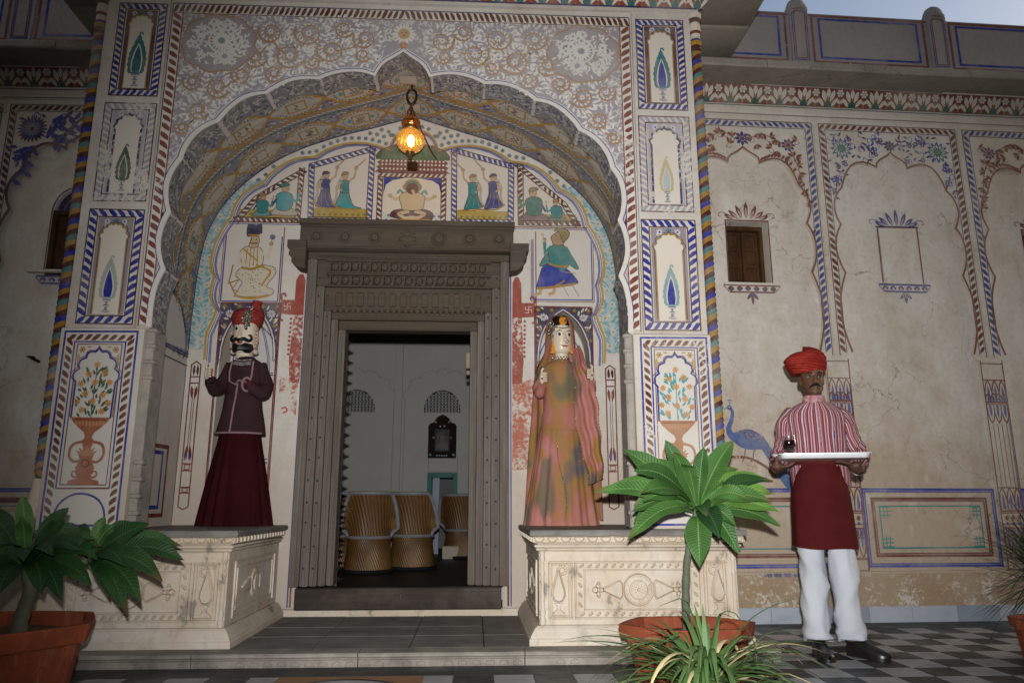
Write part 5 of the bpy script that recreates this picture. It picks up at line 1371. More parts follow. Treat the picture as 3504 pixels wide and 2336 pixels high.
def wall_run(name, label, ox, oy, ang, centres, u0, u1, top, decor, xtra=None):
    w = thing(name, label, 'wall', (ox, oy, 0))
    ca, sa = math.cos(ang), math.sin(ang)
    F = lambda u, v, h=0: (ox + u * ca + h * sa, oy + u * sa - h * ca, v)
    G = lambda u, v, h=0: F(u, v, h - .028)
    mb = MB()
    holes = [[(c + u, v) for u, v in NOUT] for c, _ in centres]
    mb.tess([[(u0, .10), (u1, .10), (u1, top), (u0, top)]] + holes, F)
    for H, (c, kind) in zip(holes, centres):
        mb.loft([[F(u, v, h) for u, v in H + H[:1]] for h in (0, -.030)], closed=False)
        if kind == 'blank': mb.tess([H], G)
        else:
            wu0, wu1, wv0, wv1 = c - .175, c + .175, 2.585, 3.115
            Q = [(wu0, wv0), (wu1, wv0), (wu1, wv1), (wu0, wv1)]
            if kind == 'fan': Q = [(wu0, 2.60), (wu1, 2.60), (wu1, 3.10)] + [(c + .175 * math.cos(a), 3.10 + .20 * math.sin(a)) for a in [PI * k / 12 for k in range(1, 12)]] + [(wu0, 3.10)]
            mb.tess([H, Q], G)
            mb.loft([[F(u, v, h) for u, v in Q + Q[:1]] for h in (-.028, -.09 if kind == 'fan' else -.20)], closed=False)
    body = mb.build('plaster_face', M['plaster_wall'], w, smooth=False)
    mb = MB(); D = .35
    mb.pf([F(u0, 0, -D), F(u1, 0, -D), F(u1, top, -D), F(u0, top, -D)][::-1])
    mb.pf([F(u0, top, -D), F(u1, top, -D), F(u1, top), F(u0, top)]); mb.pf([F(u1, 0), F(u1, 0, -D), F(u1, top, -D), F(u1, top)]); mb.pf([F(u0, 0), F(u0, 0, -D), F(u0, top, -D), F(u0, top)])
    mb.build('wall_core', M['plaster_wall'], w, smooth=False)
    # marble skirting slabs
    u = u0; k = 0
    while u < u1 - .05:
        ln = min(rnd.uniform(.30, .42), u1 - u); mb = MB()
        a, b = u + .0015, u + ln - .0015
        P = [F(a, 0, .012), F(b, 0, .012), F(b, .108, .012), F(a, .108, .012)]; Q = [F(a, 0, -.02), F(b, 0, -.02), F(b, .112, -.02), F(a, .112, -.02)]; T = [F(a, .112, .006), F(b, .112, .006)]
        mb.pf(P); mb.pf([P[3], P[2], T[1], T[0]]); mb.pf([T[0], T[1], Q[2], Q[3]]); mb.pf([P[1], Q[1], Q[2], P[2]]); mb.pf([Q[0], P[0], P[3], Q[3]])
        mb.build('skirting_slab', M['skirting'] if k % 3 else M['skirting2'], w, smooth=False); u += ln; k += 1
    # shutters
    F0 = F
    for c, kind in centres:
        if kind == 'blank': continue
        F = (lambda u, v, h=0: F0(u, v, h + .11)) if kind == 'fan' else F0
        z1 = 3.115
        wf = MB()
        for a, b, z0, zz in ((-.18, -.145, 2.58, z1), (.145, .18, 2.58, z1), (-.145, .145, 2.58, 2.615), (-.145, .145, 3.08, 3.115)):
            pts = [F(c + a, z0, -.135), F(c + b, z0, -.135), F(c + b, zz, -.135), F(c + a, zz, -.135)]; q = [F(c + a, z0, -.20), F(c + b, z0, -.20), F(c + b, zz, -.20), F(c + a, zz, -.20)]
            ii = [wf.vert(p) for p in pts + q]
            for f in ((0, 1, 2, 3), (0, 4, 5, 1), (1, 5, 6, 2), (2, 6, 7, 3), (3, 7, 4, 0)): wf.face([ii[k] for k in f])
        fr = wf.build('window_frame', M['shutter'], w, smooth=False)
        for s in (-1, 1):
            sh = MB(); a, b = sorted((c + s * .004, c + s * .143))
            relief(sh, [(a, 2.617), (b, 2.617), (b, 3.078), (a, 3.078)], lambda u, v, h: F(u, v, -.19 + h), .02, .004)
            for za, zb in ((2.64, 2.76), (2.79, 2.91), (2.94, 3.05)):
                relief(sh, [(a + .022, za), (b - .022, za), (b - .022, zb), (a + .022, zb)], lambda u, v, h: F(u, v, -.17 + h), .012, .014)
            sh.build('shutter_leaf', M['shutter'], fr, smooth=False)
        bk = MB(); bk.pf([F(c - .2, 2.55, -.205), F(c + .2, 2.55, -.205), F(c + .2, 3.35, -.205), F(c - .2, 3.35, -.205)]); bk.build('dark_backing', M['black'], fr, smooth=False)
        # painted sill ledge
        sl = MB(); relief(sl, [(c - .235, 2.565), (c + .235, 2.565), (c + .22, 2.59), (c - .22, 2.59)], lambda u, v, h: G(u, v, h), .03, .004); sl.build('window_sill', M['plaster_wall'], w, smooth=False)
    F = F0
    # leaf cornice, sloping eave, parapet
    K = lambda u, v, h: F(u, 4.165 + v * .92, .012 + v * .35 + h)
    mb = MB()
    pr = [(.004, 4.055), (.012, 4.06), (.012, 4.075), (.006, 4.08), (.010, 4.10), (.018, 4.105), (.018, 4.13), (.010, 4.135), (.010, 4.165), (.066, 4.312), (.075, 4.32), (.075, 4.345)]
    mb.loft([[F(u, v, h) for h, v in pr] for u in (u0, u1)], closed=False); co = mb.build('cornice', M['plaster'], w, smooth=False)
    pk = Paint(K); acanthus(pk, u0 + .02, u1 - .02, .158, .21, W((.115, .034, .03), .18), (.02, .075, .06, .2), (.45, .42, .36, .15)); pk.done('cornice_painting', co)
    pk = Paint(F)
    for v, cl, wd in ((4.12, (.02, .07, .07), .006), (4.10, CREAM, .004), (4.068, MAROON, .006), (4.145, (.02, .07, .07), .008)): pk.strip([(u0, v), (u1, v)], wd, W(cl, .2), 24)
    pk.done('cornice_painting', co)
    u = u0
    while u < u1 - .1:
        ln = min(rnd.uniform(.8, 1.1), u1 - u); mb = MB(); a, b = u + .003, u + ln - .003; j = rnd.uniform(-.006, .006); rings = []
        rings = [[F(x, v + j, h) for h, v in ((-.1, 4.345), (.40, 4.262), (.41, 4.275), (.405, 4.325), (.395, 4.335), (-.1, 4.43))] for x in (a, lerp(a, b, .5), b)]
        mb.loft(rings, True, True, True); mb.build('eave_stone', M['eave'], w, smooth=False); u += ln
    P = lambda u, v, h=0: F(u, v, h - .06)
    mb = MB(); mb.loft([[P(u, v, h) for h, v in ((0, 4.36), (0, 5.125), (-.02, 5.14), (-.2, 5.14), (-.2, 4.36))] for u in (u0, u1)], closed=False); pa = mb.build('parapet', M['parapet'], w, smooth=False)
    pp = Paint(P)
    posts = [c + .62 for c, _ in centres] + [centres[0][0] - .675]
    for c in posts:
        mb = MB()
        rings = [[P(c + a, z, h) for a, h in ((-.085, .0), (-.085, .022), (.085, .022), (.085, 0), (.085, -.14), (-.085, -.14))] for z in (4.60, 5.15)]
        mb.loft(rings, True, False, False)
        rings = [[P(c + a * q, z, h * q - .02) for a, h in [(.085 * math.cos(2 * PI * k / 14), .07 * math.sin(2 * PI * k / 14)) for k in range(14)]] for z, q in ((5.149, 1.0), (5.165, 1.18), (5.18, 1.0), (5.20, 1.02), (5.24, .8), (5.26, .5), (5.268, .05))]
        mb.loft(rings, True, True, True); mb.build('parapet_post', M['parapet'], pa)
        for d, cl in ((.066, BLUE), (.05, RED)):
            pp.strip([(c - d, 5.10), (c - d, 4.645 + (.066 - d)), (c + d, 4.645 + (.066 - d)), (c + d, 5.10), (c + d * .6, 5.125), (c - d * .6, 5.125)], .008, W(cl, .25), 36, True)
    ps_ = sorted(posts)
    for a, b in zip(ps_[:-1], ps_[1:]):
        pp.box(a + .19, 4.69, b - .19, 5.07, .020, W(BLUE, .1), 2); pp.box(a + .125, 4.645, b - .125, 5.10, .022, W((.13, .045, .035), .35), 2)
    pp.strip([(u0, 4.615), (u1, 4.615)], .012, W(BLUE, .15), 3); pp.strip([(u0, 5.105), (u1, 5.105)], .018, W((.13, .045, .035), .4), 1)
    for k in range(int((u1 - u0) / .105)):
        u = u0 + k * .105; pp.rect(u + .02, 4.55, u + .10, 4.60, W((.38, .36, .34), .3), 2); pp.leaf((u + .008, 4.545), R(90), .06, .04, W((.18, .06, .04), .25), 3)
    pp.done('parapet_painting', pa)
    # painting of the wall
    pf, pg = Paint(F), Paint(G)
    decor(w, F, G, pf, pg, centres)
    pf.done('wall_painting', w); pg.done('niche_painting', w)
    return w, F, G
M['skirting2'] = simple('grey_marble_skirting', (.27, .32, .39), (.23, .27, .33), 5, .4, .1, 40, .002, .4)
RBW = (.125, .038, .03)
def crown(p, c, v, w, col, col2, big=1):
    for k in range(7):
        a = R(90) - (k - 3) * R(24); ln = (.15 - abs(k - 3) * .022) * big
        p.leaf((c + (k - 3) * w * .10, v + .01), a, ln, .036, W(col, .25), 4); p.leaf((c + (k - 3) * w * .10, v + .012), a, ln * .66, .018, W(col2, .3), 5)
    for s in (-1, 1):
        p.strip(smooth_poly([(c + s * w * .36, v + .02), (c + s * w * .5, v + .055), (c + s * w * .62, v + .06), (c + s * w * .66, v + .03), (c + s * w * .60, v + .025)], 4), .006, W(col, .3), 4)
        p.leaf((c + s * w * .36, v + .005), R(90) - s * .9, .07, .028, W(col, .25), 4)
def sill_paint(p, c, v, hw, col, col2):
    p.poly([(c - hw, v), (c + hw, v), (c + hw * .98, v - .016), (c - hw * .98, v - .016)], W(col, .15), 24)
    p.strip([(c - hw, v - .016), (c - hw * .82, v - .062), (c + hw * .82, v - .062), (c + hw, v - .016)], .006, W(col, .2), 24)
    for k in range(6): p.leaf((c - hw * .75 + k * hw * .30, v - .058), R(90), .042, .05, W(col, .2), 24); 
    for k in range(6): p.leaf((c - hw * .75 + k * hw * .30, v - .058), R(90), .028, .026, W(col2, .2), 25)
    p.strip([(c - hw * .80, v - .066), (c + hw * .80, v - .066)], .012, W(col, .2), 24)
    for a in (-.7, 0, .7): p.leaf((c, v - .07), R(-90) + a, .10 if a == 0 else .075, .026, W(col, .25), 24); p.leaf((c, v - .07), R(-90) + a, .06, .012, W(col2, .25), 25)
def column_strip(p, c, redl=True):
    RD = W((.15, .045, .035), .25)
    p.strip([(c - .092, .36), (c - .092, 1.98)], .009, RD, 2); p.strip([(c + .092, .36), (c + .092, 1.98)], .009, RD, 2)
    p.strip([(c + .082, .5), (c + .082, 1.75)], .005, W(BLUE, .35), 2)
    for v in (1.955, 1.82, 1.64, 1.625, .975, .80, .785, .70, .67, .455): p.strip([(c - .09, v), (c + .09, v)], .014 if v in (1.64, .80, .67) else .008, RD, 3)
    lotus(p, c, 1.645, 1.815, .18, 3); lotus(p, c, 1.645, 1.71, .18, 4, True, 6); lotus(p, c, 1.48, 1.62, .18, 3, False)
    for q in (-.055, -.018, .018, .055): p.strip([(c + q, .98), (c + q, 1.47)], .006, W((.17, .08, .06), .3), 3)
    lotus(p, c, .81, .97, .18, 3); lotus(p, c, .46, .66, .18, 3, False); lotus(p, c, .60, .665, .18, 5, False, 6)
    for q in (-.05, 0, .05): p.disc((c + q, .705), .013, W(BLUE, .3), 4, 8); p.leaf((c + q, .77), R(-90), .045, .03, W(RED, .3), 4)
    p.box(c - .095, .365, c + .095, .445, .008, W((.13, .04, .04), .3), 3)
def dado(p, c, knots=True):
    for b, q0, q1, wd, cl in ((.525, .40, .952, .030, (.026, .05, .26)), (.455, .475, .885, .030, (.13, .035, .027)), (.405, .525, .835, .011, (.035, .20, .19))):
        p.box(c - b, q0, c + b, q1, wd, W(cl, .16), 2)
        if wd > .02: p.box(c - b + .004, q0 + .003, c + b - .004, q1 - .003, .003, W((.38, .32, .28), .5), 3)
    if knots:
        for s in (-1, 1):
            for zz, d in ((.525, 1), (.835, -1)):
                x, z = c + s * .405, zz
                for k in (0, .028, .056): 
                    p.strip([(x - s * k, z), (x - s * k, z + d * .085)], .007, W((.035, .20, .19), .15), 3); p.strip([(x, z + d * (k + .01)), (x - s * .085, z + d * (k + .01))], .007, W((.035, .20, .19), .15), 3)
def frame_paint(pf, pg, c, col, leafc):
    for s in (-1, 1): pf.rope((c + s * .588, 2.03), (c + s * .588, 3.96), .048, W(col, .2), leafc, .060, 1, None, -s, fat=.55)
    pf.rope((c - .612, 3.985), (c, 3.985), .048, W(col, .2), leafc, .055, 1, None, 1, fat=.55); pf.rope((c, 3.985), (c + .612, 3.985), .048, W(col, .2), leafc, .055, 1, None, -1, fat=.55)
    pf.strip([(c - .616, 2.0), (c - .616, 4.012), (c + .616, 4.012), (c + .616, 2.0)], .007, W(MAROON, .2), 3); pf.strip([(c - .56, 2.02), (c - .56, 3.955), (c + .56, 3.955), (c + .56, 2.02)], .006, W(NAVY, .25), 3)
def spand_v(u):
    best = 0
    for i in range(len(nh) - 1):
        a, b = nh[i], nh[i + 1]
        if min(a[0], b[0]) <= u <= max(a[0], b[0]) and a[0] != b[0]: best = max(best, lerp(a[1], b[1], (u - a[0]) / (b[0] - a[0])))
    return best
def decor_right(w, F, G, pf, pg, centres):
    for i, (c, kind) in enumerate(centres):
        red = i % 2 == 1
        frame_paint(pf, pg, c, RBW if red else (.04, .06, .22), (.50, .46, .40, .1))
        N = [(c + u * 1.015, v + .008) for u, v in NOUT if v > 2.0]
        pf.strip(N, .016, W((.18, .075, .045), .25), 4)
        rr = random.Random(i + 3)
        if red:
            for s in (-1, 1):
                for q, r in (((.43, 3.79), .10),):
                    pf.flower((c + s * q[0], q[1]), r, 12, W((.05, .10, .24), .15), None, 4); pf.flower((c + s * q[0], q[1]), r * .72, 12, W((.46, .43, .38), .1), None, 5); pf.flower((c + s * q[0], q[1]), r * .48, 10, W((.02, .17, .14), .1), W((.20, .16, .06), .1), 6)
                for k in range(150):
                    u = rr.uniform(.05, .54); v = rr.uniform(3.3, 3.93)
                    if v < spand_v(u) + .035 or (u - .43) ** 2 + (v - 3.79) ** 2 < .0115 or u > .545: continue
                    pf.leaf((c + s * u, v), rr.uniform(0, 6.28), rr.uniform(.034, .055), .018, W(rr.choice(((.04, .06, .24), (.04, .06, .24), (.05, .08, .2), (.10, .04, .08))), .2), 3, rr.uniform(-.25, .25))
                    if k % 3 == 0: pf.strip(smooth_poly([(c + s * u, v), (c + s * (u + .03), v + .02), (c + s * (u + .04), v - .02), (c + s * (u + .02), v - .03)], 3), .005, W(BLUE, .25), 3)
                    if k % 5 == 0: pf.flower((c + s * u, v), .024, 6, W((.04, .06, .22), .2), W((.4, .36, .3), .2), 4)
            pf.flower((c, 3.83), .055, 9, W((.06, .04, .10), .15), W((.12, .05, .06), .1), 4)
        else:
            for s in (-1, 1):
                pf.flower((c + s * .40, 3.80), .062, 9, W((.05, .04, .13), .15), W((.14, .05, .05), .1), 4); pf.ring((c + s * .40, 3.80), .03, .012, W((.30, .16, .14), .1), 6, 12)
                st = smooth_poly([(.06, 3.84), (.16, 3.90), (.26, 3.86), (.34, 3.82)], 6); pf.strip([(c + s * a, b) for a, b in st], .006, W(RBW, .2), 3)
                st2 = smooth_poly([(.42, 3.73), (.47, 3.60), (.50, 3.45), (.53, 3.28)], 6); pf.strip([(c + s * a, b) for a, b in st2], .006, W(RBW, .2), 3)
                for j, (a, b) in enumerate(st[2::3] + st2[2::3] + [(.30, 3.74), (.36, 3.68), (.25, 3.77), (.12, 3.80), (.48, 3.85), (.46, 3.7)]):
                    aa = rr.uniform(0, 6.28)
                    for k in range(3): pf.leaf((c + s * a, b), aa + k * .7 - .7, .055, .024, W((.15, .05, .035) if k != 1 else (.30, .17, .12), .2), 4)
                    pf.strip(smooth_poly([(c + s * a, b), (c + s * (a + .02), b - .03), (c + s * (a - .015), b - .045), (c + s * (a - .02), b - .02)], 3), .004, W(RBW, .25), 4)
            for k in range(14):
                t = k / 13; u = .14 + t * .40; 
                for s in (-1, 1): pf.leaf((c + s * u, spand_v(u) + .02), R(90) - s * .8, .05, .022, W((.16, .05, .035), .2), 4)
            pf.flower((c, 3.845), .065, 8, W((.045, .035, .14), .15), W((.14, .05, .06), .1), 4)
        if kind == 'window':
            pg.box(c - .182, 2.578, c + .182, 3.122, .012, W((.10, .03, .035), .2), 3); crown(pg, c, 3.13, .36, RBW, (.42, .30, .24)); sill_paint(pg, c, 2.575, .235, RBW, (.05, .06, .2))
        else:
            pg.strip([(c - .175, 2.62), (c - .175, 3.105), (c + .175, 3.105), (c + .175, 2.62)], .011, W(RBW, .3), 3); pg.strip([(c - .165, 2.62), (c - .165, 3.095)], .004, W(NAVY, .3), 3)
            pg.strip([(c - .19, 3.112), (c + .19, 3.112)], .008, W(NAVY, .3), 3)
            crown(pg, c, 3.11, .36, (.04, .055, .20), (.30, .25, .30)); sill_paint(pg, c, 2.61, .225, (.045, .055, .20), (.40, .36, .33))
        dado(pg, c)
    for c in [centres[0][0] - .6475] + [c + .6475 for c, _ in centres]:
        column_strip(pf, c)
        pf.strip([(c - .018, 2.0), (c - .018, 4.0)], .004, W((.3, .2, .15), .5), 2)
    # peacock on a red branch
    B1, B2, B3 = W((.035, .085, .26), .18), W((.06, .11, .25), .3), W((.035, .05, .20), .2)
    nk = smooth_poly([(-1.235, 1.575), (-1.215, 1.545), (-1.225, 1.48), (-1.25, 1.42), (-1.235, 1.365), (-1.18, 1.335)], 6)
    pg.strip(nk, lambda t: .024 + .05 * t * t, B1, 5); pg.disc((-1.237, 1.578), .020, B1, 6, 12)
    pg.poly([(-1.255, 1.58), (-1.29, 1.562), (-1.252, 1.57)], W((.18, .12, .08), .1), 5); pg.disc((-1.24, 1.582), .004, CREAM, 8, 6)
    for a in (-.4, 0, .4): pg.strip([(-1.232, 1.595), (-1.232 + .03 * math.sin(a), 1.595 + .04 * math.cos(a))], .003, B1, 6); pg.disc((-1.232 + .03 * math.sin(a), 1.637), .006, B1, 6, 6)
    pg.poly(smooth_poly([(-1.24, 1.37), (-1.20, 1.30), (-1.12, 1.262), (-1.02, 1.26), (-.94, 1.28), (-.96, 1.33), (-1.02, 1.375), (-1.12, 1.40), (-1.20, 1.39)], 4), B2, 4)
    pg.poly(smooth_poly([(-1.17, 1.40), (-1.10, 1.415), (-1.03, 1.39), (-.97, 1.335), (-1.05, 1.34), (-1.14, 1.36)], 4), W((.055, .05, .16), .15), 6)
    for k in range(40):
        t = rnd.random(); pg.leaf((-1.16 + t * .17, 1.395 - t * .05 + rnd.uniform(-.03, .015)), -.4 + rnd.uniform(-.4, .4), .03, .010, W(rnd.choice(((.10, .13, .28), (.18, .18, .26), (.05, .05, .14))), .2), 7)
    pg.poly(smooth_poly([(-.98, 1.33), (-.92, 1.27), (-.84, 1.12), (-.74, .99), (-.68, .90), (-.72, .90), (-.84, .99), (-.93, 1.14), (-1.0, 1.26)], 4), B2, 5)
    for k in range(46):
        t = rnd.random(); pg.leaf((-.97 + t * .24 + rnd.uniform(-.02, .03), 1.29 - t * .33), -1.05 + rnd.uniform(-.3, .3), .06, .012, W(rnd.choice(((.03, .05, .2), (.13, .16, .26), (.05, .09, .28))), .25), 6)
    for k in range(5): pg.ring((-.79 + k * .02, 1.03 - k * .03), .016, .006, B3, 7, 10)
    for q in (-1.13, -1.06): pg.strip([(q, 1.265), (q - .012, 1.20), (q - .035, 1.16)], .007, W((.07, .07, .14), .2), 5)
    pg.strip(smooth_poly([(-1.50, 1.16), (-1.30, 1.20), (-1.12, 1.195), (-.98, 1.13), (-.90, 1.05)], 5), .020, W((.16, .055, .04), .45), 3)
    for k in range(3): pf.rect(-1.70 + k * 1.9, .114, .2 + k * 1.9, .345, (.32, .23, .145, .50), 0)
    # scraps of an older painted border low on the wall
    for k in range(5): pf.rect(-1.06 + k * .075, .325, -1.06 + k * .075 + .058, .352, W((.07, .08, .20), .5), 2)
wr, WF, WG = wall_run('courtyard_wall', 'cracked painted courtyard wall to the right, with blue parapet frames and a peacock', 3.2, 5.60, R(2), [(-.99, 'window'), (.305, 'blank'), (1.60, 'window'), (2.895, 'blank')], -1.74, 4.3, 4.40, decor_right)
def decor_left(w, F, G, pf, pg, centres):
    for i, (c, kind) in enumerate(centres):
        frame_paint(pf, pg, c, (.085, .028, .026), (.45, .41, .36, .15))
        N = [(c + u * 1.02, v + .012) for u, v in NOUT if v > 2.0]; pf.strip(N, .022, W((.12, .04, .04), .2), 4)
        for s in (-1, 1):
            q = (c + s * .42, 3.80)
            pf.flower(q, .125, 22, W((.07, .02, .04), .1), None, 3); pf.flower(q, .108, 18, W((.05, .07, .22), .1), None, 4); pf.flower(q, .07, 14, W((.20, .20, .26), .1), W((.10, .04, .04), .1), 5)
            for a, b, k in (((.27, 3.86), (.05, 3.80), 1), ((.30, 3.72), (.10, 3.78), 1), ((.50, 3.62), (.53, 3.35), 1), ((.38, 3.64), (.46, 3.52), -1), ((.22, 3.74), (.17, 3.68), -1)):
                a, b = Vector(a), Vector(b); m = (a + b) / 2 + Vector(((b - a).y, -(b - a).x)) * .35 * k
                st = smooth_poly([tuple(a), tuple(m), tuple(b)], 7); pf.strip([(c + s * x, y) for x, y in st], lambda t: .030 * (1 - .6 * t), W((.035, .05, .24), .15), 4)
                for j in range(1, len(st), 2): pf.leaf((c + s * st[j][0], st[j][1]), math.atan2((b - a).y, (b - a).x * s) + (.9 if j % 4 == 1 else -.9), .085, .036, W((.035, .05, .24), .15), 4, .2)
            for k in range(14):
                u = .02 + k * .012; pf.leaf((c + s * u, 3.93 - k * .014), R(-90) + s * .5, .045, .02, W(rnd.choice(((.12, .04, .04), (.04, .12, .12))), .2), 4)
        rr = random.Random(8)
        for k in range(120):
            u = rr.uniform(.04, .54); v = rr.uniform(3.25, 3.94); s = rr.choice((-1, 1))
            if v < spand_v(u) + .04 or (u - .42) ** 2 + (v - 3.80) ** 2 < .017: continue
            a = rr.uniform(0, 6.28); pf.leaf((c + s * u, v), a, rr.uniform(.05, .08), .024, W((.03, .05, .22), .2), 4, rr.uniform(-.4, .4))
            if k % 2 == 0: pf.strip(smooth_poly([(c + s * u, v), (c + s * (u + .035), v + .02), (c + s * (u + .05), v - .02), (c + s * (u + .025), v - .035)], 3), .008, W((.03, .05, .22), .2), 4)
        if kind == 'fan':
            arc = [(c + .175 * math.cos(a), 3.10 + .20 * math.sin(a)) for a in [PI * k / 14 for k in range(15)]]
            pg.strip([(c - .19, 2.60), (c - .19, 3.10)] + [(c + .19 * math.cos(a), 3.10 + .215 * math.sin(a)) for a in [PI - PI * k / 14 for k in range(15)]] + [(c + .19, 2.60)], .010, W((.07, .03, .05), .2), 3)
            sill_paint(pg, c, 2.575, .235, (.05, .06, .22), (.40, .36, .33)); pg.flower((c, 3.36), .05, 5, W((.09, .03, .03), .2), None, 4, R(90))
        dado(pg, c, False)
        pg.strip([(c - .55, .875), (c + .55, .875)], .03, W((.10, .03, .03), .1), 4)
    for c in [c + .6475 for c, _ in centres]: column_strip(pf, c)
wl_, LF, LG = wall_run('courtyard_wall', 'shadowed painted courtyard wall to the left, with a fanlight window and a blue rosette', -3.17, 5.60, R(-1.0), [(-1.295, 'blank'), (0, 'fan')], -4.5, .64, 4.40, decor_left)
# glazed fan over the left window
mb = MB(); c = 0
mb.tess([[(c + .17 * math.cos(a), 3.12 + .19 * math.sin(a)) for a in [PI * k / 14 for k in range(15)]]], lambda u, v: LF(u, v, -.062)); fan = mb.build('fanlight', simple('dark_blue_fan', (.05, .05, .10), (.03, .03, .07), 20, .5, 0), wl_, smooth=False)
pfan = Paint(lambda u, v, h: LF(u, v, -.062 + h))
for k in range(1, 8): a = PI * k / 8; pfan.strip([(.04 * math.cos(a), 3.12 + .04 * math.sin(a)), (.17 * math.cos(a), 3.12 + .19 * math.sin(a))], .008, W((.12, .04, .035), .1), 2)
for r in (.06, .115, .165): pfan.strip([(r * math.cos(a), 3.12 + r * 1.1 * math.sin(a)) for a in [PI * k / 14 for k in range(15)]], .008, W((.10, .10, .22), .1), 3)
pfan.done('fanlight_painting', wl_)
mb = MB(); mb.tube([LF(-.13, 1.90, -.03), LF(-.13, 1.905, .02), LF(-.15, 1.92, .05)], .012, 7); mb.lathe([(.0, 0), (.03, .004), (.028, .012), (0, .014)], LF(-.15, 1.915, .045), 8)
mb.build('wall_peg', M['iron'], wl_)

# ---------------------------------------------------------------- floor of the court: black and white marble squares
fl = MB(); fl.pf([(-40, -30, -.012), (40, -30, -.012), (40, 40, -.012), (-40, 40, -.012)]); floor = fl.build('courtyard_floor', simple('paved_ground', (.05, .05, .05), (.035, .036, .037), 3, .6, .2, 20), None, smooth=False); floor['kind'] = 'structure'
T = .204; X0, Y0 = 2.962, 5.331
tm = {}
for nm, mt in (('b', M['tile_black']), ('w', M['tile_white'])):
    m = MB(); q = T / 2 - .0012; m.box(-q, q, -q, q, -.011, 0, bev=.0012)
    o = m.build('floor_tile', mt, None, smooth=False, local=True); tm[nm] = o.data; bpy.data.objects.remove(o)
def tile(x, y, nm):
    o = bpy.data.objects.new('floor_tile', tm[nm]); COL.objects.link(o); o.parent = floor
    o.location = (x, y, rnd.uniform(-.0006, .0004)); o.rotation_euler = (rnd.uniform(-.002, .002), rnd.uniform(-.002, .002), PI / 2 * rnd.randrange(4)); return o
cnt = 0; rest = MB(); restw = MB()
for r in range(0, 13):
    for c in range(-8, 9):
        x, y = X0 + (c + .5) * T, Y0 - (r + .5) * T
        if x < 1.72 and y > 4.25: continue
        if x < 1.45 or x > y * .80 + .25 or y < 3.3: continue
        tile(x, y, 'w' if (r + c) % 2 == 0 else 'b'); cnt += 1
XL, YL = -2.75, 4.045   # rows in front of the step: long dark border, then squares
for r in range(0, 3):
    for c in range(-3, 21):
        x, y = XL + (c + .5) * T, YL - (r + .5) * T
        if x > 1.42: continue
        if -.98 < x < -.25: continue
        tile(x, y, 'w' if (r + c) % 2 == 0 else 'b'); cnt += 1
bd = MB()
for x0, x1 in [(-3.2 + k * .62, -3.2 + (k + 1) * .62 - .002) for k in range(8)]:
    b = MB(); b.box(x0, x1, 4.047, 4.266, -.011, .0, bev=.001); b.build('border_slab', M['tile_black'], floor, smooth=False)
for k in range(9):
    b = MB(); x0 = 1.70 + k * .5; b.box(x0, x0 + .498, 5.333, 5.60 + (x0 - 2.2) * .03, -.011, .0, bev=.001); b.build('border_slab', M['tile_black'], floor, smooth=False)
# inlaid roundel in front of the door
ro = thing('floor_roundel', 'orange marble square with a black and white inlaid roundel, in front of the step', 'floor inlay', (-.61, 3.69, 0))
b = MB(); b.box(-.975, -.245, 3.30, 4.043, -.011, .0005, bev=.001); b.build('orange_slab', simple('ochre_marble', (.25, .135, .06), (.20, .10, .045), 5, .4, .1), ro, smooth=False)
for r0, r1, z, mt in ((.33, .30, .0012, 'tile_black'), (.30, .10, .0010, 'tile_white'), (.10, .001, .0014, 'tile_black')):
    b = MB(); b.loft([[(-.61 + r * math.cos(2 * PI * k / 48), 3.655 + r * math.sin(2 * PI * k / 48), z) for k in range(48)] for r in (r0, r1)], True); b.build('inlay_ring', M[mt], ro, smooth=False)

# ---------------------------------------------------------------- room behind the door
RX0, RX1, RY0, RY1 = -5.2, 3.2, 5.96, 11.05
rm = bpy.data.objects.new('room', None); COL.objects.link(rm); rm['kind'] = 'structure'
mb = MB(); mb.pf([(RX0, 5.64, .13), (RX1, 5.64, .13), (RX1, RY1 + 2.5, .13), (RX0, RY1 + 2.5, .13)]); mb.build('room_floor', simple('dark_room_floor', (.035, .034, .036), (.025, .025, .027), 3, .5, .1), rm, smooth=False)
mb = MB()
dx0, dx1, dz = -.665, -.285, 1.26
# jali openings (half-round lattices) and the low doorway
def jali_loop(c, hw, z0, h): return [(c - hw, z0), (c + hw, z0)] + [(c + hw * math.cos(a), z0 + .06 + (h - .06) * math.sin(a)) for a in [PI * k / 16 for k in range(17)]]
jals = [(-.50, .272, 2.18), (-1.78, .272, 2.18)]
outer = [(RX0, .13), (dx0, .13), (dx0, dz), (dx1, dz), (dx1, .13), (RX1, .13), (RX1, 4.2), (RX0, 4.2)]
mb.tess([outer] + [jali_loop(c, w, z, .34) for c, w, z in jals], lambda u, v: (u, RY1, v))
for c, w, z in jals:
    J = jali_loop(c, w, z, .34); mb.loft([[(u, y, v) for u, v in J + J[:1]] for y in (RY1, RY1 + .10)], closed=False)
D = [(dx0, .13), (dx0, dz), (dx1, dz), (dx1, .13)]; mb.loft([[(u, y, v) for u, v in D] for y in (RY1, RY1 + .25)], closed=False)
for x in (RX0, RX1): mb.pf([(x, 5.64, .13), (x, RY1, .13), (x, RY1, 4.2), (x, 5.64, 4.2)])
mb.pf([(RX0, 5.64, 4.2), (RX1, 5.64, 4.2), (RX1, RY1, 4.2), (RX0, RY1, 4.2)]); 
front = [(RX0, .13), (XC - .74, .13), (XC - .74, 2.9), (XC + .74, 2.9), (XC + .74, .13), (RX1, .13), (RX1, 4.2), (RX0, 4.2)]
mb.tess([front], lambda u, v: (u, 5.955, v))
mb.build('room_wall', M['plaster_room'], rm, smooth=False)
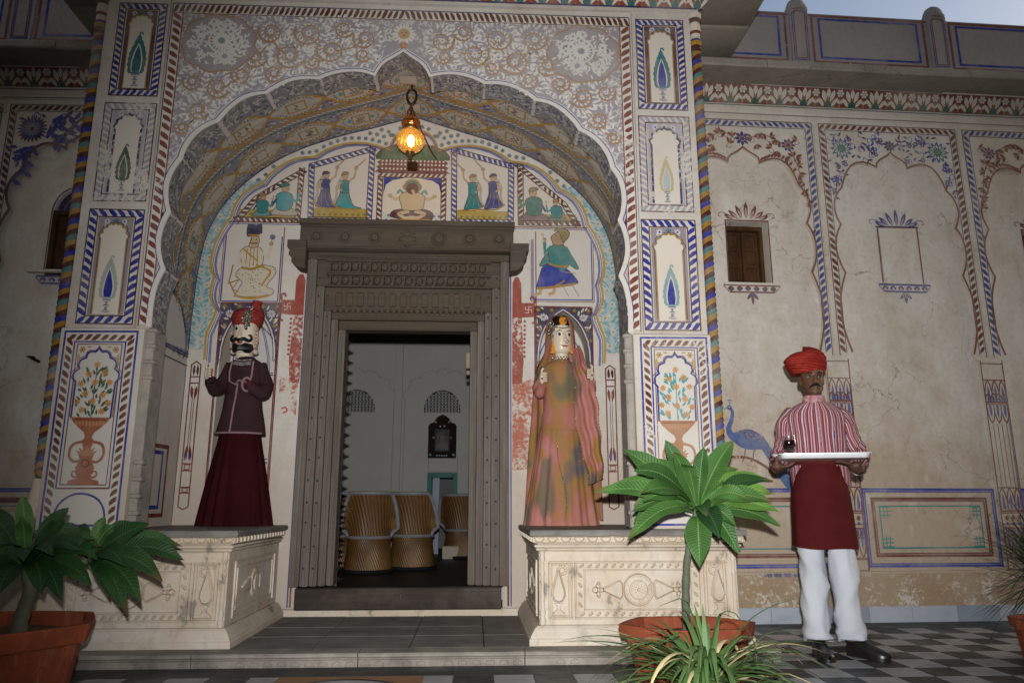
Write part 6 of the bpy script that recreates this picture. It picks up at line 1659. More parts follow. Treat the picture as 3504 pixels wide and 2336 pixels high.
# shallow arched panel mouldings
mb = MB(); mpw = lambda u, v, h: (u, RY1 - h, v)
for c in (-.50, -1.78):
    A = cusp_arch(.56, .45, 2.35, 2.85, 3, False, 5, .5); A = [(c + u, v) for u, v in A]
    for i in range(len(A) - 1):
        a, b = Vector(A[i]), Vector(A[i + 1]); d = (b - a)
        if d.length < 1e-5: continue
        nn = Vector((-d.y, d.x)).normalized() * .012
        q = [a + nn, b + nn, b - nn, a - nn]; i4 = [mb.vert(mpw(p.x, p.y, .0)) for p in q]; m2 = [mb.vert(mpw(p.x, p.y, .009)) for p in (a + nn * .4, b + nn * .4, b - nn * .4, a - nn * .4)]
        for k in range(4): mb.face((i4[k], i4[(k + 1) % 4], m2[(k + 1) % 4], m2[k]))
        mb.face(m2)
A = cusp_arch(.22, 1.30, 1.50, 1.62, 2, False, 5, .5); A = [(-.475 + u, v) for u, v in A]
relief(mb, A, mpw, .015, .012); mb.box(-1.22, -1.10, RY1 - .05, RY1, .13, 4.0, bev=.01)
mb.build('arched_moulding', M['plaster_room'], rm, smooth=False)
mb = MB(); mb.pf([(RX0, RY1 + .12, 2.0), (dx0 - .3, RY1 + .12, 2.0), (RX1, RY1 + .12, 2.0), (RX1, RY1 + .12, 3), (RX0, RY1 + .12, 3)]); mb.build('jali_backing', simple('jali_dark', (.05, .055, .07), None, 5, .8, 0), rm, smooth=False)
for c, w, z in jals:
    ja = thing('lattice_screen', 'pale half-round pierced lattice above the framed picture inside the room' if c > -1 else 'pale half-round pierced lattice at the left edge of the doorway, inside the room', 'lattice', (c, RY1, z))
    mb = MB(); n = 11
    def bar(a, b, r=.0075):
        a, b = Vector(a), Vector(b); d = (b - a).normalized(); nn = Vector((-d.y, d.x)) * r
        q = [a + nn, b + nn, b - nn, a - nn]; i1 = [mb.vert((p.x, RY1 + .03, p.y)) for p in q]; i2 = [mb.vert((p.x, RY1 + .055, p.y)) for p in q]
        mb.face(i1)
        for k in range(4): mb.face((i1[k], i2[k], i2[(k + 1) % 4], i1[(k + 1) % 4]))
    inside = lambda u, v: (v >= z and v < z + .06 + .28 * math.sqrt(max(0, 1 - ((u - c) / w) ** 2)) and abs(u - c) < w)
    s = 2 * w / n
    for i in range(n + 1):
        for j in range(8):
            u, v = c - w + i * s, z + j * s
            for p, q in (((u, v), (u + s * .5, v + s * .5)), ((u + s, v), (u + s * .5, v + s * .5)), ((u, v), (u, v + s * .5)), ((u + s * .5, v + s * .5), (u + s * .5, v + s))):
                if inside(*p) and inside(*q): bar(p, q, .010)
    mb.build('pierced_stone', M['plaster_room'], ja, smooth=False)
# teal door surround, passage beyond
td = thing('teal_door_frame', 'low teal painted wooden door frame at the back of the room', 'door frame', (-.475, RY1, .13))
for n_, a in (('jamb', (dx0 - .03, dx0 + .035, .13, dz + .03)), ('jamb', (dx1 - .035, dx1 + .03, .13, dz + .03)), ('head', (dx0 + .036, dx1 - .036, dz - .045, dz + .03))):
    mb = MB(); mb.box(a[0], a[1], RY1 - .05, RY1 + .06, a[2], a[3], bev=.006); mb.build(n_, simple('teal_paint', (.035, .19, .16), (.05, .15, .13), 7, .5, .15), td)
mb = MB(); mb.pf([(-2, 12.6, .1), (1.2, 12.6, .1), (1.2, 12.6, 3), (-2, 12.6, 3)]); mb.pf([(-1.0, 11.3, .1), (-1.0, 12.6, .1), (-1.0, 12.6, 3), (-1.0, 11.3, 3)]); mb.pf([(.2, 11.3, .1), (.2, 12.6, .1), (.2, 12.6, 3), (.2, 11.3, 3)]); mb.pf([(-1, 11.3, 2.9), (.2, 11.3, 2.9), (.2, 12.6, 2.9), (-1, 12.6, 2.9)]); mb.build('passage_wall', simple('passage_paint', (.20, .20, .215), (.17, .17, .18), 3, .8, 0), rm, smooth=False)
mb = MB(); mb.box(-.62, -.52, 11.12, 11.16, .13, 1.22, bev=.004); tag(mb.build('pale_curtain', simple('pale_cloth', (.42, .46, .55), (.36, .4, .5), 8, .9, .1)), 'narrow pale bluish cloth hanging inside the teal door frame', 'curtain')
pic = thing('framed_picture', 'dark arched wooden picture frame hanging on the back wall of the room', 'picture', (-.49, RY1, 1.75))
mb = MB(); fr = [(-.70, 1.50), (-.28, 1.50), (-.28, 1.98), (-.31, 2.02), (-.36, 2.03), (-.39, 2.09), (-.44, 2.13), (-.49, 2.15), (-.54, 2.13), (-.59, 2.09), (-.62, 2.03), (-.67, 2.02), (-.70, 1.98)]
relief(mb, fr, lambda u, v, h: (u, RY1 - .005 - h, v), .05, .012); mb.build('carved_frame', simple('dark_carved_frame', (.016, .013, .012), (.03, .02, .015), 14, .95, .3, spec=.02), pic, smooth=False)
mb = MB(); mb.box(-.60, -.38, RY1 - .062, RY1 - .05, 1.60, 1.93, bev=.004); mb.build('picture_panel', simple('dim_picture', (.045, .045, .06), (.10, .09, .09), 22, .95, 0, spec=.02), pic)
pp = Paint(lambda u, v, h: (u, RY1 - .063 - h, v))
pp.poly([(-.58, 1.62), (-.40, 1.62), (-.40, 1.80), (-.43, 1.86), (-.49, 1.89), (-.55, 1.86), (-.58, 1.80)], (.07, .07, .09, 0), 1); pp.disc((-.49, 1.80), .03, (.16, .13, .11, 0), 2, 10); pp.poly([(-.55, 1.65), (-.43, 1.65), (-.46, 1.77), (-.52, 1.77)], (.13, .10, .10, 0), 2)
for s in (-1, 1): pp.leaf((-.49 + s * .08, 2.02), R(90) - s, .06, .03, (.25, .13, .03, .1), 2); pp.disc((-.49 + s * .03, 1.97), .014, (.35, .34, .32, 0), 2, 8); pp.disc((-.49 + s * .13, 1.80), .016, (.22, .13, .03, 0), 2, 8); pp.disc((-.49 + s * .17, 1.55), .02, (.08, .22, .18, 0), 2, 8)
for k in range(5): pp.disc((-.56 + k * .035, 1.535), .014, (.20, .24, .24, 0), 2, 8)
pp.done('picture_detail', pic)
wb = thing('white_block', 'low white plastered ledge beside the bamboo chairs on the room floor', 'ledge', (-.36, 10.3, .13)); mb = MB(); mb.box(-.42, -.20, 10.1, 10.5, .13, .30, bev=.01); mb.build('ledge_body', M['plaster_white'], wb)
# ---------------------------------------------------------------- bamboo chairs
def wicker():
    t = NT('bamboo_weave')
    uv = t.n.new('ShaderNodeUVMap'); sep = t.n.new('ShaderNodeSeparateXYZ'); t.L(uv.outputs[0], sep.inputs[0])
    a = t.math('MULTIPLY', t.math('ADD', sep.outputs[0], t.math('MULTIPLY', sep.outputs[1], .10)), 120.0); s1 = t.math('SINE', t.math('MULTIPLY', a, 3.14159))
    n = t.noise(9, 4); n2 = t.noise(2.2, 2)
    col = t.mix(t.math('MULTIPLY_ADD', s1, .5, .5), (.085, .043, .014), (.165, .085, .028))
    col = t.mix(t.ramp(n, [(.35, 0.), (.7, 1.)]), col, (.14, .065, .018)); col = t.mix(t.ramp(n2, [(.5, 0.), (.7, .7)]), col, (.30, .17, .06))
    return t.out(col, .42, t.bump(s1, .5, .004), Specular_IOR_Level=.5)
M['bamboo'] = wicker(); M['tube'] = simple('grey_rexine_binding', (.26, .27, .29), (.2, .2, .22), 12, .4, .1); M['tyre'] = simple('black_rubber_rim', (.015, .015, .016), None, 9, .6, .1)
def chair(x, y, rz, label, first=None):
    c = thing('bamboo_chair', label, 'chair', (x, y, .13), 'woven bamboo drum chairs in the room', rz)
    if first:
        for ch in first.children:
            o = ch.copy(); COL.objects.link(o); o.parent = c
        return c
    n = 32
    mb = MB(); mb.lathe([(.262, .02), (.255, .12), (.238, .22), (.228, .30), (.235, .36)], (0, 0, 0), n, uvs=True); mb.build('woven_drum', M['bamboo'], c, local=True)
    mb = MB(); ring = lambda r, z, rr: mb.tube([(r * math.cos(a), r * math.sin(a), z) for a in [2 * PI * k / 28 for k in range(29)]], rr, 7, caps=False)
    ring(.262, .022, .022); mb.build('rubber_foot', M['tyre'], c, local=True)
    mb = MB(); ring(.235, .37, .018); mb.build('seat_rim', M['tube'], c, local=True)
    mb = MB(); mb.lathe([(.25, .375), (.15, .385), (.001, .38)], (0, 0, 0), n, uvs=True); mb.build('seat', M['bamboo'], c, local=True)
    a0, a1 = R(218), R(322); k = 22; rings = []
    top = lambda t: .46 + .37 * min(1, math.sin(PI * t) * 1.7) ** .75
    for z in (0, .25, .5, .75, 1):
        rings.append([((.235 + .085 * z - .02 * math.sin(PI * z)) * math.cos(lerp(a0 - .35, a1 + .35, i / k)), (.235 + .085 * z - .02 * math.sin(PI * z)) * math.sin(lerp(a0 - .35, a1 + .35, i / k)), lerp(.37, top(i / k), z)) for i in range(k + 1)])
    mb = MB(); mb.loft(rings, False, uvs=True)
    for q in list(mb.uv): mb.uv[q] = [(u * .30, v * .4) for u, v in mb.uv[q]]
    mb.build('woven_back', M['bamboo'], c, local=True)
    mb = MB(); edge = [rings[z][0] for z in range(5)] + rings[4][1:-1] + [rings[z][-1] for z in (4, 3, 2, 1, 0)]
    mb.tube(edge, .020, 7); mb.build('back_binding', M['tube'], c, local=True)
    return c
c1 = chair(-1.135, 8.30, R(8), 'bamboo drum chair with grey binding, nearest and leftmost complete one in the doorway')
chair(-.70, 8.68, R(-6), 'bamboo drum chair in the middle of the doorway, half behind its left neighbour', c1)
chair(-.16, 10.35, R(-20), 'far bamboo drum chair cut off by the right door jamb', c1)
chair(-1.60, 8.72, R(30), 'bamboo drum chair mostly hidden behind the left door jamb', c1)

# ---------------------------------------------------------------- added unseen walls behind and beside the camera, holding down sky light
def court(x0, x1, y0, y1, z1, label):
    w = thing('sky_blocker', label, 'light blocker', ((x0 + x1) / 2, (y0 + y1) / 2, 0)); mb = MB(); mb.box(x0, x1, y0, y1, -.01, z1, bev=.02); mb.build('blocker_wall', M['plaster_wall'], w, smooth=False)
court(-6.4, -5.8, -6, 4.4, 12.5, 'unseen plain wall added to block sky light, far to the left')
court(5.4, 6.0, -6, 4.4, 12.0, 'unseen plain wall added to block sky light, far to the right')
court(-5.8, 5.4, -6.6, -6.0, 13, 'unseen plain wall added to block sky light, behind the viewer')
# ---------------------------------------------------------------- cloth and body helpers
def cloth(name, c1, c2, scale=6, rough=.8, weave=220, sheen=.3, bump=.25, spec=.2):
    t = NT(name); n = t.noise(scale, 4); w = t.noise(weave, 2)
    col = t.mix(t.ramp(n, [(.35, 0.), (.68, 1.)]), c1, c2)
    return t.out(col, rough, t.bump(t.math('ADD', t.math('MULTIPLY', w, .4), n), bump, .004), Specular_IOR_Level=spec * .5, Sheen_Weight=0)
def ell(cx, cy, z, w, d, n=40, f=None, a0=0.):
    out = []
    for k in range(n):
        a = a0 + 2 * PI * k / n; q = f(a, z) if f else 0
        out.append((cx + (w + q) * math.cos(a), cy + (d + q) * math.sin(a), z))
    return out
def ellipsoid(mb, c, r, n=12, m=8, col=None, rot=None):
    rings = []
    for j in range(m + 1):
        t = PI * j / m; s = max(.02, math.sin(t)); ring = []
        for k in range(n):
            p = Vector((r[0] * s * math.cos(2 * PI * k / n), r[1] * s * math.sin(2 * PI * k / n), r[2] * math.cos(t)))
            if rot: p = rot @ p
            ring.append(tuple(Vector(c) + p))
        rings.append(ring)
    mb.loft(rings[::-1], True, True, True, col=col)
def limb(mb, pts, rs, n=12):
    P = smooth_poly(pts, 6); m = len(P); k = len(rs) - 1
    def r(t):
        q = t * k; i = min(k - 1, int(q)); return lerp(rs[i], rs[i + 1], q - i)
    mb.tube(P, r, n)
HEAD = [(-.118, .016, .074, -.035), (-.108, .036, .088, -.005), (-.088, .049, .092, .025), (-.060, .058, .089, .058), (-.030, .064, .087, .080), (0, .068, .083, .092), (.03, .071, .089, .098), (.06, .071, .087, .099), (.09, .062, .072, .086), (.11, .04, .045, .056), (.118, .01, .012, .02)]
def head_mesh(mb, c, yaw, s=1.0, nose=True, tilt=0):
    """closed head volume; local axes: +Y back, -Y face, turned by yaw"""
    Rm = Matrix.Rotation(yaw, 3, 'Z')
    T = lambda p: tuple(Vector(c) + Rm @ (Vector(p) * s))
    rings = []
    prof = smooth_poly(HEAD, 3)
    for z, w, f, b in prof:
        ring = []
        for k in range(28):
            a = 2 * PI * k / 28; ca, sa = math.cos(a), math.sin(a)
            x = w * (abs(ca) ** .9) * (1 if ca > 0 else -1); y = (b if sa > 0 else f) * (abs(sa) ** .95) * (1 if sa > 0 else -1)
            # eye hollows
            if sa < 0: y += .010 * math.exp(-((abs(x) - .031) / .014) ** 2 - ((z - .002) / .013) ** 2) + .006 * math.exp(-((abs(x) - .036) / .02) ** 2 - ((z + .055) / .02) ** 2)
            ring.append(T((x, y, z)))
        rings.append(ring)
    mb.loft(rings, True, True, True)
    if nose:
        for p, r in (((0, -.082, .012), .0085), ((0, -.093, -.012), .011), ((0, -.103, -.030), .0135), ((.0115, -.092, -.036), .009), ((-.0115, -.092, -.036), .009)):
            ellipsoid(mb, T(p), (r * s,) * 3, 10, 6)
        mb.tube([T((0, -.078, .018)), T((0, -.094, -.012)), T((0, -.105, -.032))], [.007 * s, .0095 * s, .010 * s], 8)
        mb.tube([T((-.022, -.080, -.066)), T((0, -.094, -.0635)), T((.022, -.080, -.066))], [.004 * s, .0075 * s, .004 * s], 8)
        mb.tube([T((-.019, -.080, -.073)), T((0, -.093, -.0755)), T((.019, -.080, -.073))], [.004 * s, .008 * s, .004 * s], 8)
        mb.tube([T((-.052, -.066, .022)), T((-.028, -.083, .027)), T((0, -.082, .021)), T((.028, -.083, .027)), T((.052, -.066, .022))], [.006 * s] * 5, 8)
        for q in (-1, 1):
            ellipsoid(mb, T((q * .072, .012, -.012)), (.009 * s, .020 * s, .033 * s), 10, 7, rot=Matrix.Rotation(yaw + q * -.35, 3, 'Z'))
    return T

def remesh(mb, name, mat, parent, vox):
    o = mb.build('tmp', mat, None, local=True); m = o.modifiers.new('r', 'REMESH'); m.mode = 'VOXEL'; m.voxel_size = vox; m.use_smooth_shade = True
    s = o.modifiers.new('s', 'SMOOTH'); s.factor = .5; s.iterations = 2
    bpy.context.view_layer.update(); dg = bpy.context.evaluated_depsgraph_get(); me = bpy.data.meshes.new_from_object(o.evaluated_get(dg)); old = o.data
    bpy.data.objects.remove(o); bpy.data.meshes.remove(old); me.name = name
    me.materials.clear(); me.materials.append(mat); me.polygons.foreach_set('use_smooth', [True] * len(me.polygons))
    ob = bpy.data.objects.new(name, me); link(ob, parent); return ob

# ---------------------------------------------------------------- the waiter
M['skin'] = simple('brown_skin', (.105, .050, .028), (.078, .035, .02), 14, .6, .15, 120, .002, .4)
PX, PY = 2.085, 4.42
YAWH = R(6)          # face turned towards the right of the picture
mb = MB()
hc = (PX - .002, PY - .03, 1.607)
HT = head_mesh(mb, hc, YAWH, .95)
limb(mb, [(PX, PY + .01, 1.38), (PX, PY - .005, 1.45), (PX, PY - .02, 1.53)], [.062, .054, .052])
mb.loft([ell(PX, PY, z, w, d, 24) for z, w, d in ((.84, .10, .09), (.92, .165, .11), (1.0, .155, .10), (1.15, .15, .098), (1.3, .17, .10), (1.38, .165, .09), (1.43, .09, .065))], True, True, True)
ARML = [(PX - .152, PY + .01, 1.370), (PX - .205, PY - .02, 1.13), (PX - .262, 4.235, 1.068)]
ARMR = [(PX + .152, PY + .01, 1.370), (PX + .218, PY - .02, 1.13), (PX + .17, 4.225, 1.045)]
for A in (ARML, ARMR): mb.tube(A[:1] + [tuple((Vector(A[0]) + Vector(A[1])) / 2)] + A[1:2] + [tuple((Vector(A[1]) + Vector(A[2])) / 2)] + A[2:], [.05, .046, .04, .036, .027], 10)
LEGS = [((PX - .072, PY + .0, .90), (PX - .084, PY - .0, .50), (PX - .090, 4.40, .085)), ((PX + .072, PY + .0, .90), (PX + .084, PY + .0, .50), (PX + .096, 4.44, .085))]
for L in LEGS: mb.tube(smooth_poly(L, 5), lambda t: lerp(.085, .04, t), 12)
# hands: viewer's left one grips the tray edge, the other is spread under it
def hand(mb, w, palm, fingers, thumb, r=.0092):
    mb.tube([w, tuple(lerp(a, b, .5) for a, b in zip(w, palm)), palm], [.026, .033, .030], 10)
    ellipsoid(mb, palm, (.040, .036, .022), 12, 8)
    for f in fingers: mb.tube(smooth_poly(f, 3), lambda t: r * lerp(1.08, .80, t), 8)
    mb.tube(smooth_poly(thumb, 3), lambda t: .0112 * lerp(1.1, .8, t), 8)
TZ = 1.100   # underside of the tray
wl0 = (PX - .262, 4.235, 1.068); pl0 = (PX - .254, 4.165, 1.066)
hand(mb, wl0, pl0, [[(PX - .244, 4.145 - .0 + .022 * k - .03, 1.062 + .004 * k), (PX - .204 + .004 * k, 4.125 + .022 * k - .03, 1.066), (PX - .168 + .006 * (1.5 - abs(k - 1.5)), 4.12 + .021 * k - .03, TZ - .012)] for k in range(4)],
     [(PX - .264, 4.15, 1.085), (PX - .254, 4.135, 1.118), (PX - .222, 4.125, 1.134)])
wr0 = (2.275, 4.225, 1.045); pr0 = (2.245, 4.165, 1.066)
hand(mb, wr0, pr0, [[(2.225, 4.15 + .021 * (k - 1.5), 1.072), (2.185, 4.135 + .026 * (k - 1.5), 1.080), (2.145 - .008 * (1.5 - abs(k - 1.5)), 4.125 + .030 * (k - 1.5), TZ - .0105)] for k in range(4)],
     [(2.262, 4.14, 1.075), (2.275, 4.105, 1.09), (2.265, 4.075, TZ - .010)])
person = remesh(mb, 'person', M['skin'], None, .0052)
tag(person, 'man in a red turban, striped shirt and long maroon apron holding a silver tray', 'person')
M['eyew'] = simple('eye_white', (.26, .24, .21), None, 5, .5, 0)
# eyes, brows, moustache, hair
for q in (-1, 1):
    mb = MB(); ellipsoid(mb, HT((q * .031, -.0705, .003)), (.0125, .0080, .0055), 10, 6, rot=Matrix.Rotation(YAWH, 3, 'Z')); ey = mb.build('eyeball', M['eyew'], person)
    mb = MB(); ellipsoid(mb, HT((q * .031 + .003, -.0772, .003)), (.0062, .003, .0056), 10, 6, rot=Matrix.Rotation(YAWH, 3, 'Z')); mb.build('iris', M['black'], ey)
mb = MB()
for q in (-1, 1):
    mb.tube([HT((q * .013, -.0865, .0225)), HT((q * .030, -.087, .029)), HT((q * .052, -.070, .022))], [.003, .0045, .002], 6)
    mb.tube([HT((q * .018, -.078, .0085)), HT((q * .031, -.081, .0115)), HT((q * .045, -.072, .006))], [.0015, .002, .0015], 5)
mb.build('eyebrow', simple('black_hair', (.010, .008, .007), None, 9, .6, .2), person)
mb = MB()
for q in (-1, 1): mb.tube([HT((0, -.1000, -.0515)), HT((q * .016, -.0965, -.053)), HT((q * .031, -.083, -.061)), HT((q * .037, -.076, -.069))], [.006, .0066, .0045, .0015], 8)
mb.build('moustache', bpy.data.materials['black_hair'], person)
mb = MB(); rings = []
for z, w, b in ((-.055, .050, .075), (-.02, .066, .094), (.03, .0735, .102), (.07, .0735, .103)):
    rings.append([HT((w * math.cos(a), .008 + b * math.sin(a), z)) for a in [R(-8) + R(196) * k / 16 for k in range(17)]])
mb.loft(rings, False); mb.build('hair', bpy.data.materials['black_hair'], person)
# turban
def turban_mat(name, c1, c2, c3):
    t = NT(name); uv = t.n.new('ShaderNodeUVMap'); sep = t.n.new('ShaderNodeSeparateXYZ'); t.L(uv.outputs[0], sep.inputs[0])
    n = t.noise(30, 4, src=t.mapping((1, 1, 2.4))); z = t.math('ADD', t.math('MULTIPLY', sep.outputs[0], 46.0), t.math('MULTIPLY', n, 5.0)); z = t.math('ADD', z, t.math('MULTIPLY', sep.outputs[1], 60.0))
    s = t.math('SINE', z); col = t.mix(t.ramp(t.math('MULTIPLY_ADD', s, .5, .5), [(.70, 0.), (.98, .8)]), c1, c2)
    col = t.mix(t.ramp(t.noise(9, 3), [(.42, 0.), (.7, 1.)]), col, c3)
    return t.out(col, .85, t.bump(t.math('ADD', n, t.math('MULTIPLY', s, .3)), .5, .006), Specular_IOR_Level=.05)
M['turban'] = turban_mat('red_turban_cloth', (.23, .016, .012), (.33, .07, .05), (.15, .011, .009))
def turban(c, yaw, rx, ry, h, mat, parent, tail=False, lop=.02):
    Rm = Matrix.Rotation(yaw, 3, 'Z'); mb = MB(); rows, n = 30, 56; rings = []
    for j in range(rows + 1):
        t = j / rows; z = h * t
        base = (.80 + .28 * math.sin(PI * min(1, t * 1.05) ** .8)) if t < .62 else None
        ring = []
        for k in range(n):
            a = 2 * PI * k / n
            prof = (.82 + .22 * math.sin(PI * min(.5, t / 1.1))) * (1 if t < .55 else math.sqrt(max(0.0004, 1 - ((t - .55) / .45) ** 2)) )
            # wound folds run obliquely, crossing over the brow
            f = t * 5.2 + .9 * math.cos(a - .6) + .25 * noise.noise((math.cos(a) * 1.5, math.sin(a) * 1.5, t * 2))
            g = abs(math.sin(PI * f)) ** .7 * .075 - .03 + .03 * noise.noise((math.cos(a) * 5, math.sin(a) * 5, t * 9 + 3))
            q = prof * (1 + g * (1 if t < .95 else .2))
            p = Vector((rx * q * math.cos(a) - lop * t, ry * q * math.sin(a), z * (1 + .12 * math.cos(a)) + .012 * noise.noise((a, t * 3, 1)) - .02 * math.cos(a) * 0))
            ring.append(tuple(Vector(c) + Rm @ p))
        rings.append(ring)
    mb.loft(rings, True, True, True, uvs=True)
    o = mb.build('turban', mat, parent); return o
turban((hc[0] - .018, hc[1] + .012, hc[2] + .030), 0, .116, .116, .158, M['turban'], person)
# striped shirt
def shirt_mat():
    t = NT('striped_shirt'); uv = t.n.new('ShaderNodeUVMap'); sep = t.n.new('ShaderNodeSeparateXYZ'); t.L(uv.outputs[0], sep.inputs[0])
    f = t.math('FRACT', t.math('MULTIPLY', sep.outputs[0], 13.0))
    Pk, Rd, Wh, Pu = (.27, .085, .09), (.19, .028, .033), (.46, .41, .44), (.085, .045, .085)
    col = t.ramp(f, [(0, Pk), (.10, Wh), (.17, Rd), (.27, Pk), (.34, Pu), (.42, Wh), (.52, Pk), (.58, Rd), (.64, Wh), (.68, Pk), (.78, Pu), (.83, Rd), (.90, Wh), (.95, Pk)], 'CONSTANT')
    col = t.mix(t.ramp(t.noise(7, 3), [(.4, 0.), (.7, .25)]), col, (.22, .07, .07))
    return t.out(col, .85, t.bump(t.math('ADD', t.noise(180, 2), t.math('MULTIPLY', t.noise(14, 4), 2.)), .3, .004), Specular_IOR_Level=.06)
M['shirt'] = shirt_mat()
def wr_(a, z, s=1., k=1.): return k * (.010 * noise.noise((math.cos(a) * 2.2 + s, math.sin(a) * 2.2, z * 7)) + .007 * abs(noise.noise((math.cos(a) * 5 + s, math.sin(a) * 5 + z * 9, z * 13))))
mb = MB(); n = 56
TR = smooth_poly([(.96, .165, .115), (1.05, .165, .118), (1.12, .168, .122), (1.20, .172, .124), (1.28, .172, .12), (1.35, .176, .114), (1.395, .166, .104), (1.425, .135, .095), (1.447, .105, .082), (1.462, .068, .068)], 4)
mb.loft([ell(PX, PY - .005 - .02 * max(0, (z - 1.42) / .05), z - (.02 * 0), w, d, n, lambda a, zz: wr_(a, zz, 3, 1.1), R(90)) for z, w, d in TR], True, False, False, uvs=True)
for A, s in ((ARML, 1), (ARMR, 2)):
    sx = -1 if s == 1 else 1
    a, b, c = Vector(A[0]), Vector(A[1]), Vector(A[2]); c = b + (c - b) * .93
    path = smooth_poly([tuple(a + Vector((-sx * .055, 0, .030))), tuple(a + Vector((sx * .012, 0, -.03))), tuple(lerp(a[i], b[i], .55) for i in range(3)), tuple(b + Vector((sx * .012, .015, .01))), tuple((b + c) / 2), tuple(c)], 6)
    P = [Vector(p) for p in path]; N = len(P); rings = []
    for i, p in enumerate(P):
        t = i / (N - 1); d = (P[min(i + 1, N - 1)] - P[max(i - 1, 0)]).normalized(); e = d.cross(Vector((0, 1, 0))).normalized(); f = d.cross(e)
        r = lerp(.064, .056, min(1, t * 2)) if t < .55 else lerp(.056, .040, (t - .55) / .45); r = r * (.55 if i == 0 else .9 if i == 1 else 1)
        fold = .009 * math.exp(-((t - .62) / .2) ** 2)
        rings.append([tuple(p + (e * math.cos(q) + f * math.sin(q)) * (r + fold * math.sin(t * 60 + 2 * math.sin(q + s)) + .010 * noise.noise((math.cos(q) * 2 + s, math.sin(q) * 2, t * 9)))) for q in [2 * PI * k / 26 for k in range(26)]])
    i0 = len(mb.f); mb.loft(rings, True, False, False, uvs=True)
    for k in range(i0, len(mb.f)): mb.uv[k] = [(u * .45 + .1 * s, v) for u, v in mb.uv[k]]
sh = mb.build('shirt', M['shirt'], person, auto=80)
mb = MB()
mb.loft([ell(PX, PY - .022 - i * .003, z, r, r * 1.02, 40, None, R(-90)) for i, (z, r) in enumerate(((1.452, .073), (1.462, .070), (1.485, .0635), (1.498, .0615), (1.499, .058), (1.47, .058)))], True, uvs=True)
mb.build('collar', cloth('collar_stripe', (.44, .30, .32), (.28, .08, .09), 40, .85), sh)
mb = MB(); mb.tube([(PX + .004, PY - .098, 1.448), (PX + .004, PY - .128, 1.39), (PX + .004, PY - .137, 1.30), (PX + .003, PY - .139, 1.12)], .005, 6)
mb.build('placket', cloth('placket_pink', (.38, .15, .15), (.33, .10, .11), 40, .85), sh)
mb = MB()
for z in (1.36, 1.29, 1.22): ellipsoid(mb, (PX + .004, PY - .142, z), (.0045, .002, .0045), 8, 5)
mb.build('shirt_button', simple('pink_button', (.45, .25, .25), None, 5, .4, 0), sh)
mb = MB(); mb.tube([(PX + .085, PY - .125, 1.275), (PX + .084, PY - .130, 1.235)], .004, 6); mb.build('pen', simple('blue_pen', (.03, .03, .14), None, 5, .3, 0), sh)
# apron and trousers
AP = smooth_poly([(1.095, .146, .128), (1.02, .155, .134), (.90, .166, .140), (.75, .174, .143), (.64, .179, .146), (.600, .180, .148)], 5)
mb = MB()
fa = lambda a, z: (1.1 - z) * .016 * math.sin(a * 7 + 1.2 * math.sin(a * 2)) * max(0.15, abs(math.cos(a))) + .006 * noise.noise((math.cos(a) * 2, math.sin(a) * 2, z * 5))
mb.loft([[(x, y, zz + .010 * math.sin((x - PX) * 14) * (1 if z < .65 else 0) - (.016 * (x - PX) / .2 if z < .62 else 0)) for x, y, zz in ell(PX - .005, PY - .005, z, w, d, 60, fa, R(90))] for z, w, d in AP], True)
mb.build('apron', cloth('maroon_apron_cloth', (.072, .0085, .0095), (.058, .006, .008), 9, .85, 260, .25, .3), person, auto=80)
mb = MB(); mb.loft([ell(PX - .005, PY - .005, z, w, d, 40) for z, w, d in ((1.080, .160, .136), (1.084, .163, .139), (1.104, .162, .138), (1.108, .158, .134))], True); mb.build('apron_band', cloth('maroon_waistband', (.085, .012, .012), (.07, .009, .010), 12), person)
M['trouser'] = cloth('white_trouser_cotton', (.50, .53, .575), (.45, .475, .52), 5, .85, 240, .15, .2)
tro = None
for i, L in enumerate(LEGS):
    mb = MB(); P = smooth_poly(L, 12); N = len(P); rings = []; sx = -1 if i == 0 else 1
    for j, p in enumerate(P):
        t = j / (N - 1); w = lerp(.072, .070, min(1, t / .5)) if t < .55 else lerp(.070, .072, (t - .55) / .45)
        w *= 1 + .03 * math.sin(t * 9 + i)
        ring = []
        for k in range(44):
            a = 2 * PI * k / 44 + R(90)
            # crease folds: long slanting drags from knee, small breaks above the shoe
            f = .017 * max(0, math.sin(8 * (t * 2.2 + .20 * sx * a) + i)) ** 4 * (1 if t > .30 else .3) + .010 * max(0, math.sin(13 * t - 3 * sx * math.sin(a) + 1)) ** 6 * (t > .35) + .006 * noise.noise((math.cos(a) * 2 + i * 5, math.sin(a) * 2, t * 8)) + (.012 * math.sin(46 * t + a * sx) * math.exp(-((t - .93) / .06) ** 2)) - .004 * math.exp(-((t - .72) / .04) ** 2)
            z = p[2] - (.016 * (1 + math.sin(a)) * .5 if t > .97 else 0) + (.014 if (t > .97 and math.sin(a) < -.3) else 0)
            ring.append((p[0] + (w + f) * math.cos(a), p[1] + (w * 1.12 + f) * math.sin(a), z))
        rings.append(ring)
    mb.loft(rings, True, False, False); q = mb.build('trouser_leg', M['trouser'], person, auto=80)
mb = MB()
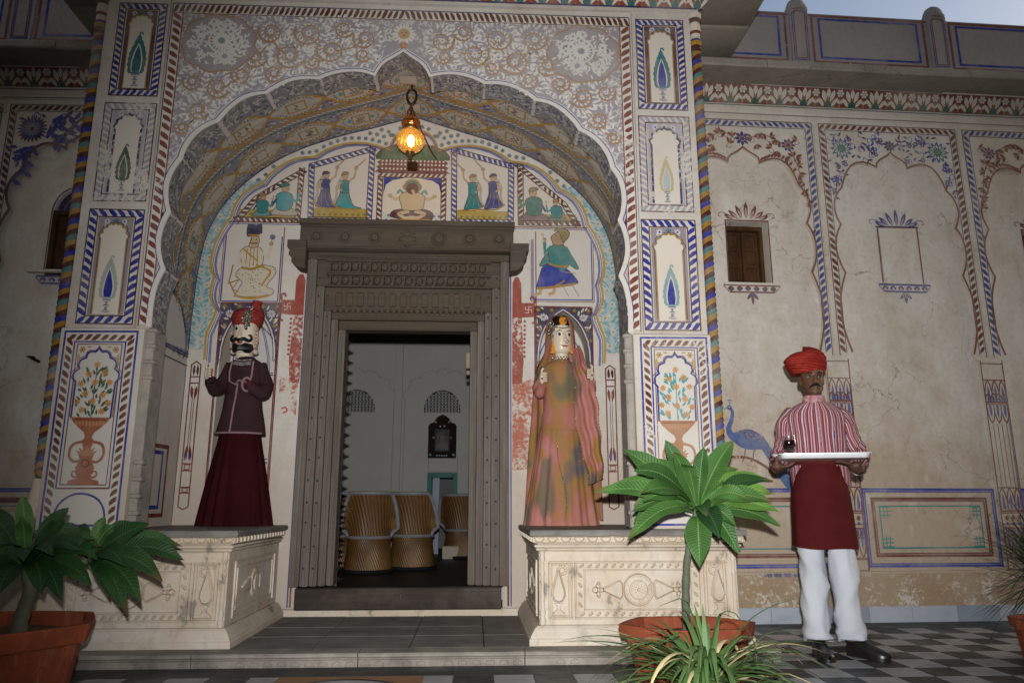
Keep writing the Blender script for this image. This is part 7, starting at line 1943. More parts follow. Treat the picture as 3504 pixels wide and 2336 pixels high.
def shoe(mb, hx, hy, ang, ln=.25):
    d = Vector((math.sin(ang), -math.cos(ang))); e = Vector((-d.y, d.x)); rings = []; sole = []
    for t, w, hgt in ((0, .018, .055), (.03, .030, .075), (.15, .036, .088), (.30, .036, .092), (.45, .038, .078), (.62, .045, .055), (.78, .046, .043), (.90, .036, .034), (.97, .020, .026), (1.0, .006, .02)):
        c = Vector((hx, hy)) + d * (t * ln); ring = []
        for k in range(14):
            a = PI * k / 13; q = c + e * (w * math.cos(a)); ring.append((q.x, q.y, .016 + hgt * max(0, math.sin(a)) ** .75))
        rings.append(ring); sole.append([(tuple(c + e * w * 1.10 * s) + (z,)) for s, z in ((-1, .001), (1, .001), (1.0, .017), (-1.0, .017))])
    mb.loft(rings, False); mb.loft(rings[:1] + rings[:1], False, True)
    mb.loft(sole, True, True, True)
for hx, hy, an in ((PX - .094, 4.45, R(8)), (PX + .078, 4.48, R(50))):
    mb = MB(); shoe(mb, hx, hy, an); mb.build('shoe', simple('black_leather', (.010, .009, .010), (.016, .014, .014), 10, .32, .15, 60, .003, .5), person)
mb = MB(); mb.tube([(2.268 + .036 * math.cos(a), 4.235 + .010 * math.sin(a), 1.048 + .034 * math.sin(a)) for a in [2 * PI * k / 20 for k in range(21)]], .0038, 6, caps=False); mb.build('bracelet', M['silver'], person)
# tray and glass
tray = thing('serving_tray', 'long shallow silver serving tray carried level in front of the apron', 'tray', tuple(Matrix.Translation((PX, PY, 0)) @ Matrix.Rotation(R(-18), 4, 'Z') @ Vector((2.062 - PX, 4.13 - PY, TZ))), None, R(-17))
mb = MB(); hw, hd = .232, .165
def rr(w, d, z, c=.03, n=5):
    out = []
    for sx, sy, a0 in ((1, 1, 0), (-1, 1, 90), (-1, -1, 180), (1, -1, 270)):
        for k in range(n + 1):
            a = R(a0 + 90 * k / n); out.append((sx * (w - c) + c * math.cos(a), sy * (d - c) + c * math.sin(a), z))
    return out
mb.loft([rr(.20, .12, .001), rr(hw - .012, hd - .012, 0), rr(hw - .006, hd - .006, .003), rr(hw, hd, .022), rr(hw + .008, hd + .008, .024), rr(hw + .008, hd + .008, .028), rr(hw - .002, hd - .002, .0265), rr(hw - .010, hd - .010, .007), rr(.2, .12, .005)], True, True, True)
M['tray'] = simple('polished_tray_metal', (.85, .86, .88), (.78, .79, .82), 10, .42, .1, 40, .001, .5, Metallic=.3)
mb.build('tray_pan', M['tray'], tray, local=True, auto=50)
for s in (-1, 1):
    mb = MB(); mb.tube(smooth_poly([(s * (hw + .004), -.05, .026), (s * (hw + .028), -.04, .030), (s * (hw + .028), .04, .030), (s * (hw + .004), .05, .026)], 4), .004, 6); mb.build('handle', M['tray'], tray, local=True)
gx, gy, gz = 1.895, 4.105, TZ + .0075
_q = Matrix.Rotation(R(-18), 4, 'Z'); TURN = Matrix.Translation((PX, PY, 0)) @ _q @ Matrix.Translation((-PX, -PY, 0))
person.matrix_world = TURN
g_ = TURN @ Vector((gx, gy, gz)); gx, gy = g_.x, g_.y
wg = thing('wine_glass', 'short stemmed wine glass of dark red wine on the left end of the tray', 'glass', (gx, gy, gz))
t = NT('clear_glass'); t.n.remove(t.b); tr = t.n.new('ShaderNodeBsdfTransparent'); gl = t.n.new('ShaderNodeBsdfGlossy'); gl.inputs['Roughness'].default_value = .03; lw = t.n.new('ShaderNodeLayerWeight'); lw.inputs[0].default_value = .3
mx = t.n.new('ShaderNodeMixShader'); t.L(t.math('MULTIPLY_ADD', lw.outputs['Facing'], .5, .04), mx.inputs[0]); t.L(tr.outputs[0], mx.inputs[1]); t.L(gl.outputs[0], mx.inputs[2]); t.L(mx.outputs[0], t.n['Material Output'].inputs[0]); M['glass'] = t.m
mb = MB(); mb.lathe([(.001, 0), (.032, .001), (.030, .004), (.006, .008), (.005, .030), (.010, .036), (.030, .048), (.039, .072), (.040, .095), (.036, .132), (.0345, .134), (.0375, .095), (.036, .072), (.028, .051), (.001, .042)], (gx, gy, gz), 24); mb.build('goblet', M['glass'], wg)
mb = MB(); mb.lathe([(.001, .044), (.026, .052), (.0345, .072), (.0364, .095), (.0355, .104), (.001, .104)], (gx, gy, gz), 24); mb.build('wine', simple('dark_wine', (.012, .002, .003), None, 5, .08, 0, spec=.5), wg)
# ---------------------------------------------------------------- two life-size string puppets
M['pwood'] = simple('painted_cream_wood', (.60, .52, .40), (.52, .43, .32), 7, .38, .08, 40, .002, .4)
M['coat'] = cloth('plum_brown_coat', (.042, .020, .021), (.030, .014, .015), 5, .8, 240, .15)
M['skirtm'] = cloth('maroon_satin_skirt', (.034, .005, .007), (.024, .004, .0055), 4, .8, 300, .1, .2, .08)
M['piping'] = cloth('mauve_piping', (.26, .17, .19), (.20, .12, .14), 9, .8)
M['turban2'] = turban_mat('crimson_turban_cloth', (.23, .026, .022), (.33, .08, .06), (.15, .016, .014))
qx, qy = -1.685, 5.40
pu = thing('string_puppet', 'moustached puppet in a red turban, dark coat and maroon skirt left of the door', 'puppet', (qx, qy, .705))
pl_ = lambda amp, k, ph: (lambda a, z: amp * math.sin(a * k + ph + .8 * math.sin(a * 2)) )
mb = MB(); rings = []
for z, w, d in smooth_poly([(.705, .258, .165), (.72, .256, .163), (.90, .226, .150), (1.10, .190, .13), (1.30, .152, .11), (1.42, .140, .10)], 5):
    k = (1.42 - z) / .7
    rings.append([(x - .005 * (1 - k), y, z + (.010 * math.sin(i * .9) if z < .71 else 0)) for i, (x, y, _) in enumerate(ell(qx, qy, z, w, d, 96, lambda a, zz: k * (.012 * math.sin(a * 13 + 1.5 * math.sin(a * 3)) + .005 * math.sin(a * 29 + 2 * math.sin(a * 5))), R(90)))])
mb.loft(rings, True); mb.build('skirt', M['skirtm'], pu, auto=80)
mb = MB(); rings = []
CT_ = smooth_poly([(1.335, .178, .128), (1.42, .162, .115), (1.55, .138, .10), (1.68, .128, .095), (1.80, .132, .095), (1.855, .118, .085), (1.885, .075, .065), (1.90, .058, .055)], 5)
for z, w, d in CT_: rings.append(ell(qx, qy - .01, z, w, d, 48, lambda a, zz: (1.9 - zz) * .016 * math.sin(a * 5 + 1) * max(0, -math.sin(a)) + .006 * noise.noise((math.cos(a) * 2, math.sin(a) * 2, zz * 6)), R(90)))
mb.loft(rings, True); coat = mb.build('coat', M['coat'], pu, auto=80)
SL = [((qx - .10, qy, 1.845), (qx - .150, qy - .03, 1.70), (qx - .175, qy - .11, 1.655), (qx - .180, qy - .19, 1.70)), ((qx + .10, qy, 1.845), (qx + .155, qy - .02, 1.70), (qx + .150, qy - .10, 1.625), (qx + .075, qy - .17, 1.675))]
for i, S in enumerate(SL):
    mb = MB(); P = smooth_poly(S, 7); mb.tube(P, lambda t: lerp(.046, .040, t) * (1 + .05 * math.sin(t * 22 + i)) + .012 * math.exp(-((t - .45) / .25) ** 2), 16, caps=False)
    mb.build('sleeve', M['coat'], coat, auto=80)
mb = MB(); fy = lambda u, z: qy - .012 - math.sqrt(max(0, 1 - (u / .17) ** 2)) * .118
def fr(u, z):
    w, d = .13, .1
    for (z0, w0, d0), (z1, w1, d1) in zip(CT_[:-1], CT_[1:]):
        if z0 <= z <= z1: k = (z - z0) / (z1 - z0); w, d = lerp(w0, w1, k), lerp(d0, d1, k)
    if z < CT_[0][0]: w, d = CT_[0][1:]
    return (qx + u, qy - .012 - d * math.sqrt(max(.02, 1 - min(.98, abs(u) / w) ** 2)) - .008, z)
mb.tube([fr(u, 1.340) for u in [-.165 + .33 * k / 16 for k in range(17)]], .0075, 6)
mb.tube([fr(-.035, 1.345), fr(-.03, 1.5), fr(-.02, 1.6), fr(-.015, 1.69)], .0065, 6)
mb.tube([fr(-.075, 1.86), fr(-.085, 1.78), fr(-.08, 1.71), fr(-.03, 1.685), fr(-.01, 1.715), fr(.03, 1.705), fr(.065, 1.695), fr(.075, 1.76), fr(.075, 1.86)], .0065, 6)
mb.tube([(SL[1][3][0] + .026 * math.cos(a) - .006, SL[1][3][1] - .012 + .014 * math.cos(a), SL[1][3][2] + .048 * math.sin(a)) for a in [2 * PI * k / 18 for k in range(19)]], .0085, 6, caps=False)
mb.build('coat_piping', M['piping'], coat)
mb = MB(); ellipsoid(mb, (SL[1][3][0] + .008, SL[1][3][1] - .004, SL[1][3][2]), (.020, .012, .040)); mb.build('sleeve_lining', simple('dark_red_lining', (.10, .012, .014), None, 8, .8, 0), coat)
def puppet_hand(mb, c, s):
    ellipsoid(mb, c, (.020, .022, .042), 12, 8)
    for k in range(4): mb.tube(smooth_poly([(c[0] + s * .006, c[1] - .016, c[2] + .03 - .018 * k), (c[0] + s * .022, c[1] - .028, c[2] + .032 - .018 * k), (c[0] + s * .034, c[1] - .016, c[2] + .030 - .018 * k)], 3), .0088, 7)
    mb.tube(smooth_poly([(c[0], c[1] - .01, c[2] + .03), (c[0] - s * .004, c[1] - .022, c[2] + .055), (c[0] + s * .01, c[1] - .026, c[2] + .068)], 3), .009, 7)
def tips(mb, c, s):
    for k in range(4): ellipsoid(mb, (c[0] + s * .034, c[1] - .018, c[2] + .030 - .018 * k), (.009, .009, .0085), 8, 6)
hl = (qx - .198, qy - .215, 1.745)
mb = MB(); puppet_hand(mb, hl, 1); hnd = mb.build('hand', M['pwood'], pu); mb = MB(); tips(mb, hl, 1); M['nail'] = simple('red_nail_paint', (.26, .03, .025), None, 6, .35, 0); mb.build('painted_fingertip', M['nail'], hnd)
# head: tall rounded block with a long face
hx, hy, hz = qx - .015, qy - .01, 2.045
mb = MB(); rings = []
for z, w, d in smooth_poly([(-.165, .060, .058), (-.12, .060, .058), (-.115, .078, .075), (-.09, .084, .085), (-.02, .083, .088), (.06, .082, .088), (.12, .078, .085), (.16, .05, .055)], 4):
    rings.append([(hx + w * (abs(math.cos(a)) ** .75) * (1 if math.cos(a) > 0 else -1), hy + d * (abs(math.sin(a)) ** .8) * (1 if math.sin(a) > 0 else -1), hz + z) for a in [2 * PI * k / 32 for k in range(32)]])
mb.loft(rings, True, True, True)
mb.tube([(hx - .012, hy - .086, hz + .06), (hx - .013, hy - .100, hz + .02), (hx - .014, hy - .120, hz - .012)], [.010, .013, .016], 9); ellipsoid(mb, (hx - .014, hy - .112, hz - .016), (.02, .014, .010))
for s in (-1, 1): ellipsoid(mb, (hx + s * .082, hy - .01, hz - .105), (.020, .03, .020), 10, 6)
for s in (-1, 1): ellipsoid(mb, (hx + s * .086, hy - .005, hz - .01), (.010, .02, .04), 10, 6)
head = mb.build('head', M['pwood'], pu)
FX = lambda u, v, h=0: (hx + u, hy - .088 * (1 - min(.9, abs(u) / .083) ** 2.6) ** .5 - .002 - h, hz + v)
M['ink'] = simple('black_face_paint', (.008, .008, .009), None, 8, .3, 0); M['redp'] = simple('red_lip_paint', (.36, .035, .02), None, 8, .35, 0); M['whitep'] = simple('white_eye_paint', (.62, .62, .60), None, 8, .4, 0)
def face_poly(pts, mat, name, par, l=1, FXm=None):
    FXm = FXm or FX; mb = MB(); P = [p for p in pts]; c = (sum(p[0] for p in P) / len(P), sum(p[1] for p in P) / len(P))
    for q0, q1 in ((1, .66), (.66, .33)):
        mb.loft([[FXm(c[0] + (u - c[0]) * q, c[1] + (v - c[1]) * q, .0012 * l) for u, v in P] for q in (q0, q1)], True)
    mb.face([mb.vert(FXm(c[0] + (u - c[0]) * .33, c[1] + (v - c[1]) * .33, .0012 * l)) for u, v in P]); return mb.build(name, mat, par)
for s in (-1, 1):
    c = -.012 + s * .036
    face_poly([(c + .026 * math.cos(t), .056 + .014 * math.sin(t)) for t in [2 * PI * k / 16 for k in range(16)]], M['whitep'], 'painted_eye', head, 1)
    face_poly([(c + .011 * math.cos(t), .055 + .013 * math.sin(t)) for t in [2 * PI * k / 12 for k in range(12)]], M['ink'], 'painted_pupil', head, 2.2)
    mb = MB(); mb.tube([FX(c - s * .024, .082), FX(c, .090), FX(c + s * .028, .078)], [.003, .005, .002], 6); mb.tube([FX(c - s * .027, .060), FX(c, .071), FX(c + s * .027, .058)], .0022, 5); mb.build('eyebrow', M['ink'], head)
mb = MB()
for s in (-1, 1):
    mb.tube(smooth_poly([FX(-.012 + s * .004, -.034, .016), FX(-.012 + s * .03, -.026, .012), FX(-.012 + s * .058, -.038, .008), FX(-.012 + s * .075, -.022, .006), FX(-.012 + s * .070, .004, .006), FX(-.012 + s * .055, .000, .008)], 4), lambda t: .013 * (1 - t) ** .6 + .003, 9)
mb.build('moustache', M['ink'], head)
mb = MB(); mb.tube([FX(-.034, -.050, .004), FX(-.012, -.054, .010), FX(.010, -.050, .004)], [.003, .009, .003], 8); mb.build('painted_lips', M['redp'], head)
mb = MB(); P = [(-.078, -.055), (-.045, -.050), (-.03, -.062), (-.012, -.066), (.006, -.062), (.03, -.050), (.072, -.058), (.078, -.095), (.06, -.125), (.03, -.128), (.005, -.112), (-.02, -.112), (-.045, -.125), (-.07, -.118)]
relief(mb, P, lambda u, v, h: FX(u, v, h), .022, .006); mb.build('beard', M['ink'], head)
turban((hx - .004, hy + .008, hz + .085), R(8), .108, .115, .155, M['turban2'], pu, lop=-.01)
mb = MB(); rings = [[(hx + .055 + a * .045 + .02 * t, hy - .03 + .035 * b, hz + .19 + .085 * t + .01 * math.sin(9 * a)) for a, b in ((math.cos(q) * (1 - .3 * t), math.sin(q)) for q in [2 * PI * k / 12 for k in range(12)])] for t in (0, .35, .7, 1)]
mb.loft(rings, True, True, True); mb.build('turban_tail', M['turban2'], pu)
def spark():
    t = NT('mirror_tinsel'); v = t.n.new('ShaderNodeTexVoronoi'); v.inputs['Scale'].default_value = 90; t.L(t.co, v.inputs['Vector'])
    return t.out(t.ramp(v.outputs['Color'], [(.2, (.22, .18, .12)), (.8, (.75, .72, .66))]), .25, t.bump(v.outputs['Distance'], 1., .02), Metallic=.8)
M['tinsel'] = spark()
def brooch(pts, parent, name='turban_brooch'):
    mb = MB(); r2 = random.Random(5)
    for (x, y, z), r in pts:
        ellipsoid(mb, (x, y, z), (r, r * .5, r * 1.3), 9, 6)
        for k in range(9): ellipsoid(mb, (x + r2.uniform(-r, r), y - r * .5, z + r2.uniform(-r, r) * 1.2), (.006, .005, .006), 6, 4)
    return mb.build(name, M['tinsel'], parent, smooth=False)
brooch([((hx + .030, hy - .105, hz + .165), .024), ((hx + .048, hy - .115, hz + .125), .022), ((hx + .022, hy - .12, hz + .115), .020), ((hx + .04, hy - .118, hz + .085), .018), ((hx + .055, hy - .105, hz + .195), .015), ((hx + .03, hy - .112, hz + .062), .008)], pu)
for s in (-1, 1):
    mb = MB(); cols_ = [(.40, .05, .035, 0), (.5, .45, .36, 0)]
    mb.tube([(hx + s * (.090 + .003 * math.sin(k * 1.2)), hy - .045, hz + .045 - k * .012) for k in range(12)], .008, 7, col=lambda a, b: cols_[(a + b // 3) % 2]); mb.build('ear_tassel', M['paint'], pu)
mb = MB()
for k, z in enumerate((1.872, 1.852, 1.838)): mb.tube([fr(u, z - .012 * (1 - abs(u) / .07)) for u in [-.062 + .124 * j / 8 for j in range(9)]], .004, 5)
mb.build('neck_braid', simple('grey_silver_braid', (.42, .41, .38), (.05, .05, .05), 60, .5, 0), coat)

# ---- lady
def sari_mat(name, seed):
    t = NT(name); mp = t.n.new('ShaderNodeMapping'); mp.inputs['Location'].default_value = (seed, 0, seed * .7); mp.inputs['Scale'].default_value = (1, 1, .62); t.L(t.co, mp.inputs['Vector'])
    a = t.noise(4.6, 2, .45, src=mp.outputs[0], dist=.15); b = t.noise(4.1, 1, .4, src=t.mapping((1.1, 1, .8), mp.outputs[0])); w = t.noise(260, 2)
    col = t.ramp(a, [(.30, (.12, .10, .105)), (.36, (.19, .125, .08)), (.41, (.27, .155, .05)), (.465, (.31, .14, .065)), (.50, (.35, .14, .11)), (.60, (.40, .17, .15)), (.68, (.30, .16, .05))])
    col = t.mix(t.ramp(b, [(.63, 0.), (.68, .75)]), col, (.10, .105, .07))
    return t.out(col, .6, t.bump(w, .25, .003), Specular_IOR_Level=.1)
M['sari'] = sari_mat('tie_dyed_sari', 2.3); M['sari2'] = sari_mat('tie_dyed_veil', 7.9)
ax, ay = .632, 5.40
la = thing('string_puppet', 'wooden lady puppet in an orange, pink and olive tie-dyed veil, right of the door', 'puppet', (ax, ay, .705))
mb = MB(); rings = []
for z, w, d in smooth_poly([(.705, .262, .165), (.72, .260, .163), (.95, .225, .15), (1.2, .185, .13), (1.42, .150, .11), (1.50, .14, .10)], 5):
    k = (1.5 - z) / .8
    rings.append(ell(ax - .01 * k, ay, z, w, d, 80, lambda a, zz: k * (.016 * math.sin(a * 9 + 1.3 * math.sin(a * 3)) + .008 * math.sin(a * 21)), R(90)))
mb.loft(rings, True); mb.build('skirt', M['sari'], la, auto=80)
mb = MB(); BL = smooth_poly([(1.375, .158, .122), (1.40, .152, .118), (1.52, .132, .102), (1.66, .130, .108), (1.78, .132, .105), (1.85, .118, .09), (1.89, .075, .065), (1.91, .052, .05)], 5)
mb.loft([ell(ax, ay - .01, z, w, d, 44, lambda a, zz: .006 * noise.noise((math.cos(a) * 3, math.sin(a) * 3, zz * 8)), R(90)) for z, w, d in BL], True); bl = mb.build('blouse', M['sari'], la, auto=80)
for s, S in ((-1, ((ax - .10, ay, 1.83), (ax - .165, ay - .02, 1.70), (ax - .165, ay - .10, 1.64), (ax - .155, ay - .17, 1.69))), (1, ((ax + .10, ay, 1.83), (ax + .185, ay - .01, 1.72), (ax + .21, ay - .09, 1.67), (ax + .205, ay - .16, 1.72)))):
    mb = MB(); mb.tube(smooth_poly(S, 6), lambda t: lerp(.052, .032, t) * (1 + .05 * math.sin(t * 20)), 14); mb.build('sleeve', M['sari2'], bl, auto=80)
    c = (S[3][0], S[3][1] - .012, S[3][2] + .045); mb = MB(); puppet_hand(mb, c, -s); h_ = mb.build('hand', M['pwood'], la); mb = MB(); tips(mb, c, -s); ellipsoid(mb, (c[0], c[1] - .022, c[2] - .006), (.009, .006, .009), 8, 5); mb.build('painted_fingertip', M['nail'], h_)
fx, fy_, fz = ax + .008, ay - .02, 2.055
mb = MB(); rings = []
for z, w, d in smooth_poly([(-.155, .052, .05), (-.115, .052, .05), (-.105, .056, .062), (-.085, .070, .075), (-.03, .078, .083), (.03, .080, .085), (.09, .078, .082), (.13, .062, .066), (.155, .03, .03)], 4):
    rings.append([(fx + w * math.cos(a), fy_ + d * math.sin(a), fz + z) for a in [2 * PI * k / 30 for k in range(30)]])
mb.loft(rings, True, True, True)
mb.tube([(fx + .012, fy_ - .082, fz + .05), (fx + .015, fy_ - .094, fz + .01), (fx + .017, fy_ - .106, fz - .018)], [.007, .010, .012], 9); ellipsoid(mb, (fx + .017, fy_ - .098, fz - .022), (.016, .011, .008))
lh = mb.build('head', M['pwood'], la)
GX = lambda u, v, h=0: (fx + u, fy_ - .084 * (max(.05, 1 - (u / .08) ** 2)) ** .5 * (1 - max(0, -v - .03) * 1.9) - .002 - h, fz + v)
for s in (-1, 1):
    c = .014 + s * .037
    face_poly([(c + .024 * math.cos(t), .026 + .011 * math.sin(t)) for t in [2 * PI * k / 16 for k in range(16)]], M['whitep'], 'painted_eye', lh, 1, GX)
    face_poly([(c + .010 * math.cos(t), .026 + .0105 * math.sin(t)) for t in [2 * PI * k / 12 for k in range(12)]], M['ink'], 'painted_pupil', lh, 2.2, GX)
    mb = MB(); mb.tube([GX(c - s * .022, .050), GX(c, .059), GX(c + s * .026, .046)], [.002, .004, .0015], 6); mb.tube([GX(c - s * .026, .028), GX(c, .039), GX(c + s * .027, .030)], .002, 5); mb.build('eyebrow', M['ink'], lh)
mb = MB(); mb.tube([GX(-.014, -.054, .002), GX(.003, -.062, .004), GX(.016, -.060, .005), GX(.032, -.062, .003), GX(.046, -.053, .001)], [.0015, .0055, .0050, .005, .0015], 8); mb.build('painted_lips', M['redp'], lh)
mb = MB(); mb.tube([(fx + .030 + .012 * math.cos(a), fy_ - .098, fz - .030 + .012 * math.sin(a)) for a in [2 * PI * k / 12 for k in range(13)]], .002, 5); mb.build('nose_ring', M['ink'], lh)
mb = MB(); rings = []
for z, q in ((.085, 1.05), (.115, 1.02), (.15, .75), (.165, .2)): rings.append([(fx + .078 * q * math.cos(a), fy_ + .005 + .082 * q * math.sin(a), fz + z + .025 * (math.cos(a * 1)) ** 2) for a in [2 * PI * k / 20 for k in range(20)]])
mb.loft(rings, True, True, True); mb.build('hair', M['ink'], lh)
mb = MB(); mb.tube([GX(u, .082 - .010 * math.cos(u * 40)) for u in [-.055 + .11 * k / 10 for k in range(11)]], .003, 5); mb.build('forehead_chain', M['ink'], lh)
M['orange'] = simple('orange_blossom', (.60, .26, .03), (.5, .16, .02), 60, .7, .3)
mb = MB()
for k in range(12):
    a = 2 * PI * k / 12; ellipsoid(mb, (fx + .005 + .022 * math.cos(a), fy_ - .085, fz + .128 + .022 * math.sin(a)), (.010, .010, .010), 7, 5)
ellipsoid(mb, (fx + .005, fy_ - .09, fz + .128), (.015, .012, .015)); mb.build('hair_flower', M['orange'], la)
mb = MB(); ellipsoid(mb, (fx + .024, fy_ - .101, fz + .128), (.012, .010, .012)); mb.build('flower_boss', simple('olive_boss', (.13, .10, .03), None, 8, .5, 0), la)
for s in (-1, 1):
    mb = MB()
    for k in range(6): ellipsoid(mb, (fx + .004 + s * (.070 + .004 * (k % 2)), fy_ - .045, fz - .035 - k * .014), (.011 + .002 * k, .010, .010), 8, 6)
    mb.build('earring', M['orange'] if True else M['gold'], la)
brooch([((fx - .085, fy_ - .08, fz + .10), .020), ((fx - .075, fy_ - .085, fz + .07), .020), ((fx - .092, fy_ - .08, fz + .045), .016), ((fx - .078, fy_ - .085, fz + .015), .010)], la, 'hair_ornament')
mb = MB()
for k in range(26): a = PI + PI * k / 25; ellipsoid(mb, (ax + .062 * math.cos(a), ay - .015 + .062 * math.sin(a), 1.915 - .012 * (k % 3)), (.007, .006, .007), 6, 4)
mb.build('bead_collar', M['tinsel'], la)
# veil: hangs from the crown, open at the front, its right edge carried down to the knee
VR = smooth_poly([(2.250, .020, .02, 360, 0), (2.238, .062, .066, 300, 0), (2.19, .100, .105, 268, 0), (2.08, .112, .112, 256, .0), (1.96, .122, .112, 250, 0), (1.84, .178, .135, 236, 0), (1.70, .208, .150, 214, .01), (1.5, .232, .155, 196, .015), (1.2, .258, .165, 190, .012), (.98, .272, .17, 186, .01), (.74, .285, .175, 180, .0)], 5)
mb = MB(); rings = []; nn = 60
for z, w, d, op, sh_ in VR:
    ring = []
    for k in range(nn + 1):
        t = k / nn; a = R(90) - R(op) / 2 + R(op) * t + (R(22) if z < 1.8 else R(14)) * -1
        q = .012 * math.sin(t * 40) * min(1, (2.2 - z) * 1.2) if z < 2.2 else 0
        ring.append((ax + sh_ + (w + q) * math.cos(a), ay + (d + q) * math.sin(a), z))
    rings.append(ring)
mb.loft(rings, False); ve = mb.build('veil', M['sari2'], la, auto=80)
mb = MB(); rings = []
for z, x, y, wd in smooth_poly([(1.98, ax + .105, ay - .06, .05), (1.86, ax + .125, ay - .105, .09), (1.70, ax + .15, ay - .155, .14), (1.52, ax + .165, ay - .165, .17), (1.3, ax + .19, ay - .16, .15), (1.12, ax + .215, ay - .155, .12), (1.0, ax + .225, ay - .15, .11)], 5):
    rings.append([(x + wd * (t - .5) + .006 * math.sin(z * 30), y + .020 * math.sin(t * 14 + z * 5) + .02 * (t - .5) ** 2, z + .05 * (t - .5)) for t in [k / 14 for k in range(15)]])
mb.loft(rings, False); mb.build('veil_fall', M['sari2'], ve, auto=80)
mb = MB()
ed = [r[0] for r in rings]; ed2 = [r[-1] for r in rings]
for E_ in (ed, ed2):
    for k in range(0, len(E_) - 1):
        for j in range(2): p = [lerp(E_[k][i], E_[k + 1][i], j / 2) for i in range(3)]; ellipsoid(mb, (p[0], p[1] - .004, p[2]), (.004, .003, .006), 5, 3)
for k in range(44): z = .74 + k * .012; mb and ellipsoid(mb, (ax - .02 + .03 * math.sin(z * 9), ay - .168 - (1.3 - z) * .012, z), (.0035, .003, .005), 5, 3)
mb.build('sequin_edge', M['tinsel'], ve, kind='stuff', smooth=False)
# ---------------------------------------------------------------- plants
def leaf_mat(name, c1, c2, vein, rough=.38):
    t = NT(name); uv = t.n.new('ShaderNodeUVMap'); sep = t.n.new('ShaderNodeSeparateXYZ'); t.L(uv.outputs[0], sep.inputs[0])
    u = t.math('ABSOLUTE', t.math('SUBTRACT', sep.outputs[0], .5)); v = sep.outputs[1]
    lat = t.math('SINE', t.math('MULTIPLY', t.math('SUBTRACT', v, t.math('MULTIPLY', u, .16)), 150.0))
    oi = t.n.new('ShaderNodeObjectInfo'); rv = oi.outputs['Random']
    col = t.mix(t.ramp(rv, [(0, 0.), (1, 1.)]), c1, c2)
    col = t.mix(t.ramp(t.noise(7, 4), [(.4, 0.), (.7, .5)]), col, tuple(x * .6 for x in c1))
    col = t.mix(t.math('MULTIPLY', t.ramp(lat, [(.80, 0.), (1., 1.)]), .20), col, vein)
    col = t.mix(t.ramp(u, [(.018, 1.), (.035, 0.)]), col, tuple(x * .85 for x in vein))
    col = t.mix(t.math('MULTIPLY', t.ramp(u, [(.465, 0.), (.49, 1.)]), .4), col, vein)
    tip = t.math('MULTIPLY', t.ramp(v, [(.84, 0.), (.97, 1.)]), t.ramp(rv, [(.62, 0.), (.72, 1.)]))
    col = t.mix(t.math('MULTIPLY', tip, .7), col, (.11, .055, .02))
    return t.out(col, .52, t.bump(t.math('ADD', t.math('MULTIPLY', lat, .6), t.noise(50, 3)), .35, .004), Specular_IOR_Level=.28)
M['leaf_bright'] = leaf_mat('frangipani_leaf', (.026, .088, .018), (.060, .150, .030), (.15, .25, .075))
M['leaf_new'] = leaf_mat('young_frangipani_leaf', (.085, .20, .03), (.12, .24, .04), (.22, .33, .10))
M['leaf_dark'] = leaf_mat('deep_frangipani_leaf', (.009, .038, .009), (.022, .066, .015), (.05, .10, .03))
M['stem'] = simple('grey_green_stem', (.115, .12, .085), (.07, .085, .055), 16, .6, .4, 40, .006)
def leaf(parent, base, tip, width, mat, droop=.0, fold=.25, twist=0., name='leaf', rise=None):
    """broad lance leaf from base to tip, arching over, folded along the midrib"""
    b, t_ = Vector(base), Vector(tip); d = t_ - b; L = d.length
    rise = L * .16 if rise is None else rise
    up = Vector((0, 0, 1)); side = d.cross(up)
    side = side.normalized() if side.length > L * .15 else Vector((1, 0, 0))
    fdir = Vector((-.30 if b.x > 0 else .35, -.80, .62)); pn = fdir - d * (fdir.dot(d) / (L * L))
    if pn.length > .25: side = d.cross(pn.normalized()).normalized()
    if twist: side = Matrix.Rotation(twist, 3, d.normalized()) @ side
    N, Mm = 12, 6; mb = MB(); ids = []
    r2 = random.Random(int(abs(b.x * 913 + t_.z * 577 + t_.x * 331) * 100))
    wv = r2.uniform(0, 6)
    for i in range(N + 1):
        s = i / N; c = b + d * s + up * (rise * math.sin(PI * min(1, s * .95)) - droop * s * s)
        w = width * (math.sin(PI * (s ** 1.12)) ** .80 if 0 < s < 1 else 0) * (1 if s < .75 else 1 - .25 * (s - .75) / .25) + (.010 if s < .12 else .0015)
        tg = (d / L + up * ((rise * PI * .95 * math.cos(PI * s * .95)) / L - 2 * droop * s / L)).normalized(); nrm = side.cross(tg).normalized()
        if nrm.dot(fdir) < 0: nrm = -nrm
        row = []
        for j in range(Mm + 1):
            q = j / Mm - .5
            row.append(mb.vert(c + side * (w * q) + nrm * (abs(q) * w * fold + .006 * math.sin(s * 13 + wv + q * 3) * abs(q) * 2)))
        ids.append(row)
    for i in range(N):
        for j in range(Mm):
            mb.face((ids[i][j], ids[i][j + 1], ids[i + 1][j + 1], ids[i + 1][j]), None, [(j / Mm, i / N), ((j + 1) / Mm, i / N), ((j + 1) / Mm, (i + 1) / N), (j / Mm, (i + 1) / N)])
    return mb.build(name, mat, parent, auto=80)
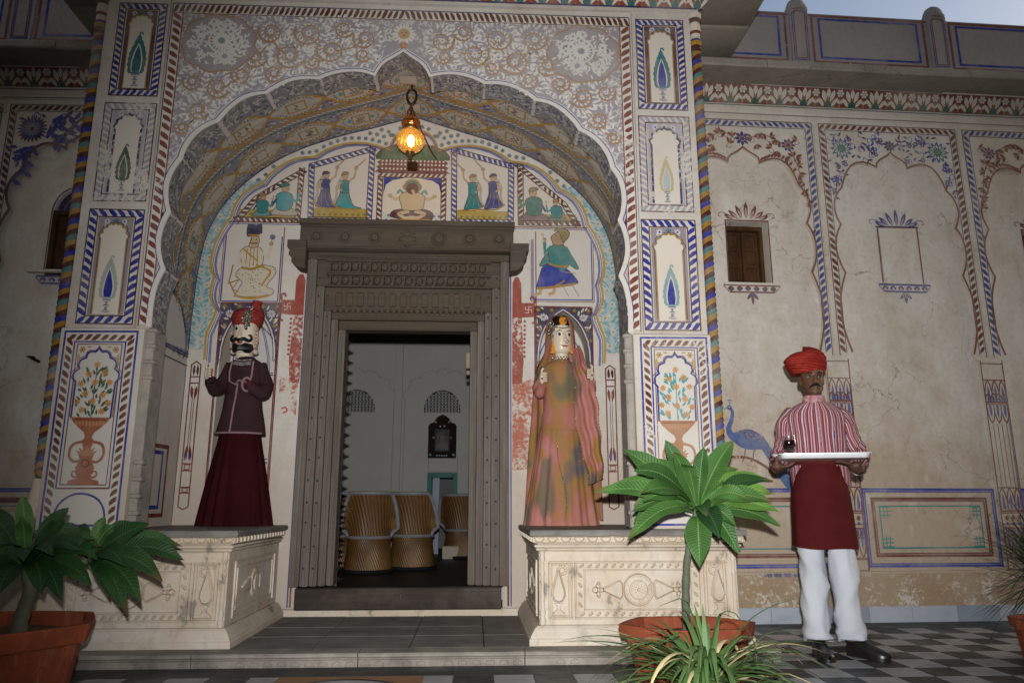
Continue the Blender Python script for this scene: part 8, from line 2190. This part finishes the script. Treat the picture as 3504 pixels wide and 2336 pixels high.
def poly_pot(label, cx, cy, r, h, sides, rot, thick=.03, flare=.78, sq=1.0):
    p = thing('plant_pot', label, 'plant pot', (cx, cy, 0)); n = sides * 8
    def ring(rad, z, rib=0):
        out = []
        for k in range(n):
            a = 2 * PI * k / n; seg = 2 * PI / sides; m = (a % seg) - seg / 2
            q = rad * math.cos(seg / 2) / math.cos(m); q = lerp(q, rad, .25) * (1 - rib * (.5 + .5 * math.cos(k * PI / 2)))
            out.append((cx + q * math.cos(a + rot), cy + q * sq * math.sin(a + rot), z))
        return out
    mb = MB(); mb.loft([ring(r * flare * .98, .0), ring(r * flare, .01, .05), ring(r * .90, h * .74, .05), ring(r * .905, h * .76, 0)], True, True, False); mb.build('pot_body', M['terracotta'], p, auto=30)
    mb = MB(); mb.loft([ring(r * .90, h * .755), ring(r * .965, h * .77), ring(r * 1.0, h * .985), ring(r * .995, h), ring(r - thick, h), ring(r - thick - .006, h * .985), ring(r - thick - .015, h * .6)], True); mb.build('pot_rim', M['terracotta'], p, auto=30)
    mb = MB(); N2 = 10; rings = []
    for k in range(N2): rings.append([(cx + (x - cx) * (1 - k / N2) * 1.0, cy + (y - cy) * (1 - k / N2), z + .012 * noise.noise((x * 8 + k, y * 8, 0))) for x, y, z in ring(r - thick - .008, h * .80)])
    mb.loft(rings, True, False, True); mb.build('soil', M['soil'], p)
    return p
rl = random.Random(11)
# -- right frangipani
pot = poly_pot('big six-sided terracotta pot in front of the right pedestal', 1.075, 3.86, .355, .272, 6, R(4), sq=.72)
fr_ = thing('frangipani', 'bright green frangipani with long flat leaves in the pot before the right pedestal', 'plant', (1.075, 3.86, .22))
C = Vector((1.150, 3.84, .835))
mb = MB(); mb.tube(smooth_poly([(1.068, 3.86, .20), (1.072, 3.86, .36), (1.085, 3.858, .55), (1.115, 3.85, .71), tuple(C)], 6), lambda t: lerp(.023, .014, t) + .002 * math.sin(t * 50), 12); mb.build('trunk', M['stem'], fr_)
# tips: dx, dz from the crown, dy (towards the viewer negative), width, brightness
LV2 = [(-.53, .07, -.05, .115, 0), (-.40, -.17, -.16, .105, 0), (-.37, .30, .02, .135, 0), (-.36, .17, -.20, .135, 0), (-.34, .06, -.24, .13, 0), (-.30, .02, -.10, .11, 0), (-.05, -.29, -.16, .155, 0), (.03, -.15, -.24, .135, -1), (.165, -.235, -.10, .13, 0),
       (.20, .34, -.02, .145, 0), (.02, .30, -.10, .10, 1), (-.15, .27, -.16, .12, 0), (-.13, .35, .08, .10, 1), (.10, .22, .12, .12, 0), (.27, .19, .14, .14, 1), (.37, .14, .02, .13, 1), (.37, .06, -.08, .13, 1), (.39, .02, .12, .12, 1), (.36, -.03, -.16, .12, 1), (.40, -.10, -.05, .125, 0),
       (.30, .02, -.22, .12, 0), (-.22, .26, .18, .12, 0), (-.42, .10, .18, .12, 0), (.16, .12, .28, .12, 0), (-.10, .10, .32, .12, 0), (-.28, -.08, .22, .11, 0), (.32, -.12, .2, .11, 0), (.05, .20, .03, .06, 1)] + [(rl.uniform(.2, .40) * math.cos(a), rl.uniform(-.14, .20), rl.uniform(.14, .34) * math.sin(a), rl.uniform(.09, .13), rl.choice((0, 0, 1, -1))) for a in [2 * PI * k / 16 for k in range(16)]]
for dx, dz, dy, w, br in LV2:
    b = C + Vector((dx, dy, dz)).normalized() * .025 + Vector((0, 0, rl.uniform(-.02, .02)))
    tip = C + Vector((dx * 1.02, dy, dz))
    rise = .05 if dz < .2 else .015
    leaf(fr_, b, tip, w * .84, M['leaf_new'] if br > 0 and rl.random() < .7 else M['leaf_bright'] if br >= 0 else M['leaf_dark'], droop=.0, fold=.20, rise=rise + rl.uniform(0, .02), twist=(R(8) if abs(dx) > .1 else 0) * rl.uniform(-1, 1))
# -- left frangipani
poly_pot('large ribbed terracotta tub in the left foreground', -2.13, 3.60, .425, .335, 6, R(-6), .04, .80)
fl_ = thing('frangipani', 'dark green two-headed frangipani with brown-tipped leaves in the left foreground tub', 'plant', (-2.05, 3.6, .26))
C1, C2 = Vector((-2.03, 3.58, .585)), Vector((-1.81, 3.68, .60))
mb = MB(); mb.tube(smooth_poly([(-2.035, 3.60, .24), (-2.03, 3.60, .36), (-2.01, 3.60, .47), tuple(C1)], 6), lambda t: lerp(.036, .024, t) + .002 * math.sin(t * 40), 12); mb.tube(smooth_poly([(-2.01, 3.60, .46), (-1.91, 3.65, .545), tuple(C2)], 5), lambda t: lerp(.022, .016, t), 10); mb.build('trunk', M['stem'], fl_)
L1 = [(-.17, .28, -.02, .12, 0), (-.40, .24, .0, .13, 0), (-.34, .08, -.12, .13, 0), (-.42, -.02, .06, .12, 0), (-.26, -.14, -.18, .12, 0), (.02, -.14, -.22, .125, 0), (-.12, -.10, -.26, .12, 0), (.17, -.12, -.20, .12, 0), (.30, -.09, -.12, .12, 0), (.02, .22, -.12, .08, 1), (-.06, .32, .02, .09, 1), (.10, .26, .06, .10, 0),
      (-.25, .20, .14, .12, 0), (.20, .05, -.22, .12, 0), (-.2, .02, .26, .12, 0), (.1, .05, .3, .12, 0), (-.36, .14, .2, .12, 0), (.14, .2, -.04, .10, 0)]
L2 = [(.34, -.10, -.14, .13, 0), (.28, -.20, -.16, .12, 0), (.25, -.24, -.20, .10, 0), (.36, -.02, .02, .12, 0), (.24, .17, -.06, .12, 0), (.10, .16, -.02, .075, 1), (.03, .20, .04, .06, 1), (.16, .12, .10, .11, 0), (-.10, .17, -.10, .13, 0), (.05, .06, -.20, .12, 0), (.22, -.02, -.20, .12, 0), (-.14, .10, .12, .12, 0), (.14, -.18, -.10, .11, 0), (.1, .02, .26, .12, 0), (.3, .04, .16, .12, 0)]
L1 += [(-.30, -.20, -.10, .11, 0), (.22, -.16, -.16, .11, 0), (.30, .02, -.10, .11, 0), (-.05, -.18, -.2, .1, 0)] + [(rl.uniform(.2, .36) * math.cos(a), rl.uniform(-.14, .12), rl.uniform(.2, .34) * math.sin(a), rl.uniform(.09, .125), 0) for a in [2 * PI * k / 12 for k in range(12)]]
for CC, LL in ((C1, L1), (C2, L2)):
    for dx, dz, dy, w, br in LL:
        b = CC + Vector((dx, dy, dz)).normalized() * .025; tip = CC + Vector((dx * 1.22, dy * 1.1, dz * .95))
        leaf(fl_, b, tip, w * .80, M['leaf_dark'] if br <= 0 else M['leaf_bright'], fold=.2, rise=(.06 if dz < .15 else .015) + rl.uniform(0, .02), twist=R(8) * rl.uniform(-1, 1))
# -- arching strap-leaved plants
def strap_mat(name, c1, c2, dry, amt):
    t = NT(name); uv = t.n.new('ShaderNodeUVMap'); sep = t.n.new('ShaderNodeSeparateXYZ'); t.L(uv.outputs[0], sep.inputs[0]); oi = t.n.new('ShaderNodeObjectInfo'); rv = oi.outputs['Random']
    col = t.mix(rv, c1, c2); st = t.math('SINE', t.math('MULTIPLY', sep.outputs[0], 40.0)); col = t.mix(t.math('MULTIPLY_ADD', st, .12, .12), col, tuple(x * 1.7 for x in c2))
    tp = t.math('MULTIPLY', t.ramp(sep.outputs[1], [(.55, 0.), (.80, 1.)]), t.ramp(rv, [(.72, 0.), (.80, amt)])); al = t.ramp(rv, [(.90, 0.), (.91, amt)])
    col = t.mix(t.math('MAXIMUM', tp, al), col, dry)
    return t.out(col, .45, t.bump(st, .2, .002), Specular_IOR_Level=.35)
M['strap'] = strap_mat('strap_leaf', (.035, .085, .022), (.10, .17, .05), (.50, .42, .22), 1.)
M['strap_dark'] = strap_mat('dark_strap_leaf', (.010, .028, .010), (.022, .045, .018), (.06, .06, .03), .5)
def strap(parent, b, az, el, ln, bend, w, mat, kink=None):
    b = Vector(b); h = Vector((math.cos(az), math.sin(az), 0)); side = Vector((-h.y, h.x, 0)); N = 12; p = b.copy(); e = el; mb = MB(); ids = []
    for i in range(N + 1):
        s = i / N; d = h * math.cos(e) + Vector((0, 0, 1)) * math.sin(e); nn = side.cross(d).normalized()
        ww = w * (.75 + .25 * min(1, s * 5)) * (1 - s ** 3) + .0012
        ids.append([mb.vert(p - side * ww / 2 + nn * ww * .18), mb.vert(p), mb.vert(p + side * ww / 2 + nn * ww * .18)])
        p = p + d * (ln / N); e -= bend / N * (1.0 if kink is None else (.25 if abs(s - kink) > .1 else 3.2))
        e = max(e, R(-88))
        if p.z < .012: p.z = .012; e = max(e, R(-3))
    for i in range(N):
        for j in range(2): mb.face((ids[i][j], ids[i][j + 1], ids[i + 1][j + 1], ids[i + 1][j]), None, [(j / 2, i / N), ((j + 1) / 2, i / N), ((j + 1) / 2, (i + 1) / N), (j / 2, (i + 1) / N)])
    return mb.build('leaf', mat, parent, auto=80)
poly_pot('small terracotta pot under the arching strap-leaved plant, right foreground', .905, 3.00, .17, .10, 8, 0)
sp_ = thing('strap_leaf_plant', 'arching strap-leaved plant with straw-coloured dry tips in the right foreground', 'plant', (.905, 3.0, .09))
rs = random.Random(5)
mb = MB(); mb.lathe([(.045, .07), (.055, .11), (.045, .17), (.03, .21), (.01, .225)], (.905, 3.0, 0), 14); mb.build('crown_stem', simple('green_crown', (.06, .10, .03), (.10, .13, .05), 20, .6, .3), sp_)
for k in range(150):
    az = rs.uniform(0, 2 * PI); inner = k < 62
    el = R(rs.uniform(30, 74)) if inner else R(rs.uniform(8, 50)); ln = rs.uniform(.34, .56); be = R(rs.uniform(70, 140)) if inner else R(rs.uniform(50, 105))
    b = (.905 + .03 * math.cos(az), 3.0 + .03 * math.sin(az), .115 + rs.uniform(0, .10))
    strap(sp_, b, az, el, ln, be, rs.uniform(.014, .025), M['strap'], rs.choice((None, None, None, None, .55)))
for az, el, ln, be, kk in ((R(190), R(86), .42, R(150), .62), (R(330), R(85), .40, R(150), .6), (R(80), R(88), .26, R(20), None), (R(100), R(84), .27, R(30), None), (R(176), R(28), .62, R(38), None), (R(170), R(36), .60, R(55), None), (R(182), R(20), .50, R(10), None), (R(5), R(52), .40, R(150), .5), (R(-12), R(40), .50, R(80), None)):
    strap(sp_, (.905, 3.0, .215), az, el, ln, be, .024, M['strap'], kk)
poly_pot('dark terracotta pot at the right edge of the picture', 3.26, 4.22, .22, .22, 8, 0)
sd = thing('spiky_plant', 'dark spiky fine-leaved plant at the right edge of the picture', 'plant', (3.24, 4.22, .2))
mb = MB(); mb.tube([(3.24, 4.22, .17), (3.24, 4.22, .36), (3.23, 4.21, .52)], [.04, .035, .02], 10); mb.build('trunk', M['stem'], sd)
for k in range(220):
    az = rs.uniform(0, 2 * PI); el = R(rs.uniform(-30, 80)); strap(sd, (3.24, 4.22, rs.uniform(.34, .54)), az, el, rs.uniform(.30, .50), R(rs.uniform(10, 50)), rs.uniform(.007, .012), M['strap_dark'])
